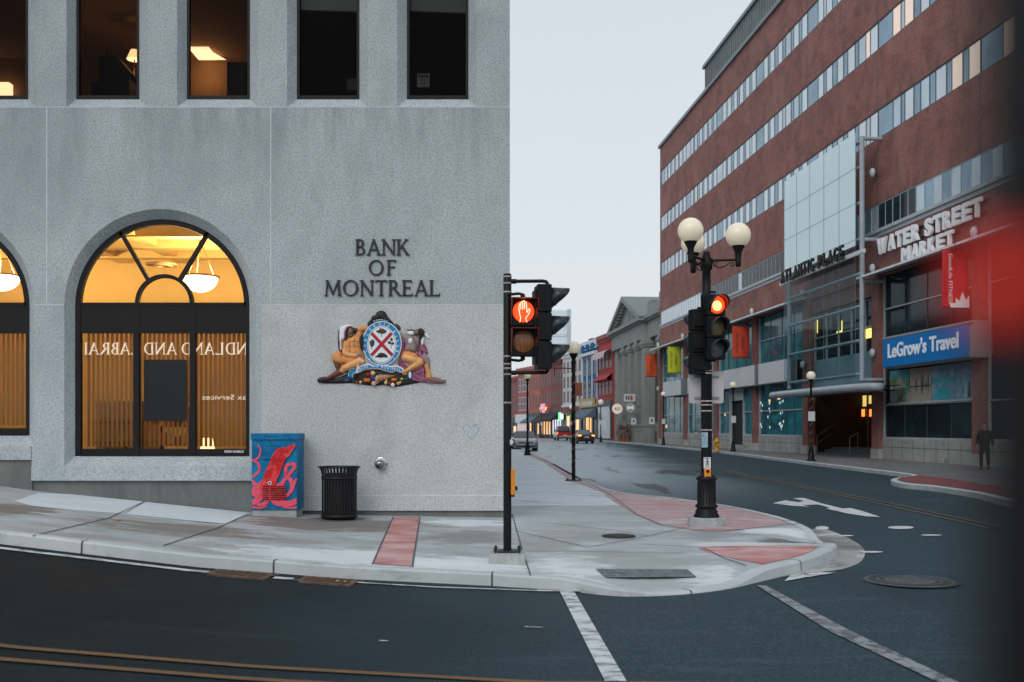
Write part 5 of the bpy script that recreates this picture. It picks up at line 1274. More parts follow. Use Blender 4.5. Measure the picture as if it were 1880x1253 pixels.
def roundsign(p, y, r, label, txt, face, tcol, grp='round hanging signs on the stone temple'):
    c_ = 1.1; a = RA(p, c_); z = RZ(p, y, c_); o = RB @ Vector((a, z, c_)); Fm = frame(tuple(o), (1, .05, 0))
    t = thing('hanging_sign', label, 'sign', tuple(o), grp)
    mb = MB(Fm); mb.cyl((0, 0, -.12), (0, 0, .12), r, n=28); mb.build('disc', face, t)
    mb = MB(Fm); mb.cyl((0, 0, -.10), (0, 0, .10), r+.05, n=28); mb.cyl((r, .1, 0), (r+1.3, .1, 0), .04, n=8); mb.build('rim', M_mul, t)
    mb = MB(Fm); mb.text(txt, 0, -r*.28, r*.62, .12, .15, width=r*1.15, bold=.02); mb.build('lettering', tcol, t)
    return t
M_cream = mat('cream_sign_face', (.80, .74, .66), .5, var=.03, emit=(1, .9, .75), estr=.2); M_gsf = mat('grey_sign_face', (.42, .44, .46), .5)
t = roundsign(1133, 751, .60, 'round cream sign with red lettering on the temple', 'A33', M_cream, mat('red_ink', (.6, .06, .03), .6))
t = roundsign(1157, 749, .56, 'round grey sign with pale lettering on the temple', 'M', M_gsf, M_cream)
a = RA(1156, .9); z = RZ(1156, 731, .9); o = RB @ Vector((a, z, .9)); Fm = frame(tuple(o), (1, .05, 0)); t = thing('box_sign', 'small white box sign with red mark above the round signs', 'sign', tuple(o))
mb = MB(Fm); mb.box(-.62, .62, -.42, .42, -.12, .12); mb.build('face', M_panel_w, t, bevel=.03)
mb = MB(Fm); mb.box(.05, .3, -.25, .25, .12, .14, 0); mb.box(-.45, -.3, -.2, .2, .12, .14, 1); mb.box(-.2, -.05, -.2, .2, .12, .14, 1); mb.build('mark', [bpy.data.materials['red_ink'], M_mul], t)
# row of older shops: name, photo columns, depths at both ends, heights, colours, storeys
M_cor_w = mat('white_trim', (.66, .70, .74), .6, var=.1)
M_wd = mat('dark_far_window', (.03, .035, .045), .35, var=.3, scale=.5)
def wallmat(n, c): return layered(n, c, [(tuple(x*.7 for x in c), .5, .45, .66, .6, (1,1,1), .5), (tuple(min(1, x*1.25) for x in c), 1.7, .5, .7, .5, (1,1,2), .3)], rough=.85)
def shoprow(name, label, p0, Y0, p1, Y1, zt, wm, trim, storeys, ncol, zshop, glow, awn=None, frame_m=None, cornice=.5, arch=False, ww=.5, band=True):
    A = Vector(((p0-CX)/F*Y0, Y0, 0)); B = Vector(((p1-CX)/F*Y1, Y1, 0))    # A far (left), B near (right)
    u = (B-A).normalized(); L = (B-A).length; Fm = frame(tuple(A), tuple(u)); t = thing(name, label, 'building', tuple(A), 'shops along the far side of the street')
    mb = MB(Fm); mb.box(.02, L-.02, -.3, zt, -12, 0); mb.build('wall', wm, t)
    mb = MB(Fm); mb.box(-.1, L+.1, zt-cornice, zt+.15, -.5, .35); mb.box(.0, L, zt-cornice-.25, zt-cornice, -.3, .18)
    a = .2
    while a < L-.3: mb.box(a, a+.2, zt-cornice-.45, zt-cornice-.2, 0, .28); a += .7
    if band: mb.box(0, L, zshop, zshop+.35, 0, .2)
    mb.build('cornice', trim, t)
    sh = (zt-cornice-.6-zshop-.6)/storeys
    for s in range(storeys):
        z0 = zshop+.8+s*sh; z1 = z0+sh*.66
        for j in range(ncol):
            c_ = L*(j+.5)/ncol; hw = L/ncol*ww/2
            mb = MB(Fm); mb.box(c_-hw-.07, c_+hw+.07, z0-.12, z1+.08, 0, .03)
            if arch: mb.cyl((c_, z1, 0), (c_, z1, .03), hw+.12, n=16)
            fr = mb.build('window', frame_m or trim, t)
            g = MB(Fm); g.box(c_-hw, c_+hw, z0, z1, .03, .036)
            if arch: g.cyl((c_, z1, .02), (c_, z1, .036), hw, n=16)
            g.box(c_-hw, c_+hw, (z0+z1)/2-.05, (z0+z1)/2+.05, .036, .05, 1); g.build('pane', [M_wd, frame_m or trim], fr)
    mb = MB(Fm); mb.box(.2, L-.2, 0, zshop-1.0, 0, .05, 1); mb.box(.1, L-.1, zshop-1.0, zshop, 0, .25, 0)
    for j in range(5): q = .2+(L-.4)*j/4; mb.box(q-.1, q+.1, 0, zshop-1.0, .05, .14, 0)
    sf = mb.build('shopfront', [M_mul if trim is not M_cor_w or name == 'blue_shop' else M_cor_w, M_dkgl], t)
    g = MB(Fm); rnd = random.Random(p0)
    for j in range(4):
        q = .35+(L-.4)*j/4
        if rnd.random() < .75: g.box(q, q+(L-.8)/4*rnd.uniform(.4, .8), .5, zshop-1.3+rnd.uniform(-.4, 0), .055, .06, 0)
    if glow: g.build('shop_light', glow, sf)
    if awn:
        am_, dz, z_ = awn; m = MB(Fm); m.add([(.3, z_, .2), (L-.3, z_, .2), (L-.3, z_-dz, 1.8), (.3, z_-dz, 1.8), (.3, z_-dz-.25, 1.8), (L-.3, z_-dz-.25, 1.8), (.3, z_-dz, .2), (L-.3, z_-dz, .2)], [(3, 2, 1, 0), (4, 5, 2, 3), (0, 6, 3), (1, 2, 7)]); m.build('awning', am_, t)
    return t, Fm, L
M_glA = emis('amber_shop_light', (1, .50, .17), 1.0); M_glB = emis('white_shop_light', (.8, .8, 1), .9)
M_aw = mat('dark_awning', (.025, .028, .034), .8); M_awb = mat('blue_grey_awning', (.10, .15, .20), .8)
c_red = wallmat('faded_red_brick', (.42, .13, .12)); c_dred = wallmat('deep_red_brick', (.32, .10, .09)); c_or = wallmat('orange_red_brick', (.46, .16, .12)); c_wh = wallmat('cream_render', (.62, .63, .62)); c_bl = wallmat('blue_painted_wall', (.004, .12, .30)); c_pk = wallmat('red_painted_wall', (.44, .06, .06)); c_br = wallmat('brown_red_brick', (.24, .085, .085))
t, Fm, L = shoprow('red_shop', 'red painted building with striped awnings beside the temple', 1099, 131, 1125, 123.5, 13.3, c_pk, c_dred, 2, 4, 5.0, None, None, c_dred, .4, ww=.6)
mb = MB(Fm)
for j in range(4):
    x0 = .3+j*(L-.6)/4; w_ = (L-.6)/4-.15
    for k in range(5):
        xa, xb = x0+w_*k/5, x0+w_*(k+1)/5
        P = [(0, 11.4), (.5, 11.25), (.9, 10.9), (1.05, 10.3)]
        for (c0, z0), (c1, z1) in zip(P, P[1:]): mb.add([(xa, z0, c0+.1), (xa, z1, c1+.1), (xb, z1, c1+.1), (xb, z0, c0+.1)], [(0, 1, 2, 3)], k % 2)
mb.build('striped_awning', [M_cor_w, mat('red_awning', (.42, .05, .05), .8)], t)
mb = MB(Fm); mb.add([(.1, 8.4, .1), (L-.1, 8.4, .1), (L-.1, 7.6, .9), (.1, 7.6, .9)], [(3, 2, 1, 0)]); mb.add([(.1, 7.6, .9), (L-.1, 7.6, .9), (L-.1, 7.4, .1), (.1, 7.4, .1)], [(3, 2, 1, 0)]); mb.build('bay_roof', c_pk, t)
mb = MB(Fm); mb.box(.9, L-.9, .2, 4.2, .1, .3, 0); [mb.box(1.2+k*1.5, 2.2+k*1.5, 1.2, 3.6, .3, .32, 1) for k in range(3)]; mb.build('white_shopfront', [M_cor_w, M_gl2], t)
t, Fm, L = shoprow('blue_shop', 'blue painted building with white columns and a yellow shop sign', 1069, 140, 1098, 131.5, 13.2, c_bl, M_cor_w, 2, 3, 4.4, M_glA, (M_awb, 1.4, 4.3), c_bl, .6, band=True, arch=True, ww=.42)
mb = MB(Fm)
for j in range(4): q = .3+(L-.6)*j/3; mb.box(q-.2, q+.2, 4.6, 11.6, 0, .10)
mb.box(0, L, 11.4, 11.8, 0, .4)
mb.build('white_column', M_cor_w, t)
mb = MB(Fm)
for j in range(3): q = .3+(L-.6)*(j+.5)/3; mb.box(q-.9, q+.9, 12.0, 12.9, .36, .4)
mb.build('attic_panel', c_bl, t)
M_ysn = mat('yellow_shop_sign', (.55, .36, .10), .6); mb = MB(Fm); mb.box(.4, L-.4, 4.3, 5.5, .3, .5, 0); mb.text('L.NORTHERN', L/2, 4.55, .6, .5, .53, 1, width=L*.7, bold=.03); mb.build('shop_sign', [M_ysn, M_cor_w], t)
t, Fm, L = shoprow('cream_shop', 'cream rendered building with tall paired windows', 1033, 150, 1068, 140.5, 12.9, c_wh, M_cor_w, 3, 5, 4.6, M_glA, None, c_dred, .6, ww=.42)
mb = MB(Fm); mb.box(.2, L-.2, 3.6, 4.6, .25, .4, 0); mb.build('fascia', c_br, t)
mb = MB(Fm); mb.box(1.2, 2.0, 2.6, 3.8, .8, 1.0, 0); mb.box(2.2, 3.2, 2.8, 3.6, .8, 1.0, 1); mb.build('lit_shop_sign', [emis('green_neon', (.05, 1, .15), 1.5), emis('white_neon', (.8, 1, .9), .8)], t)
mb = MB(Fm); mb.box(L*.3, L*.32, 12.9, 14.1, -3, -2.2); mb.box(L*.55, L*.72, 12.9, 14.5, -4, -2.4); mb.build('chimney', c_br, t)
shoprow('dark_brick_shop', 'dark red brick building with tall narrow windows', 1014, 155, 1032.6, 150.3, 12.2, c_br, c_br, 2, 4, 4.4, M_glB, (M_aw, 1.2, 4.0), c_br, .5, ww=.5)
t, Fm, L = shoprow('brown_brick_shop', 'brown brick building with a dark shop awning and pink sign', 993, 161, 1013.6, 155.3, 11.9, c_dred, c_br, 2, 4, 4.2, M_glA, (M_aw, 1.4, 3.9), c_dred, .4, ww=.45)
mb = MB(Fm); mb.box(L-2.2, L-.4, 3.9, 5.3, 1.0, 1.2); mb.build('pink_sign', emis('pink_neon', (1, .08, .3), .7), t)
mb = MB(Fm); mb.text('THE BLUNT', L*.38, 4.3, .55, .3, .34, width=L*.6); mb.build('shop_lettering', M_yglow, t)
t, Fm, L = shoprow('orange_brick_shop', 'orange red brick building with plain narrow windows', 972, 167, 992.6, 161.3, 11.6, c_or, c_or, 2, 4, 4.0, M_glA, (M_awb, .9, 3.4), c_dred, .4, ww=.35)
t, Fm, L = shoprow('pale_red_shop', 'faded red building with white framed bay windows', 950.5, 173, 971.6, 167.3, 11.6, c_red, c_red, 2, 4, 3.8, None, None, M_cor_w, .3, ww=.6)
mb = MB(Fm); mb.box(.1, L-.1, 2.4, 3.8, .05, .5, 0); mb.box(.3, L-.3, .2, 2.4, .05, .2, 1); mb.build('pale_shopfront', [M_cor_w, mat('pink_lit_front', (.6, .5, .5), .6, emit=(1, .75, .7), estr=.2)], t)
shoprow('end_brick_shop', 'red brick building glimpsed just past the signal pole', 925, 181, 950, 173.3, 10.4, c_dred, c_red, 2, 4, 3.4, M_glA, None, c_br, .3, ww=.4)
# pale tower far beyond
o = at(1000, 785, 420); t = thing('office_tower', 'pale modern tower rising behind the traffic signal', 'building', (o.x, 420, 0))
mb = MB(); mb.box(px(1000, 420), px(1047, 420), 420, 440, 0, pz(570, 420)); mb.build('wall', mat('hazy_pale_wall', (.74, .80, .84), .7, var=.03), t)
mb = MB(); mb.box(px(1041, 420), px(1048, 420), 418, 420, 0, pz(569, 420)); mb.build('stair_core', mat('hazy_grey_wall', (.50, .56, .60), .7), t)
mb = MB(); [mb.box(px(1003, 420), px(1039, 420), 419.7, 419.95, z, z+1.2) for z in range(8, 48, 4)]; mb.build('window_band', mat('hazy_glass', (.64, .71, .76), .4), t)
# plain brick blocks continuing the bank's side of the long street
M_lb = wallmat('plain_brown_brick', (.16, .10, .085))
for k, (y0_, y1_, z_, lab) in enumerate(((43.5, 78, 13.5, 'plain brown brick block next beyond the bank on the long street'), (78.3, 112, 11.5, 'middle plain brown brick block beyond the bank'), (112.3, 150, 13, 'farthest plain brown brick block beyond the bank'))):
    x0_, x1_ = -.04-.0848*(y0_-18.28), -.04-.0848*(y1_-18.28); Fm = frame((x0_, y0_, 0), (x1_-x0_, y1_-y0_, 0)); L = math.hypot(x1_-x0_, y1_-y0_)
    t = thing('brick_block', lab, 'building', (x0_, y0_, 0), 'plain blocks beyond the bank')
    mb = MB(Fm); mb.box(0, L, -.3, z_, -12, 0); mb.build('wall', M_lb, t)
    for s in range(3):
        for j in range(int(L/3)): mb = MB(Fm); mb.box(1+j*3, 2.3+j*3, 1.2+s*3.9, 3.4+s*3.9, -.04, .01); mb.build('window', M_wd, t)
# ------------------------------------------------------------------ globe street lamps
M_lampblk = mat('black_cast_post', (.008, .008, .009), .42, var=.3, scale=9, spec=.22)
M_globe = mat('opal_globe', (.80, .74, .60), .25, var=.03, scale=2, emit=(1, .82, .55), estr=.13)
M_globe.node_tree.nodes['Principled BSDF'].inputs['Subsurface Weight'].default_value = 0
M_band = mat('pale_worn_band', (.42, .36, .34), .6, var=.4, scale=25)
M_tag = mat('white_sign_plate', (.66, .68, .70), .5, var=.04)
def lamp(x, y, h, label, z=0, plate=False, spiral=False, sticker=False, rg=.19):
    t = thing('street_lamp', label, 'street lamp', (x, y, z), 'black single globe street lamps')
    mb = MB()
    if plate:
        mb.lathe([(.055, 0), (.055, h-.42), (.05, h-.4)], (x, y, z), 12)
    else:
        mb.lathe([(.22, 0), (.22, .06), (.16, .10), (.13, .45), (.09, .62), (.10, .66), (.06, .72), (.052, h-.5), (.06, h-.48)], (x, y, z), 14)
    mb.build('pole', M_lampblk, t)
    mb = MB(); mb.lathe([(.05, h-.48), (.08, h-.46), (.06, h-.40), (.06, h-.32), (.13, h-.19), (.14, h-.17)], (x, y, z), 16); mb.build('fitter', M_lampblk, t)
    mb = MB(); mb.sphere((x, y, z+h), rg, 24); mb.build('globe', M_globe, t)
    if plate:
        mb = MB(); mb.box(x-.24, x+.24, y-.2, y+.2, z, z+.03); [mb.cyl((x+a*.18, y+b*.14, z+.03), (x+a*.18, y+b*.14, z+.08), .02, n=6) for a in (-1, 1) for b in (-1, 1)]; mb.build('base_plate', M_rust, t)
    if spiral:
        mb = MB(); mb.tube([(x+.062*math.cos(q*.55), y+.062*math.sin(q*.55), z+.3+q*.034) for q in range(0, int((h-1.2)/.034))], .010, n=5); mb.build('light_string', mat('copper_light_string', (.35, .2, .14), .4, var=.5, scale=20) if 'copper_light_string' not in bpy.data.materials else bpy.data.materials['copper_light_string'], t)
    if sticker:
        mb = MB(); mb.box(x-.16, x+.16, y-.09, y-.075, z+1.9, z+2.35); mb.build('parking_sign', M_tag, t)
    return t
Yl = 29.8; L2 = lamp(px(1053, Yl), Yl, 3.98, 'black globe lamp wound with string lights on the near pavement', plate=True, spiral=True, rg=.2)
mb = MB(); X2 = px(1053, Yl); mb.box(X2-.02, X2+.26, Yl-.02, Yl+.0, pz(727, Yl), pz(703, Yl)); mb.build('banner_plate', mat('rust_orange_plate', (.33, .10, .05), .7, var=.2), L2)
mb = MB(); mb.cyl((X2, Yl, pz(677, Yl)), (px(1016, Yl), Yl, pz(676, Yl)), .015, n=6); mb.cyl((px(1018, Yl), Yl, pz(676, Yl)), (px(1018, Yl), Yl, pz(690, Yl)), .012, n=6); mb.build('bracket', M_lampblk, L2)
Yl = 57; lamp(px(968.5, Yl), Yl, 4.55, 'black globe lamp standing in front of the silver car', rg=.21)
for p, Yl, h, lab, st in ((1489, 47.2, 4.05, 'black globe lamp nearest the dark entrance', True), (1346, 65.7, 4.4, 'black globe lamp in front of the shop doorway', True), (1218, 88.6, 4.56, 'black globe lamp at the far corner of the brick building', True)):
    lamp(px(p, Yl), Yl, h, lab, sticker=st, spiral=(p == 1489), rg=.21)
for p, Yl, h, lab in ((1103, 107, 4.3, 'small far globe lamp left of the stone temple'), (1049, 132, 4.3, 'tiny far globe lamp beside the red pickup'), (994, 147, 4.3, 'tiny far globe lamp in front of the dark awning')):
    lamp(px(p, Yl), Yl, h, lab, z=0, rg=.3, sticker=True)
# parking sign posts in front of the temple
for p, Yl, lab in ((1163, 102, 'thin post with a small parking sign in front of the temple, left'), (1196.5, 93, 'thin post with a small parking sign in front of the temple, right')):
    x = px(p, Yl); t = thing('sign_post', lab, 'sign post', (x, Yl, 0), 'parking sign posts by the temple')
    mb = MB(); mb.cyl((x, Yl, 0), (x, Yl, 2.6), .05, n=8); mb.build('post', M_cop, t)
    mb = MB(); mb.box(x-.25, x+.25, Yl-.1, Yl-.06, 1.9, 2.55, 0); mb.box(x-.08, x+.08, Yl-.11, Yl-.1, 2.1, 2.4, 1); mb.build('plate', [M_tag, bpy.data.materials['blue_print']], t)
# yellow hydrant
Yh = 67; x = px(1316, Yh); t = thing('fire_hydrant', 'yellow fire hydrant on the far pavement', 'fire hydrant', (x, Yh, 0))
M_hyd = mat('yellow_hydrant_paint', (.62, .30, .02), .45, var=.12, scale=6)
mb = MB(); mb.lathe([(.20, 0), (.20, .05), (.14, .07), (.14, .58), (.19, .60), (.19, .66), (.15, .68), (.12, .78), (.06, .84), (.05, .92)], (x, Yh, 0), 18); mb.build('barrel', M_hyd, t)
for s in (-1, 1): mb = MB(); mb.cyl((x, Yh, .45), (x+s*.24, Yh, .45), .07, n=12); mb.build('outlet', M_hyd, t)
mb = MB(); mb.cyl((x, Yh, .42), (x, Yh-.22, .42), .10, n=12); mb.build('pumper_outlet', M_hyd, t)
# planters by the temple wall
M_leaf = mat('dull_leaves', (.07, .09, .05), .8, var=.5, scale=3); M_ter = mat('terracotta_pot', (.35, .13, .07), .8)
Yp = 112
for k, (p, lab) in enumerate(((1139, 'leftmost clay flower pot by the temple'), (1145, 'middle clay flower pot by the temple'), (1152, 'rightmost clay flower pot by the temple'))):
    x = px(p, Yp); t = thing('flower_pot', lab, 'flower pot', (x, Yp, 0), 'flower pots by the temple')
    mb = MB(); mb.lathe([(.22, 0), (.34, .6), (.36, .65)], (x, Yp, 0), 12); mb.build('pot', M_ter, t)
    mb = MB(); rnd = random.Random(k)
    for q in range(120):
        a, r_, z_ = rnd.uniform(0, 6.3), rnd.uniform(0, .55), rnd.uniform(.6, 1.9); c = Vector((x+r_*math.cos(a), Yp+r_*math.sin(a), z_)); d1 = Vector((rnd.uniform(-1, 1), rnd.uniform(-1, 1), rnd.uniform(-1, 1)))*.14; d2 = Vector((rnd.uniform(-1, 1), rnd.uniform(-1, 1), rnd.uniform(-1, 1)))*.08
        mb.add([c-d1, c-d2, c+d1, c+d2], [(0, 1, 2, 3)], rnd.choice((0, 0, 1)))
    mb.build('foliage', [M_leaf, mat('faded_flowers', (.32, .16, .16), .8) if k == 0 else bpy.data.materials['faded_flowers']], t)

# ------------------------------------------------------------------ traffic signals
M_sig = mat('black_signal_housing', (.008, .008, .009), .5, var=.15, scale=8, spec=.2)
M_visin = mat('visor_paint', (.020, .030, .038), .35, var=.1, spec=.5)
M_redL = emis('red_signal_lens', (1, .035, .006), 2.6, (.5, .05, .02)); M_redC = emis('red_signal_core', (1, .36, .10), 3.4, (1, .5, .2))
M_amb = mat('unlit_amber_lens', (.16, .12, .055), .3, var=.2, scale=20); M_grn = mat('unlit_green_lens', (.085, .10, .10), .3, var=.2, scale=20)
def visor(mb, r, L, lo, mi=0, n=28, a0=-40, a1=220, thick=.006):
    V = []
    for k in range(n+1):
        a = R(a0+(a1-a0)*k/n); s = max(0, (math.sin(a)+.64)/1.64); Ln = lo+(L-lo)*sstep(s**.7)
        for rr, y in ((r, 0), (r*.97, -Ln), (r*.97-thick, -Ln), (r-thick, 0)): V.append((rr*math.cos(a), y, rr*math.sin(a)))
    mb.add(V, [(4*k+j, 4*k+4+j, 4*k+4+(j+1) % 4, 4*k+(j+1) % 4) for k in range(n) for j in range(4)], mi, True)
def sighead(loc, rz, label, lit=None, grp='three-lens traffic signal heads', dark=False):
    t = thing('traffic_signal', label, 'traffic signal', loc, grp, rz)
    O = (0, 0, 0); S = .37
    for k in range(3):
        zc = (1-k)*S
        mb = MB(); mb.box(-.165, .165, -.02, .17, zc-S/2+.004, zc+S/2-.004); mb.box(-.15, .15, .17, .20, zc-.12, zc+.12); hs = mb.build('housing_section', M_sig, t, origin=O, bevel=.02, seg=3)
        mb = MB(Matrix.Translation((0, -.02, zc))); visor(mb, .158, .25, .05); mb.build('visor', M_visin, hs, origin=O)
        mb = MB(Matrix.Translation((0, -.02, zc))); mb.lathe([(.145, 0), (.13, -.012), (.08, -.028), (.001, -.033)], (0, 0, 0), 28, ax='y', cap=False)
        mb.build('lens', (M_redL if lit == k else (M_redL, M_amb, M_grn)[k] if lit is not None and k else M_amb), hs, origin=O)
        if lit == k: mb = MB(Matrix.Translation((-.01, -.056, zc-.02))); mb.lathe([(.085, 0), (.05, -.01), (.001, -.012)], (0, 0, 0), 20, ax='y', cap=False); mb.build('lamp_core', M_redC, hs, origin=O)
    return t
def concrete(name, c): return layered(name, c, [(tuple(x*1.4 for x in c), 3, .45, .65, .7, (1,1,1), .3), (tuple(x*.45 for x in c), 4, .56, .7, .6, (1,1,1), .5)], rough=.85, bump=.3)
M_blk = concrete('footing_concrete', (.34, .36, .36))
# near pole
PX, PY = px(931.5, 13.06), 13.06; zb_ = Sw(PX, PY)
pole = thing('signal_pole', 'slim black signal pole on a square concrete footing at the kerb corner', 'signal pole', (PX, PY, zb_), 'black traffic signal poles')
mb = MB(); s = .225; mb.add([(PX+a*(s+.02), PY+b*(s+.02), zb_-.05) for a, b in ((-1,-1),(1,-1),(1,1),(-1,1))]+[(PX+a*s, PY+b*s, zb_+.13) for a, b in ((-1,-1),(1,-1),(1,1),(-1,1))], [(4,5,6,7),(0,1,5,4),(1,2,6,5),(2,3,7,6),(3,0,4,7)]); mb.build('footing', M_blk, pole, bevel=.012)
mb = MB(); mb.box(PX-.13, PX+.13, PY-.13, PY+.13, zb_+.13, zb_+.155)
for a in (-1, 1):
    for b in (-1, 1): mb.cyl((PX+a*.155, PY+b*.14, zb_+.13), (PX+a*.155, PY+b*.14, zb_+.20), .014, n=6); mb.cyl((PX+a*.155, PY+b*.14, zb_+.155), (PX+a*.155, PY+b*.14, zb_+.18), .026, n=6)
mb.build('base_plate', M_iron, pole)
ztop = pz(503, PY); mb = MB(); mb.lathe([(.053, zb_+.15), (.053, ztop-.02), (.045, ztop), (.001, ztop+.005)], (PX, PY, 0), 20, cap=False); mb.build('pole', M_lampblk, pole)
for y in (509, 521, 537, 655, 669, 677, 688, 740): mb = MB(); mb.lathe([(.053, -.011), (.057, -.011), (.057, .011), (.053, .011)], (PX, PY, pz(y, PY)), 20, cap=False); mb.build('clamp_band', M_band, pole)
XS = px(1005, PY)
for yy, nm_ in ((517, 'upper'), (685, 'lower')):
    z = pz(yy, PY); e = .055 if yy < 600 else -.055
    mb = MB(); mb.tube([(PX, PY, z), (XS-.06, PY, z+(.004)), (XS-.015, PY, z-e*.1), (XS, PY, z-e*.5), (XS, PY, z-e*1.3)], .024, n=10); mb.cyl((PX+.03, PY, z), (PX+.12, PY, z), .032, n=12); mb.lathe([(.035, -.02), (.035, .02)], (XS, PY, z-e*1.1), 12); mb.build('bracket_arm', M_lampblk, pole)
zc = (pz(524, PY)+pz(680, PY))/2
sighead((XS+.015, PY, zc), R(97), 'black traffic signal head seen side on with three dark visors')
# pedestrian signal
cx_ = px(961, 12.95); Yp = 12.95; t = thing('pedestrian_signal', 'pedestrian signal showing a glowing red hand', 'pedestrian signal', (cx_, Yp, pz(600, Yp)), None, R(6))
O = (0, 0, 0); M_pedin = mat('red_lit_visor', (.22, .03, .015), .45)
M_orng = emis('orange_lit_lens', (1, .06, .008), 1.35, (.35, .03, .01)); M_hand = emis('neon_hand', (1, .5, .3), 2.2)
M_brl = layered('brown_unlit_lens', (.20, .075, .03), [((.34, .15, .06), 9, .45, .65, .8, (3,1,.5), 0)], rough=.2, bump=0)
for k, zc in enumerate((.195, -.195)):
    mb = MB(); mb.box(-.165, .165, 0, .16, zc-.19, zc+.19); hs = mb.build('housing_section', M_sig, t, origin=O, bevel=.018, seg=3)
    mb = MB(); w_ = .16; d_ = .15
    for (x0, z0, x1, z1) in ((-w_, zc-.15, -w_, zc+.17), (-w_, zc+.17, w_, zc+.17), (w_, zc+.17, w_, zc-.15)):
        nx_, nz_ = (.006, 0) if x0 == x1 else (0, .006)
        e0 = .02 if z0 < zc else d_; e1 = .02 if z1 < zc else d_
        fl = .012 if x1 > 0 and x0 == x1 else 0
        mb.add([(x0, 0, z0), (x1, 0, z1), (x1+fl*2, -e1, z1), (x0+fl*2, -e0, z0), (x0+nx_, 0, z0-nz_), (x1+nx_, 0, z1-nz_), (x1+nx_+fl*2, -e1, z1-nz_), (x0+nx_+fl*2, -e0, z0-nz_)], [(0, 1, 2, 3), (7, 6, 5, 4), (3, 2, 6, 7), (0, 3, 7, 4), (1, 5, 6, 2)])
    mb.build('visor', M_pedin, hs, origin=O)
    mb = MB(); mb.lathe([(.140, 0), (.125, -.008), (.07, -.016), (.001, -.018)], (0, -.002, zc), 32, ax='y', cap=False); mb.build('lens', M_orng if k == 0 else M_brl, hs, origin=O)
hp = lambda x, y: ((x-440)/5.695/141.2, -(y-520)/5.695/141.2+.195)
mb = MB()
for P in ([(400, 632), (408, 590), (398, 545), (392, 505), (392, 465), (400, 440), (416, 428)], [(412, 500), (410, 440), (424, 418), (432, 440), (432, 500)], [(432, 495), (430, 425), (441, 407), (451, 425), (450, 495)], [(450, 495), (450, 430), (460, 420), (470, 445), (473, 510)], [(473, 505), (476, 532), (492, 500), (507, 496), (500, 530), (478, 570), (463, 590), (475, 632)]):
    mb.tube([(hp(*q)[0], -.022, hp(*q)[1]) for q in [tuple(v) for v in smoothline(P, 3)]], .0040, n=6)
mb.build('hand_symbol', M_hand, t, origin=O)
mb = MB()
for z in (.43, -.43): mb.tube([(0, .08, z*.9), (0, .08, z), (-.06, .08, z*1.02), (-.2, .08, z*.98)], .02, n=8); mb.cyl((0, .08, z*.88), (0, .08, z), .032, n=10)
mb.build('bracket', M_sig, t, origin=O)
# push button and round tag on the near pole
t = thing('push_button', 'orange push button box on the side of the slim signal pole', 'push button', (PX+.08, PY, pz(886, PY))); M_or = mat('orange_enamel', (.75, .26, .02), .4, var=.05)
x0 = px(938, PY); mb = MB(); mb.box(x0, px(946, PY), PY-.07, PY+.07, pz(909, PY), pz(861, PY)); mb.build('case', M_or, t, bevel=.012)
mb = MB(); mb.box(px(946, PY)+.001, px(946, PY)+.008, PY-.055, PY+.055, pz(887, PY), pz(864, PY)); mb.build('plate', M_tag, t)
mb = MB(); mb.cyl((px(946, PY), PY, pz(897, PY)), (px(946, PY)+.03, PY, pz(897, PY)), .03, n=14); mb.box(x0, px(945, PY), PY-.06, PY+.06, pz(912, PY), pz(909.5, PY)); mb.build('button', M_lampblk, t)
mb = MB(); mb.cyl((PX+.045, PY+.02, pz(812, PY)), (PX+.045, PY-.04, pz(812, PY)), .034, n=20); tag(mb.build('round_tag', M_tag, origin=(PX, PY, pz(812, PY))), 'small round white tag halfway up the slim signal pole', 'tag')
# lamp post with signals
QX, QY = 3.32, 17.0; zq = S0(QX, QY)
lp = thing('lamp_signal_post', 'ornate black post carrying three globes above traffic signals', 'lamp post', (QX, QY, zq))
mb = MB()
oc = lambda r, z: [(QX+r*math.cos(R(22.5+45*k)), QY+r*.8*math.sin(R(22.5+45*k)), z) for k in range(8)]
mb.add(oc(.345, zq-.06)+oc(.33, zq+.15), [(k, (k+1) % 8, 8+(k+1) % 8, 8+k) for k in range(8)]+[tuple(range(8, 16))]); mb.build('footing', M_blk, lp, bevel=.02)
zz = zq+.15; mb = MB()
mb.lathe([(.215, 0), (.215, .03), (.185, .07), (.19, .10), (.165, .13), (.165, .16), (.19, .17), (.19, .20), (.155, .23), (.148, .60), (.15, .62), (.175, .64), (.175, .665), (.14, .70), (.10, .73)], (QX, QY, zz), 28)
for k in range(18):
    a = R(20*k); mb.cyl((QX+.148*math.cos(a), QY+.148*math.sin(a), zz+.24), (QX+.146*math.cos(a), QY+.146*math.sin(a), zz+.60), .011, n=6)
mb.build('fluted_base', M_lampblk, lp)
mb = MB(); mb.lathe([(.093, .70), (.093, pz(552, QY)-zz), (.10, pz(551, QY)-zz), (.10, pz(543, QY)-zz), (.075, pz(541, QY)-zz), (.068, pz(498, QY)-zz), (.10, pz(494, QY)-zz), (.10, pz(476, QY)-zz), (.07, pz(472, QY)-zz), (.06, pz(467, QY)-zz), (.05, pz(463, QY)-zz), (.001, pz(461, QY)-zz)], (QX, QY, zz), 24, cap=False); mb.build('pole', M_lampblk, lp)
for y in (545, 663, 668, 681, 686, 737, 744, 755, 790): mb = MB(); mb.lathe([(.093, -.012), (.099, -.012), (.099, .012), (.093, .012)], (QX, QY, pz(y, QY)), 22, cap=False); mb.build('clamp_band', M_band, lp)
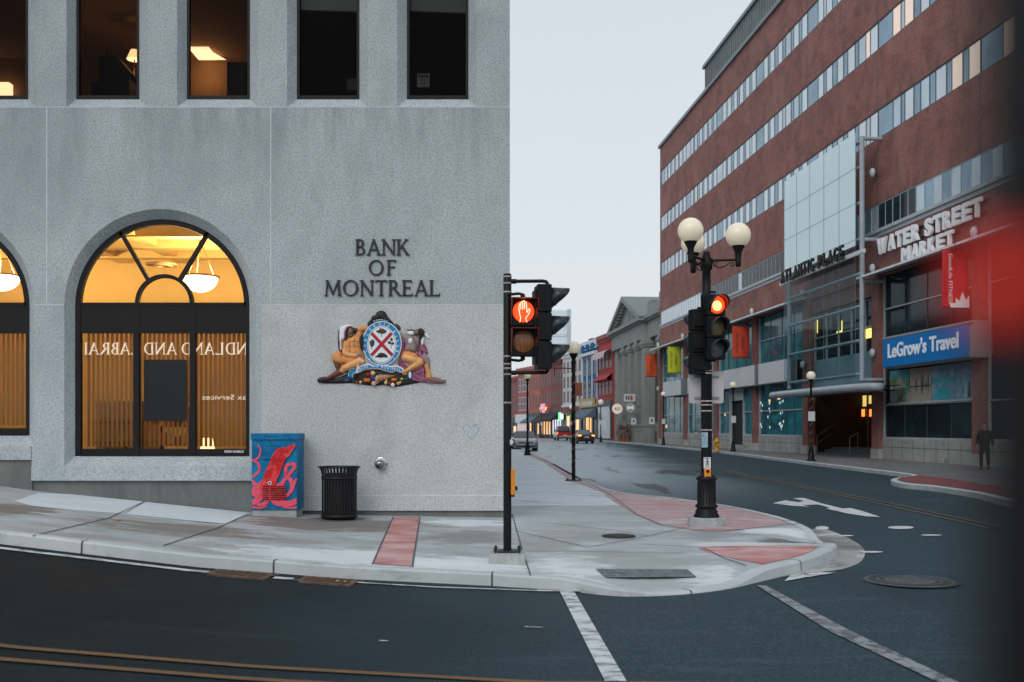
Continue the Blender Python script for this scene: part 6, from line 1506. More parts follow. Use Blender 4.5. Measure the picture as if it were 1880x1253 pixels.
for k, (dx, dy, gz) in enumerate(((.52, -.10, 4.86), (-.36, -.50, 4.86), (-.12, .60, 4.86))):
    L = math.hypot(dx, dy); u = Vector((dx/L, dy/L, 0)); P = Vector((QX, QY, 0)); E = P+u*L; za = pz(479, QY)
    mb = MB(); mb.cyl(P+Vector((0, 0, za)), E+Vector((0, 0, za)), .022, n=10)
    sc_ = [(.10, -.02), (.14, -.10), (.22, -.13), (.32, -.10), (.38, -.05), (.44, -.045), (.46, -.09), (.42, -.11), (.40, -.08)]
    mb.tube([P+u*(a*L/.53)+Vector((0, 0, za+b)) for a, b in sc_], .010, n=6)
    sc2 = [(.13, -.04), (.17, -.03), (.18, -.07), (.15, -.09), (.13, -.07)]; mb.tube([P+u*(a*L/.53)+Vector((0, 0, za+b)) for a, b in sc2], .008, n=6)
    arm = mb.build('scroll_arm', M_lampblk, lp)
    mb = MB(); mb.lathe([(.03, -.10), (.045, -.08), (.05, .0), (.045, .02), (.055, .08), (.055, .14), (.115, .26), (.12, .28)], (E.x, E.y, za-.02), 18); mb.build('fitter', M_lampblk, lp)
    mb = MB(); mb.sphere((E.x, E.y, gz), .212, 36); mb.build('globe', M_globe, lp)
sighead((px(1315, 16.8), 16.8, (pz(541, 16.8)+pz(660, 16.8))/2), R(14), 'traffic signal head with its top red lens glowing', lit=0)
sighead((px(1280, 17.05), 17.05, (pz(570, 17.05)+pz(684, 17.05))/2-.02), R(197), 'traffic signal head on the lamp post seen from its dark back')
mb = MB()
for z in (pz(541, QY)+.02, pz(664, QY)): mb = MB(); mb.tube([(QX, QY, z), (QX+.05, QY-.06, z+.02), (px(1315, 16.8), 16.88, z)], .02, n=8); mb.build('signal_bracket', M_lampblk, lp)
for z in (pz(566, QY), pz(687, QY)): mb = MB(); mb.tube([(QX, QY, z), (px(1280, 17), 17.0, z)], .02, n=8); mb.build('signal_bracket', M_lampblk, lp)
# sign plate seen from the back, stickers, push button
M_bk = layered('pale_sign_back', (.52, .50, .51), [((.42, .38, .40), 1.5, .45, .65, .5, (1,1,1), .4)], rough=.55, bump=0)
Yb = QY+.12; t = thing('road_sign', 'pale square sign seen from behind on the lamp post', 'road sign', (px(1297, Yb), Yb, pz(712, Yb)))
def rrect(x0, x1, y0, y1, r, n=5):
    o = []
    for cx, cy, a in ((x1-r, y1-r, 0), (x0+r, y1-r, 90), (x0+r, y0+r, 180), (x1-r, y0+r, 270)):
        o += [(cx+r*math.cos(R(a+90*k/n)), cy+r*math.sin(R(a+90*k/n))) for k in range(n+1)]
    return o
mb = MB(Matrix(((1, 0, 0, 0), (0, 0, -1, Yb), (0, 1, 0, 0), (0, 0, 0, 1)))); mb.prism(rrect(px(1265, Yb), px(1328.5, Yb), pz(741, Yb), pz(682, Yb), .04), -.006, 0); mb.build('plate', M_bk, t)
mb = MB(); [mb.box(px(1275, Yb), px(1320, Yb), Yb-.02, Yb-.002, pz(y+2, Yb), pz(y-2, Yb)) for y in (692, 731)]; mb.build('rail', M_cop, t)
QF = frame((QX, QY, 0), (1, 0, 0))
def onpole(x0, x1, y0, y1, r, mi, mb):
    P = []
    for k in range(7):
        X = px(x0+(x1-x0)*k/6, QY-r)-QX; X = max(-r*.98, min(r*.98, X)); P.append((X, math.sqrt(r*r-X*X)))
    for (a, c), (b, d_) in zip(P, P[1:]): mb.add([(a, pz(y1, QY-r), c), (b, pz(y1, QY-r), d_), (b, pz(y0, QY-r), d_), (a, pz(y0, QY-r), c)], [(0, 1, 2, 3)], mi)
mb = MB(QF); onpole(1289, 1299.5, 794, 822, .0965, 0, mb); onpole(1290, 1298, 798, 808, .098, 1, mb); onpole(1290, 1298, 812, 818, .098, 1, mb)
tag(mb.build('pole_sticker', [layered('blue_white_sticker', (.38, .52, .60), [((.10, .28, .38), 30, .48, .56, .8, (1,1,1), 0)], rough=.5), layered('sticker_print', (.12, .25, .33), [((.5, .6, .66), 45, .5, .56, .9, (1,1,1), 0)], rough=.5)], origin=(QX, QY, pz(808, QY))), 'faded blue and white sticker on the ornate post', 'sticker')
t = thing('push_button', 'pedestrian push button with walking figure plate on the ornate post', 'push button', (QX, QY-.1, pz(860, QY)))
mb = MB(QF); mb.box(px(1292, 16.9)-QX, px(1305, 16.9)-QX, pz(861, 16.9), pz(840, 16.9), .09, .105, 0); mb.build('plate', M_tag, t)
mb = MB(QF); cx2 = px(1298.5, 16.9)-QX; zc = pz(851, 16.9)
for a, b in (((0, .045), (0, .01)), ((0, .01), (.022, -.045)), ((0, .01), (-.024, -.045)), ((0, .04), (.028, .012)), ((0, .04), (-.026, .015))): mb.prism([(cx2+p[0], zc+p[1]) for p in seg(a, b, .011)][::1], .105, .1075)
mb.cyl((cx2, zc+.06, .105), (cx2, zc+.06, .1075), .011, n=10); mb.box(cx2-.04, cx2+.03, zc-.070, zc-.064, .105, .1075); mb.box(cx2-.045, cx2+.03, zc+.078, zc+.088, .105, .1075); mb.build('walking_figure', M_lampblk, t)
mb = MB(QF); mb.box(px(1292.5, 16.9)-QX, px(1305, 16.9)-QX, pz(877, 16.9), pz(861, 16.9)-.002, .085, .14, 0); bb = mb.build('case', M_or, t, bevel=.015, seg=3)
mb = MB(QF); mb.cyl((cx2, pz(865.5, 16.9), .14), (cx2, pz(865.5, 16.9), .152), .027, n=16); mb.build('button', M_lampblk, t)

# ------------------------------------------------------------------ painted utility cabinet
UX0, UX1, UY0, UY1 = px(462, 17.6), px(546, 17.6), 17.6, 18.14; Uz0, Uz1 = pz(937, 17.6), pz(796, 17.6)
ub = thing('utility_cabinet', 'blue utility cabinet painted with a red squid', 'utility cabinet', ((UX0+UX1)/2, UY0, 0))
M_ubl = layered('blue_cabinet_paint', (.003, .14, .33), [((.004, .22, .44), 2.5, .42, .62, .9, (1,1,1), .6), ((.006, .07, .17), 4, .52, .66, .7, (1,1,1), .4)], rough=.5, bump=.2, bscale=30, spec=.2)
M_sq = layered('red_squid_paint', (.58, .018, .022), [((.85, .09, .09), 5, .45, .6, .85, (1,1,1), .8), ((.36, .010, .015), 6, .52, .64, .8, (1,1,1), .6)], rough=.5, bump=.1, spec=.2)
M_pk = layered('pink_squid_paint', (.88, .09, .15), [((.62, .02, .05), 7, .5, .62, .8, (1,1,1), .6)], rough=.45, bump=.1)
mb = MB(); mb.box(UX0, UX1, UY0, UY1, Uz0, Uz1-.10); mb.build('body', M_ubl, ub, bevel=.006)
mb = MB(); mb.box(UX0-.012, UX1+.02, UY0-.03, UY1, Uz1-.115, Uz1); mb.build('lid', M_ubl, ub, bevel=.012)
mb = MB(); mb.box(UX0+.01, UX1-.02, UY0+.02, UY1, -.12, Uz0); mb.build('plinth', M_blk, ub, bevel=.01)
UF = Matrix(((1, 0, 0, UX0), (0, 0, -1, UY0), (0, 1, 0, 0), (0, 0, 0, 1))); W_ = UX1-UX0
up = lambda x, y: ((x-140)/500*W_, Uz1-(y-92)/(915-92)*(Uz1-Uz0))
mb = MB(UF); a = up(265, 360); b = up(520, 240); mb.box(a[0], b[0], a[1]-.01, b[1], 0, .035); mb.box(*[up(145, 0)[0], up(635, 0)[0]], up(0, 868)[1], up(0, 855)[1], 0, .012); mb.box(up(628, 0)[0], up(634, 0)[0], Uz0+.03, Uz1-.13, 0, .006); mb.build('hood', M_ubl, ub, bevel=.006)
mb = MB(UF)
mant = smoothpoly([up(*p) for p in [(600, 205), (622, 230), (575, 300), (560, 330), (520, 360), (490, 430), (450, 530), (420, 590), (405, 640), (330, 655), (262, 640), (262, 600), (290, 510), (325, 440), (365, 345), (420, 260), (520, 240)]], 4)
mb.flat(mant, .037); mb.build('squid_body_painting', M_sq, ub)
mb = MB(UF)
def tent(P, w0, w1, z):
    L = [tuple(v) for v in smoothline([up(*p) for p in P], 5)]; n = len(L); V = []
    for i, p in enumerate(L):
        d = (Vector(L[min(i+1, n-1)])-Vector(L[max(i-1, 0)])).normalized(); wd = (w0+(w1-w0)*i/(n-1))*W_/500/2; nn = Vector((-d.y, d.x))*wd
        V += [(max(.004, min(W_-.004, p[0]-nn.x)), p[1]-nn.y, z), (max(.004, min(W_-.004, p[0]+nn.x)), p[1]+nn.y, z)]
    mb.add(V, [(2*i, 2*i+2, 2*i+3, 2*i+1) for i in range(n-1)])
for k, (P, w0, w1) in enumerate([([(290, 640), (200, 700), (150, 680)], 110, 60), ([(150, 560), (220, 500), (225, 440), (190, 395), (145, 380)], 26, 22), ([(145, 390), (215, 350), (240, 270), (212, 212)], 24, 10),
    ([(150, 590), (180, 640), (270, 680)], 20, 60), ([(300, 650), (240, 770), (180, 820), (145, 835)], 70, 50), ([(330, 650), (320, 780), (280, 850), (200, 855)], 60, 30), ([(370, 650), (370, 780), (420, 840), (560, 850), (635, 820)], 60, 40),
    ([(400, 640), (430, 760), (520, 830), (635, 795)], 50, 16), ([(400, 650), (460, 640), (510, 580), (560, 520), (630, 440)], 40, 30), ([(630, 430), (570, 420), (520, 450), (520, 540), (570, 600), (580, 690), (520, 760), (450, 730)], 34, 34), ([(590, 680), (620, 600), (634, 575)], 30, 14),
    ([(470, 640), (500, 580), (560, 570), (600, 640), (580, 720)], 30, 20), ([(150, 880), (240, 890), (320, 870)], 22, 10), ([(480, 880), (560, 890), (632, 885)], 14, 22), ([(150, 720), (190, 760), (240, 740)], 36, 26)]): tent(P, w0*1.1, w1*1.1, .0135+.0004*k)
mb.build('tentacle_painting', M_pk, ub)
mb = MB(UF); c = up(343, 622); mb.cyl((*c, .037), (*c, .040), .034, n=20, mi=0); mb.cyl((*c, .040), (*c, .042), .018, n=14, mi=1)
mb.build('painted_eye', [M_tag, M_lampblk], ub)
mb = MB(UF)
for r_ in range(8):
    y = 650+r_*19
    for c0, c1 in ((262, 330), (345, 430), (440, 520)): a = up(c0, y+8); b = up(c1, y); mb.box(a[0], b[0], a[1], b[1], .036, .046)
mb.build('louvre', M_sq, ub, bevel=.002)
mb = MB(UF)
for r_ in range(8):
    y = 659+r_*19
    for c0, c1 in ((262, 330), (345, 430), (440, 520)): a = up(c0, y+7); b = up(c1, y); mb.box(a[0], b[0], a[1], b[1], .034, .0385)
mb.build('louvre_gap', M_lampblk, ub)
mb = MB(Matrix(((1, 0, 0, UX0), (0, 0, -1, UY0-.03), (0, 1, 0, 0), (0, 0, 0, 1)))); mb.text('Jizmy', up(365, 0)[0], Uz1-.075, .05, 0, .002, width=.30, shear=.3); mb.build('graffiti_tag', mat('marker_blue', (.005, .03, .10), .6, var=0), ub)
# ------------------------------------------------------------------ slatted litter bin
TX_, TY = px(623, 17.5), 17.5; tz = S0(TX_, TY)
tb_ = thing('litter_bin', 'black slatted steel litter bin with a flared rim', 'litter bin', (TX_, TY, tz)); N = 34; H_ = pz(857, TY)-tz
mb = MB(); M_slt = mat('black_steel_slat', (.010, .010, .011), .4, var=.2, spec=.25)
for k in range(N):
    a = 2*math.pi*k/N; ca, sa = math.cos(a), math.sin(a); prof = [(.305, .06), (.305, H_-.17), (.308, H_-.12), (.325, H_-.06), (.355, H_-.01)]
    V = []
    for r_, z in prof:
        for s_ in (-1, 1):
            for d_ in (0, -.006): V.append((TX_+(r_+d_)*ca-s_*.018*sa, TY+(r_+d_)*sa+s_*.018*ca, tz+z))
    fs = []
    for j in range(len(prof)-1):
        b = 4*j; fs += [(b, b+4, b+6, b+2), (b+1, b+3, b+7, b+5), (b, b+1, b+5, b+4), (b+2, b+6, b+7, b+3)]
    mb.add(V, [tuple(reversed(f)) for f in fs])
mb.build('slats', M_slt, tb_)
mb = MB()
for r_, z, h in ((.305, .03, .06), (.302, H_-.22, .05)): mb.lathe([(r_, z), (r_+.012, z), (r_+.012, z+h), (r_, z+h), (r_, z)], (TX_, TY, tz), 40, cap=False)
mb.lathe([(.355, H_-.02), (.37, H_-.015), (.37, H_+.005), (.35, H_+.005), (.355, H_-.02)], (TX_, TY, tz), 40, cap=False)
mb.build('rim', M_slt, tb_)
mb = MB(); mb.lathe([(.25, .05), (.27, H_-.12), (.262, H_-.12), (.24, .08)], (TX_, TY, tz), 32); mb.build('liner', mat('dark_liner', (.012, .013, .014), .5), tb_)
mb = MB(); mb.lathe([(.27, 0), (.29, .02), (.30, .06)], (TX_, TY, tz), 32); mb.build('base', M_slt, tb_)
# ------------------------------------------------------------------ painted crest on the bank wall (relief)
KS = .0012766
CF_ = Matrix(((1, 0, 0, -3.6), (0, 0, -1, FY), (0, 1, 0, 3.75), (0, 0, 0, 1)))
cc = lambda x, y: (x*KS, -y*KS)
crest = thing('bank_crest', 'painted relief crest with oval shield and two seated figures', 'crest', (-3.6+958*KS, FY, 3.75-600*KS))
def cm(name, c, var=.15, rough=.45): return mat(name, c, rough, var=var, scale=9, bump=.15, bscale=30, spec=.4)
C_or = cm('tan_orange_relief', (.72, .30, .09)); C_or2 = cm('pale_tan_relief', (.80, .40, .16)); C_brn = cm('brown_boot_relief', (.16, .05, .03)); C_dk = cm('near_black_relief', (.018, .012, .014))
C_skin = cm('brown_skin_relief', (.22, .13, .10)); C_grey = cm('grey_tan_relief', (.30, .24, .22)); C_wh = cm('white_relief', (.82, .82, .86), .05); C_pur = cm('dark_purple_relief', (.11, .02, .06)); C_plum = cm('plum_cloth_relief', (.26, .06, .13), .3)
C_blue = cm('crest_blue', (.006, .23, .50), .08); C_red = cm('crest_red', (.42, .01, .03), .1); C_gn = cm('dark_leaf_relief', (.012, .05, .035), .3); C_pkn = cm('pumpkin_orange', (.72, .16, .02)); C_peach = cm('peach_fruit', (.72, .42, .27)); C_yel = cm('yellow_fruit', (.72, .56, .16)); C_rf = cm('dark_red_fruit', (.28, .02, .02)); C_bl2 = cm('blue_grape', (.02, .09, .30))
def pf(mb, pts, h, rad, mi=0, z0=.012, sm=4, sp=None):
    P = [cc(*p) for p in pts]
    if sm: P = smoothpoly(P, sm)
    ar = sum(P[i-1][0]*P[i][1]-P[i][0]*P[i-1][1] for i in range(len(P)))
    if ar < 0: P = P[::-1]
    mb.puff(P, z0, h, rad*KS, sp*KS if sp else rad*KS*.42, mi)
def part(name, mats, items, z0=.012, parent=None):
    mb = MB(CF_)
    for it in items: pf(mb, it[0], it[1], it[2], it[3] if len(it) > 3 else 0, it[4] if len(it) > 4 else z0)
    return mb.build(name, mats, parent or crest)
def capsule(p, q, w0, w1, n=6):
    p, q = Vector(p), Vector(q); d = (q-p).normalized(); a0 = math.atan2(d.y, d.x); o = []
    for k in range(n+1): a = a0+math.pi/2+math.pi*k/n; o.append((p.x+w0/2*math.cos(a), p.y+w0/2*math.sin(a)))
    for k in range(n+1): a = a0-math.pi/2+math.pi*k/n; o.append((q.x+w1/2*math.cos(a), q.y+w1/2*math.sin(a)))
    return o
# dark foliage base
part('foliage_base', [C_dk, C_gn, C_bl2], [([(30, 1000), (150, 960), (300, 980), (500, 900), (640, 880), (900, 860), (1200, 880), (1400, 960), (1600, 1010), (1250, 1085), (1100, 1100), (980, 1075), (850, 1090), (700, 1075), (560, 1050), (300, 1055), (90, 1050)], .03, 40),
    ([(420, 990), (470, 975), (505, 1005), (460, 1035), (410, 1025)], .05, 22, 2), ([(520, 1010), (570, 990), (590, 1030), (540, 1055)], .045, 18, 1), ([(880, 880), (1000, 870), (1150, 890), (1250, 930), (1150, 960), (1000, 930)], .035, 25, 1), ([(1250, 980), (1330, 960), (1340, 1010), (1270, 1020)], .045, 18, 1)])
# left figure
lf = part('left_figure', [C_or, C_or2, C_brn, C_dk, C_skin, C_grey], [
    ([(470, 400), (560, 360), (660, 340), (700, 420), (680, 560), (700, 700), (560, 720), (420, 700), (380, 560), (390, 450)], .075, 70, 0),
    ([(600, 250), (700, 225), (770, 250), (740, 300), (680, 310), (620, 330), (600, 290)], .07, 34, 0, .03),
    (capsule((640, 300), (620, 380), 70, 110), .06, 40, 0, .03),
    ([(390, 560), (430, 540), (470, 600), (560, 620), (640, 610), (640, 680), (560, 690), (450, 680), (390, 640)], .07, 34, 1, .06),
    ([(240, 640), (290, 605), (360, 600), (400, 700), (420, 760), (330, 770), (260, 740), (235, 700)], .09, 45, 0, .04),
    (capsule((320, 700), (620, 720), 110, 140), .06, 55, 0, .03),
    (capsule((410, 840), (640, 740), 100, 130), .10, 48, 1, .05),
    ([(360, 830), (430, 800), (450, 860), (400, 910), (350, 890)], .09, 40, 1, .05),
    (capsule((300, 740), (330, 860), 90, 60), .06, 32, 2, .03), (capsule((360, 880), (180, 980), 95, 55), .075, 32, 2, .03),
    ([(30, 985), (100, 960), (200, 960), (220, 1000), (150, 1035), (50, 1045), (25, 1015)], .055, 28, 3, .02),
    ([(640, 400), (690, 360), (700, 560), (660, 570), (640, 500)], .05, 20, 3, .09), (capsule((625, 640), (640, 640), 62, 56), .05, 26, 5, .10),
    (capsule((450, 880), (520, 930), 40, 20), .03, 14, 3)])
part('headdress', [C_wh, C_pur], [([(325, 300), (345, 290), (360, 420), (375, 600), (340, 605), (322, 540), (318, 400)], .03, 18, 1), ([(350, 260), (400, 225), (470, 205), (520, 240), (460, 260), (430, 330), (420, 420), (385, 440), (385, 560), (350, 580), (345, 480), (335, 380)], .05, 26, 0, .02),
    ([(430, 290), (465, 240), (520, 235), (540, 270), (480, 275), (460, 330), (445, 430), (415, 430), (425, 350)], .05, 16, 1, .05)])
mb = MB(CF_)
for k in range(9): a = cc(335+k*3, 320+k*33); b = cc(400+k*1, 285+k*26); mb.prism([(p[0], p[1]) for p in seg(a, b, .004)], .055, .068)
mb.build('feather_line', C_grey, crest)
part('left_head', [C_skin, C_dk], [([(470, 270), (500, 245), (540, 265), (545, 300), (530, 350), (490, 360), (460, 330)], .07, 32, 0, .03), ([(540, 265), (600, 260), (625, 290), (600, 335), (540, 330)], .05, 26, 1, .02), ([(458, 330), (520, 352), (540, 365), (520, 385), (465, 370)], .05, 16, 0, .03)])
part('tomahawk', [C_wh], [(capsule((640, 680), (600, 900), 14, 34), .04, 12, 0, .10), ([(640, 720), (680, 715), (700, 740), (680, 765), (640, 760)], .04, 14, 0, .10)])
mb = MB(CF_)
for P in ([(470, 460), (560, 450), (640, 460)], [(440, 540), (520, 520), (630, 530)], [(570, 400), (560, 480), (570, 560)], [(480, 470), (500, 560), (480, 640)], [(600, 580), (560, 640), (590, 700)]):
    mb.tube([(*cc(*p), .088) for p in [tuple(v) for v in smoothline(P, 3)]], .004, n=5)
mb.build('jacket_seam', C_brn, crest)
# right figure
part('right_cloth', [C_plum], [([(1230, 400), (1290, 420), (1280, 600), (1240, 700), (1300, 800), (1400, 860), (1300, 920), (1220, 850), (1180, 760), (1225, 620)], .04, 34), ([(1500, 480), (1570, 500), (1610, 600), (1600, 640), (1540, 600), (1560, 680), (1600, 800), (1570, 960), (1700, 1000), (1860, 1000), (1850, 1040), (1780, 1060), (1560, 1040), (1400, 1020), (1350, 960), (1400, 880), (1530, 820), (1540, 740), (1450, 660), (1470, 560)], .045, 38)])
mb = MB(CF_)
for P in ([(1260, 430), (1300, 500), (1290, 600)], [(1250, 680), (1260, 760), (1340, 820)], [(1500, 520), (1560, 600), (1570, 640)], [(1460, 600), (1520, 660), (1590, 760)], [(1400, 920), (1480, 960), (1540, 1000)], [(1380, 980), (1450, 1010), (1540, 1020)], [(1500, 830), (1550, 880), (1540, 980)], [(1540, 540), (1600, 610)], [(1420, 900), (1500, 890)], [(1600, 1030), (1700, 1035), (1820, 1020)]):
    mb.tube([(*cc(*p), .058) for p in [tuple(v) for v in smoothline(P, 3)]], .006, n=5)
mb.build('cloth_fold', cm('pale_plum_relief', (.50, .26, .36)), crest)
part('right_figure', [C_or2, C_or, C_grey, C_skin, C_dk, C_wh, C_pur], [
    ([(1220, 320), (1270, 340), (1330, 340), (1440, 360), (1500, 420), (1480, 520), (1440, 600), (1340, 600), (1270, 590), (1290, 480), (1230, 400)], .07, 55, 2, .02),
    ([(1440, 620), (1560, 640), (1640, 700), (1640, 900), (1660, 960), (1600, 970), (1570, 800), (1530, 720)], .04, 34, 2),
    ([(1255, 600), (1330, 585), (1430, 620), (1470, 680), (1420, 700), (1300, 680), (1240, 660)], .08, 40, 1, .03),
    (capsule((1290, 680), (1500, 740), 120, 110), .10, 52, 0, .04), (capsule((1500, 750), (1270, 900), 110, 50), .09, 40, 0, .05), ([(1230, 880), (1300, 880), (1320, 930), (1260, 935)], .06, 22, 0, .04),
    (capsule((1590, 800), (1630, 960), 60, 70), .06, 28, 1, .03), ([(1590, 990), (1700, 960), (1850, 1010), (1860, 1040), (1760, 1050), (1640, 1020)], .05, 22, 3, .03),
    ([(1410, 290), (1460, 270), (1490, 300), (1480, 350), (1430, 360), (1395, 330)], .06, 26, 3, .03), ([(1480, 270), (1530, 265), (1565, 310), (1550, 370), (1510, 385), (1490, 340)], .07, 30, 4, .03), (capsule((1500, 370), (1510, 470), 26, 14), .04, 10, 4, .04),
    ([(1320, 310), (1400, 300), (1420, 350), (1370, 370), (1325, 350)], .06, 22, 5, .06), ([(1330, 430), (1370, 400), (1400, 440), (1380, 490), (1345, 480)], .05, 22, 5, .07),
    ([(1560, 330), (1600, 340), (1640, 400), (1620, 410), (1570, 370)], .03, 12, 5), ([(1540, 400), (1560, 390), (1550, 480), (1525, 510), (1510, 450)], .04, 14, 5, .05), ([(1310, 265), (1340, 285), (1380, 275), (1410, 290), (1400, 305), (1330, 300)], .05, 8, 6, .05)])
mb = MB(CF_)
for P in ([(1400, 380), (1440, 480), (1470, 600)], [(1260, 610), (1340, 620), (1420, 650)], [(1250, 640), (1330, 655), (1400, 690)], [(1380, 610), (1330, 640), (1290, 670)]): mb.tube([(*cc(*p), .095) for p in [tuple(v) for v in smoothline(P, 3)]], .005, n=5)
mb.build('skirt_fold', C_brn, crest)
# beaver crest above the shield, leaves
part('beaver', [C_dk, C_gn], [([(740, 200), (780, 140), (830, 120), (800, 200), (770, 240)], .04, 16, 1), ([(1120, 210), (1170, 200), (1220, 250), (1200, 290), (1150, 260)], .04, 16, 1), ([(790, 200), (805, 100), (860, 65), (880, 30), (940, 8), (1000, 30), (1040, 100), (1120, 190), (1110, 215), (1040, 190), (900, 150), (830, 190)], .09, 48, 0, .03)])
mb = MB(CF_)
for k in range(6): c = cc(850+k*36, 168-math.sin((k+.5)/6*math.pi)*24); mb.puff(smoothpoly([(c[0]-.022, c[1]-.004), (c[0], c[1]-.012), (c[0]+.022, c[1]), (c[0], c[1]+.010)], 3), .10, .02, .01, .006, 0)
mb.build('wreath', C_wh, crest)
# oval shield
ell = lambda rx, ry, cy, n=60: [(958+rx*math.cos(2*math.pi*k/n), cy+ry*math.sin(2*math.pi*k/n)) for k in range(n)]
def plate(name, m, poly, z0, z1, holes=(), parent=None):
    P = [cc(*p) for p in poly]; ar = sum(P[i-1][0]*P[i][1]-P[i][0]*P[i-1][1] for i in range(len(P))); P = P if ar > 0 else P[::-1]
    mb = MB(CF_); mb.prism(P, z0, z1, 0, [[cc(*q) for q in h][::-1] for h in holes]); return mb.build(name, m, parent or crest)
sh = plate('shield', C_wh, ell(283, 320, 483), .01, .095)
plate('shield_band', C_blue, ell(270, 307, 483), .09, .104, (), sh)
plate('shield_inner_rim', C_wh, ell(208, 272, 503), .10, .109, (), sh)
plate('shield_rim_line', C_gn, ell(197, 258, 503), .105, .1115, (), sh)
plate('shield_field', C_wh, ell(192, 252, 503), .105, .1135, (), sh)
mb = MB(CF_)
for p, q in (((812, 338), (1110, 655)), ((1100, 338), (812, 655))):
    P = [cc(*v) for v in seg(p, q, 46)]; ar = sum(P[i-1][0]*P[i][1]-P[i][0]*P[i-1][1] for i in range(4)); mb.prism(P if ar > 0 else P[::-1], .11, .1175 if p[0] > 1000 else .1178)
mb.build('saltire', C_red, sh)
part('floral_emblem', [C_gn, C_red, C_bl2, C_dk], [([(880, 305), (920, 290), (930, 265), (955, 270), (990, 280), (1030, 310), (1000, 340), (960, 345), (900, 330)], .012, 12, 0, .116), ([(940, 280), (965, 268), (982, 290), (965, 312), (940, 305)], .014, 10, 1, .124), (capsule((955, 345), (953, 390), 8, 8), .006, 4, 0, .116),
    ([(785, 460), (810, 440), (830, 430), (855, 450), (850, 500), (830, 530), (800, 525)], .012, 12, 0, .116), ([(815, 432), (835, 428), (838, 460), (820, 470)], .012, 7, 2, .124), (capsule((815, 530), (815, 565), 8, 8), .006, 4, 0, .116),
    ([(1080, 410), (1110, 410), (1115, 445), (1090, 450)], .012, 10, 0, .116), ([(1045, 465), (1075, 450), (1090, 480), (1060, 495)], .012, 10, 0, .116), ([(1100, 470), (1130, 470), (1130, 500), (1100, 500)], .012, 10, 0, .116), (capsule((1092, 480), (1092, 555), 8, 8), .006, 4, 0, .116),
    ([(865, 670), (895, 655), (920, 625), (960, 618), (1000, 630), (1040, 665), (1035, 690), (990, 680), (940, 690), (900, 680), (868, 685)], .016, 14, 3, .116)], parent=sh)
mb = MB(CF_)
for ch, x, y in [('C',725,600),('O',715,518),('N',722,440),('C',747,357),('O',790,285),('R',855,232),('D',930,203),('I',995,205),('A',1058,232),('S',1140,315),('A',1165,385),('L',1188,455),('U',1192,522),('S',1183,598),('+',780,710),('+',1140,705)]:
    dx, dy = (x-958)/281**2, -(y-483)/318**2; th = math.atan2(dy, dx)-math.pi/2; X, Y_ = cc(x, y); c_, s_ = math.cos(th), math.sin(th); h = 42*KS
    mb.text(ch, X, Y_, h, .104, .112, bold=.02, width=(.033 if ch != 'I' else .008), M2=lambda a, b: (a*c_-(b-h/2)*s_, a*s_+(b-h/2)*c_))
mb.build('motto_lettering', C_wh, sh)
rb1 = [(620, 820), (700, 785), (780, 775), (840, 800), (850, 760), (900, 775), (1000, 790), (1100, 805), (1150, 795), (1230, 820), (1275, 860), (1230, 905), (1150, 880), (1110, 905), (1000, 880), (900, 850), (820, 850), (720, 860), (620, 905)]
part('ribbon', [C_wh], [(rb1, .035, 22, 0, .08)])
part('ribbon_face', [C_blue], [([(632, 828), (700, 797), (778, 787), (842, 812), (858, 772), (900, 787), (1000, 802), (1100, 817), (1150, 807), (1222, 830), (1258, 860), (1226, 892), (1150, 868), (1108, 893), (1000, 868), (900, 838), (818, 838), (720, 848), (632, 888)], .014, 16, 0, .105)])
mb = MB(CF_)
for ch, x, y, rr in [('B',650,850,12),('A',683,835,12),('N',718,823,8),('K',755,815,4),('O',870,800,-12),('F',900,812,-12),('M',965,824,-6),('O',1008,832,-6),('N',1050,840,-4),('T',1090,846,0),('R',1122,845,8),('E',1152,840,0),('A',1186,850,-14),('L',1222,860,-20)]:
    th = R(rr); c_, s_ = math.cos(th), math.sin(th); X, Y_ = cc(x, y); h = 36*KS; mb.text(ch, X, Y_, h, .118, .126, bold=.02, width=.027 if ch != 'M' else .036, M2=lambda a, b: (a*c_-(b-h/2)*s_, a*s_+(b-h/2)*c_))
mb.build('ribbon_lettering', C_wh, crest)
# horn of plenty, fruit
def ball(name, x, y, r, m, squash=1, ribs=0):
    c = cc(x, y); mb = MB(CF_)
    if ribs:
        for k in range(ribs): a = math.pi*(k+.5)/ribs; mb.sphere((c[0]-r*KS*.62*math.cos(a), c[1], .05+r*KS*.5*math.sin(a)), r*KS*.5, 12, sq=(.8, 1.45*squash, .8))
    else: mb.sphere((c[0], c[1], .05), r*KS, 16, sq=(1, squash, 1))
    mb.build(name, m, crest)
ball('pumpkin', 742, 1008, 52, C_pkn, .8, 5); ball('pumpkin', 1130, 1002, 42, C_pkn, .8, 5)
for n, x, y, r, m in (('peach', 825, 908, 36, C_peach), ('peach', 838, 1055, 36, C_peach), ('apple', 755, 930, 32, C_rf), ('apple', 600, 1035, 26, C_rf), ('apple', 1065, 1055, 28, C_rf), ('grape', 815, 962, 26, C_bl2), ('grape', 840, 985, 26, C_bl2), ('pear', 650, 1035, 22, C_yel), ('pear', 1010, 1045, 26, C_yel), ('pear', 1018, 1010, 16, C_yel), ('lemon', 1185, 1055, 22, C_yel), ('lemon', 1215, 1040, 18, C_yel), ('lemon', 1240, 992, 18, C_yel), ('flower', 1110, 1075, 30, C_wh)): ball(n, x, y, r, m)
mb = MB(CF_)
P = [tuple(v) for v in smoothline([(885, 1000), (930, 975), (990, 965), (1060, 955), (1140, 945)], 6)]; n = len(P)
for k, p in enumerate(P):
    c = cc(*p); r_ = (58*(1-k/n)**.8+6)*KS; mb.sphere((c[0], c[1], .05), r_, 12, mi=k % 2, sq=(.42, 1, 1))
mb.build('horn_of_plenty', [C_peach, cm('horn_brown', (.30, .12, .07))], crest)
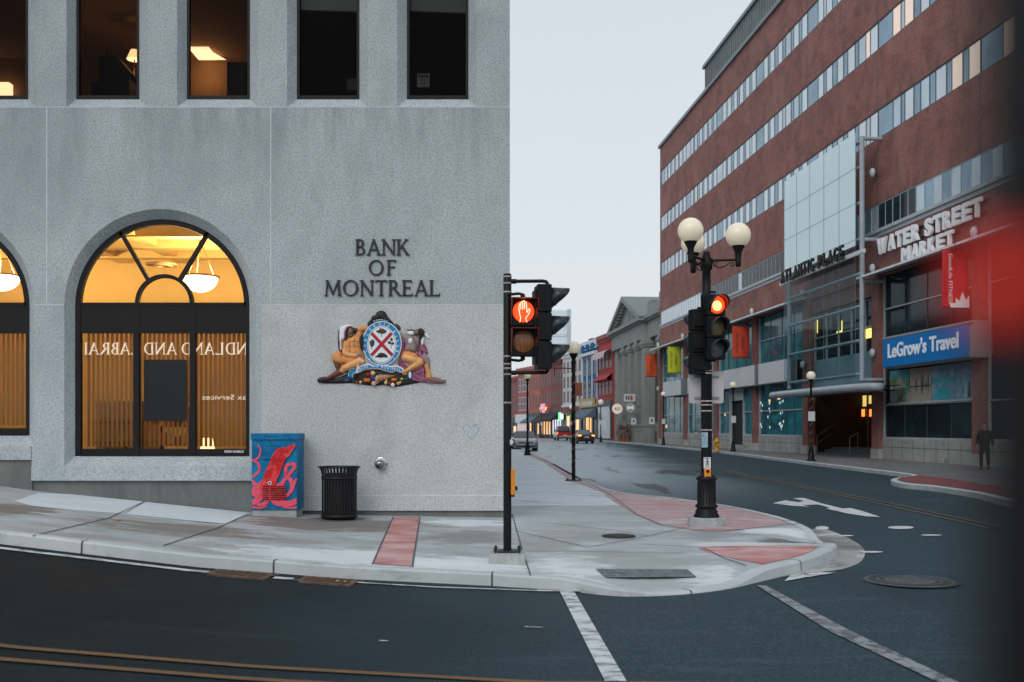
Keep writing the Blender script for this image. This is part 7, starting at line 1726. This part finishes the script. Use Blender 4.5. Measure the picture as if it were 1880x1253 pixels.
mb = MB(CF_); c = cc(885, 1000); mb.sphere((c[0]-.005, c[1], .055), 50*KS, 14, sq=(.5, 1, .9)); mb.build('horn_mouth', C_dk, crest)
mb = MB(CF_)
for k in range(16): a = R(150+k*10); mb.sphere((*[cc(545, 925)[0]+.075*math.cos(a)*1.0, cc(545, 925)[1]+.10*math.sin(a-1.2)], .05), .02, 8) if False else None
pf(mb, [(475, 930), (500, 860), (560, 840), (590, 880), (570, 980), (520, 985), (490, 970)], .06, 30, 0, .03); mb.build('drum', C_blue, crest)
mb = MB(CF_); pf(mb, [(540, 930), (575, 910), (600, 930), (590, 975), (550, 980)], .03, 18, 0, .09); mb.build('drum_mouth', C_dk, crest)
mb = MB(CF_); mb.tube([(*cc(*p), .085) for p in [tuple(v) for v in smoothline([(480, 960), (482, 900), (520, 850), (580, 845)], 4)]], .006); mb.tube([(*cc(*p), .095) for p in [tuple(v) for v in smoothline([(545, 970), (540, 930), (575, 905), (605, 915)], 4)]], .006); mb.build('drum_rim', C_wh, crest)
mb = MB(CF_); pf(mb, [(1325, 900), (1390, 900), (1392, 975), (1330, 975)], .05, 14, 0, .04); mb.build('blue_bundle', C_blue, crest)
mb = MB(CF_); pf(mb, [(1345, 895), (1375, 895), (1375, 975), (1348, 975)], .02, 8, 0, .085); mb.build('bundle_band', C_wh, crest)
# ------------------------------------------------------------------ vehicles
M_tyre = mat('tyre_rubber', (.015, .015, .016), .85); M_rim = mat('alloy_rim', (.35, .36, .38), .35, metal=.7)
M_carglass = mat('car_glass', (.03, .045, .05), .06, var=0, spec=.7); M_carblk = mat('car_black_trim', (.014, .014, .016), .5)
M_head = mat('clear_headlight', (.45, .5, .52), .15, var=0, spec=.8)
M_tail = emis('lit_tail_light', (1, .16, .03), 5, (.5, .03, .02)); M_plate = mat('number_plate', (.6, .6, .58), .5)
def loft(mb, secs, mi=0, sm=True):
    n = len(secs[0]); V = [p for s_ in secs for p in s_]
    mb.add(V, [(j*n+i, j*n+(i+1) % n, (j+1)*n+(i+1) % n, (j+1)*n+i) for j in range(len(secs)-1) for i in range(n)], mi, sm)
    mb.add(V, [tuple(reversed(range(n))), tuple(range((len(secs)-1)*n, len(secs)*n))], mi)
def rsec(y, hw, z0, z1, k=.75, rt=.12):
    """car cross section at station y: rounded shoulders, slight tumblehome"""
    return [(-hw*.92, y, z0), (-hw, y, z0+.12), (-hw, y, (z0+z1)/2), (-hw*.985, y, z1-rt), (-hw*.93, y, z1-.03), (-hw*k, y, z1), (hw*k, y, z1), (hw*.93, y, z1-.03), (hw*.985, y, z1-rt), (hw, y, (z0+z1)/2), (hw, y, z0+.12), (hw*.92, y, z0)]
def car(label, kind, loc, rz, col, lit=False):
    t = thing('pickup_truck' if kind == 'pickup' else 'sedan', label, 'pickup truck' if kind == 'pickup' else 'car', loc, None, rz); O = (0, 0, 0)
    paint = mat('car_paint_'+kind+str(int(loc[1])), col, .25, metal=.35, var=.03, coat=.6)
    if kind == 'pickup':
        S_ = [(-2.75, .93, .45, .95), (-2.6, .98, .40, 1.08), (-1.5, 1.0, .38, 1.16), (-.8, 1.0, .38, 1.18), (.9, 1.0, .38, 1.18), (1.0, 1.0, .38, 1.18), (2.65, .99, .42, 1.14), (2.75, .95, .5, 1.1)]
        G = [(-1.05, .90, 1.14, .90, 1.16), (-.45, .90, 1.14, .74, 1.82), (.75, .90, 1.14, .74, 1.86), (1.0, .90, 1.14, .80, 1.3)]; wy = (-1.75, 1.75); wr = .40; ht = 1.86
    else:
        S_ = [(-2.3, .70, .34, .62), (-2.22, .84, .24, .74), (-1.9, .89, .20, .86), (-1.0, .91, .20, .97), (-.4, .91, .20, .99), (1.3, .91, .20, 1.03), (1.9, .90, .22, 1.05), (2.25, .86, .28, 1.0), (2.34, .74, .4, .85)]
        G = [(-1.05, .80, .95, .78, .97), (-.15, .80, .98, .58, 1.42), (.75, .80, 1.0, .58, 1.44), (1.65, .78, 1.02, .70, 1.06)]; wy = (-1.42, 1.38); wr = .33; ht = 1.45
    mb = MB(); loft(mb, [rsec(*s_) for s_ in S_]); bd = mb.build('body', paint, t, origin=O)
    if kind == 'pickup':
        mb = MB(); mb.box(-.86, .86, 1.08, 2.66, 1.17, 1.19); mb.build('cargo_bed', M_carblk, t, origin=O)
    mb = MB(); secs = [[(-a, y, z0), (-b, y, z1), (-b*.8, y, z1+.02), (b*.8, y, z1+.02), (b, y, z1), (a, y, z0)] for y, a, z0, b, z1 in G]; loft(mb, secs, 0, False); mb.build('windows', M_carglass, t, origin=O, bevel=.03)
    mb = MB(); (y1, _, _, b1, z1), (y2, _, _, b2, z2) = G[1], G[2]
    mb.add([(-b1, y1-.05, z1), (b1, y1-.05, z1), (b2, y2+.05, z2), (-b2, y2+.05, z2), (-b1*.9, y1, z1+.05), (b1*.9, y1, z1+.05), (b2*.9, y2, z2+.05), (-b2*.9, y2, z2+.05)], [(4, 5, 6, 7), (0, 1, 5, 4), (1, 2, 6, 5), (2, 3, 7, 6), (3, 0, 4, 7)], 0, True); mb.build('roof', paint, t, origin=O)
    mb = MB()
    for s_ in (-1, 1):
        for (ya, a, z0, b, z1), (yb, a2, z02, b2, z12) in zip(G, G[1:]): mb.cyl((s_*(b+.005), ya, z1), (s_*(b2+.005), yb, z12), .035, n=6)
        mb.cyl((s_*.82, .3, .98 if kind != 'pickup' else 1.16), (s_*.63, .25, ht-.02), .04, n=6)
    mb.build('pillar', paint, t, origin=O)
    for s_ in (-1, 1):
        for y in wy:
            w = thing_part('wheel', t); mb = MB(); mb.lathe([(wr*.62, -.11), (wr*.95, -.11), (wr, -.07), (wr, .07), (wr*.95, .11), (wr*.62, .11)], (s_*.83, y, wr), 24, ax='x', cap=False); mb.build('tyre', M_tyre, w, origin=O)
            mb = MB(); mb.lathe([(wr*.62, -.10), (wr*.5, -.04), (.06, -.02), (.06, .02), (wr*.5, .04), (wr*.62, .10)], (s_*.83, y, wr), 20, ax='x'); mb.build('rim', M_rim, w, origin=O)
            mb = MB(); mb.lathe([(wr+.05, -.1), (wr+.05, .085)], (s_*.83, y, wr+.02), 24, ax='x'); mb.build('wheel_arch', M_carblk, t, origin=O)
        yh = S_[1][0]+.04; zh = (.66 if kind != 'pickup' else .92)
        mb = MB(); mb.box(s_*.48, s_*.82, yh-.08, yh+.2, zh-.06, zh+.07); mb.build('headlight', M_head, t, origin=O, bevel=.03)
        yt = S_[-2][0]+.02; zt = .86 if kind != 'pickup' else .95
        mb = MB(); mb.box(s_*.54, s_*(.87 if kind != 'pickup' else .97), yt-.25, yt+.07, zt-.08, zt+(.07 if kind != 'pickup' else .1)); mb.build('tail_light', M_tail if lit else C_red, t, origin=O, bevel=.03)
        mb = MB(); mb.box(s_*.92, s_*1.08, -.78, -.66, 1.0 if kind != 'pickup' else 1.25, 1.12 if kind != 'pickup' else 1.45); mb.build('mirror', M_carblk if kind == 'pickup' else paint, t, origin=O, bevel=.03)
    y0_ = S_[0][0]; mb = MB()
    mb.box(-.55, .55, y0_-.03, y0_+.12, .58, .68); mb.box(-.72, .72, y0_-.02, y0_+.1, .30, .42); mb.build('grille', M_carblk, t, origin=O, bevel=.02)
    mb = MB(); mb.box(-.56, .56, y0_-.045, y0_+.1, .625, .64); mb.box(-.75, .75, y0_-.04, y0_+.1, .27, .295); mb.build('chrome_trim', M_rim, t, origin=O)
    y1_ = S_[-1][0]; mb = MB(); mb.box(-.8, .8, y1_-.1, y1_+.04, .32 if kind != 'pickup' else .45, .5 if kind != 'pickup' else .62); mb.build('rear_bumper', M_carblk if kind != 'pickup' else M_rim, t, origin=O, bevel=.03)
    mb = MB(); mb.box(-.26, .26, y1_+.01, y1_+.06, .64, .76); mb.build('number_plate', M_plate, t, origin=O)
    return t
def thing_part(name, parent):
    o = bpy.data.objects.new(name, None); COL.objects.link(o); o.parent = parent; return o
car('silver grey saloon car facing the camera by the far kerb', 'saloon', (px(962, 73), 75, -.14), R(3), (.30, .335, .36))
car('bright red pickup truck seen from behind', 'pickup', (px(1035, 128), 131, -.14), R(184), (.50, .03, .02), True)
car('dark saloon car with glowing orange tail lights', 'saloon', (px(1071, 106), 108, -.14), R(188), (.035, .04, .05), True)
# ------------------------------------------------------------------ pedestrian in dark clothes
def skinned(name, chains, m, parent, sub=2):
    bm = bmesh.new(); lay = bm.verts.layers.skin.verify(); idx = {}; first = True
    def V(p, r):
        k = tuple(round(c, 4) for c in p)
        if k in idx: return idx[k]
        v = bm.verts.new(p); rr = r if isinstance(r, tuple) else (r, r); v[lay].radius = rr; idx[k] = v; return v
    for ch in chains:
        prev = None
        for p, r in ch:
            v = V(p, r)
            if first: v[lay].use_root = True; first = False
            if prev is not None and prev != v and not bm.edges.get((prev, v)): bm.edges.new((prev, v))
            prev = v
    me = bpy.data.meshes.new(name); bm.to_mesh(me); bm.free(); me.materials.append(m)
    ob = bpy.data.objects.new(name, me); COL.objects.link(ob); ob.parent = parent
    s_ = ob.modifiers.new('skin', 'SKIN'); s_.use_smooth_shade = True; q = ob.modifiers.new('sub', 'SUBSURF'); q.levels = sub; q.render_levels = sub
    return ob
PXp, PYp = px(1808, 37.6), 37.6
person = thing('person', 'person in a dark coat and trousers walking past the brick building', 'person', (PXp, PYp, 0), None, R(-35))
M_skin = mat('skin', (.42, .24, .17), .6, var=.05); M_coat = mat('black_coat', (.012, .012, .014), .85); M_trs = mat('dark_trousers', (.014, .015, .018), .9); M_hair = mat('dark_hair', (.02, .014, .010), .7)
hip, ch, nk = (0, 0, .93), (0, -.01, 1.30), (0, -.01, 1.48)
Ls, Rs = (-.18, 0, 1.42), (.18, 0, 1.42)
Lh, Rh = (-.10, 0, .88), (.10, 0, .88)
body = skinned('body', [[(hip, (.13, .10)), ((0, 0, 1.1), (.12, .09)), (ch, (.14, .10)), (nk, (.055, .055)), ((0, -.02, 1.56), (.06, .07)), ((0, -.03, 1.64), (.075, .095)), ((0, -.02, 1.73), (.06, .075))],
    [(ch, .1), (Ls, .055), ((-.26, .05, 1.16), .042), ((-.25, -.06, .93), .032), ((-.245, -.09, .86), .03)], [(ch, .1), (Rs, .055), ((.26, .0, 1.16), .042), ((.27, .08, .93), .032), ((.27, .10, .86), .03)],
    [(hip, .1), (Lh, .085), ((-.10, -.12, .49), .055), ((-.10, -.08, .10), .038), ((-.10, -.20, .04), .035)], [(hip, .1), (Rh, .085), ((.10, .06, .49), .055), ((.10, .22, .14), .038), ((.10, .14, .04), .035)]], M_skin, person)
skinned('coat', [[(hip, (.19, .15)), ((0, 0, 1.1), (.17, .13)), (ch, (.19, .135)), ((0, -.01, 1.47), (.08, .075))], [(hip, (.19, .15)), ((0, 0, .72), (.21, .17))], [(ch, .12), (Ls, .082), ((-.265, .05, 1.16), .064), ((-.252, -.06, .92), .05)], [(ch, .12), (Rs, .082), ((.265, .0, 1.16), .064), ((.272, .08, .92), .05)]], M_coat, person)
skinned('trousers', [[((0, 0, .86), .13), (Lh, .105), ((-.10, -.12, .49), .075), ((-.10, -.08, .08), .058)], [((0, 0, .86), .13), (Rh, .105), ((.10, .06, .49), .075), ((.10, .22, .12), .058)]], M_trs, person)
skinned('hair', [[((0, .015, 1.62), (.082, .07)), ((0, .02, 1.71), (.092, .085)), ((0, -.01, 1.77), (.07, .07))]], M_hair, person)
for s_, y in ((-1, -.17), (1, .17)): mb = MB(); mb.sphere((s_*.10, y, .05), .06, 14, sq=(.85, 2.2, .8)); mb.build('shoe', M_coat, person, origin=(0, 0, 0))
for nm_, hx, hy, hz in (('left', -.245, -.09, .86), ('right', .27, .10, .86)):
    chs = [[((hx, hy, hz), .03), ((hx, hy-.01, hz-.05), (.038, .018))]]
    for k in range(4): dy = -.03+k*.02; chs.append([((hx, hy-.01, hz-.05), (.038, .018)), ((hx, hy+dy, hz-.10), .009), ((hx+.005, hy+dy, hz-.14-.008*(1 if k in (1, 2) else 0)), .008)])
    chs.append([((hx, hy, hz), .03), ((hx, hy-.05, hz-.05), .010), ((hx, hy-.055, hz-.085), .008)])
    skinned('hand', chs, M_skin, person, 1)
mb = MB(); [mb.sphere((s_*.03, -.118, 1.655), .011, 8) for s_ in (-1, 1)]; mb.build('eyes', M_lampblk, person, origin=(0, 0, 0))
mb = MB(); mb.add([(0, -.118, 1.665), (-.014, -.115, 1.62), (.014, -.115, 1.62), (0, -.145, 1.622)], [(0, 1, 3), (0, 3, 2), (1, 2, 3)], 0, True); mb.build('nose', M_skin, person, origin=(0, 0, 0))
# ------------------------------------------------------------------ dark post right beside the camera, far out of focus
t = thing('near_signal_post', 'blurred black post with red light at the right edge, closest to the camera', 'signal post', (.1384, .1620, Rd(.2, .27)))
mb = MB(); mb.lathe([(.08, 0), (.08, .04), (.0576, .06), (.0576, 3.4), (.001, 3.42)], (.1384, .1620, Rd(.2, .27)), 32, cap=False); mb.build('pole', mat('matt_black_post', (.008, .008, .009), .8, var=.1, spec=.15), t)
mb = MB(); z = EYE+272*.152/F; mb.sphere((.0750, .152, z), .0052, 16); mb.build('indicator_lamp', emis('red_indicator', (1, .03, .006), .46, (.2, .01, .01)), t)
mb = MB(); mb.box(.083, .10, .156, .18, z-.01, z+.01); mb.build('button_case', bpy.data.materials['matt_black_post'], t, bevel=.004)
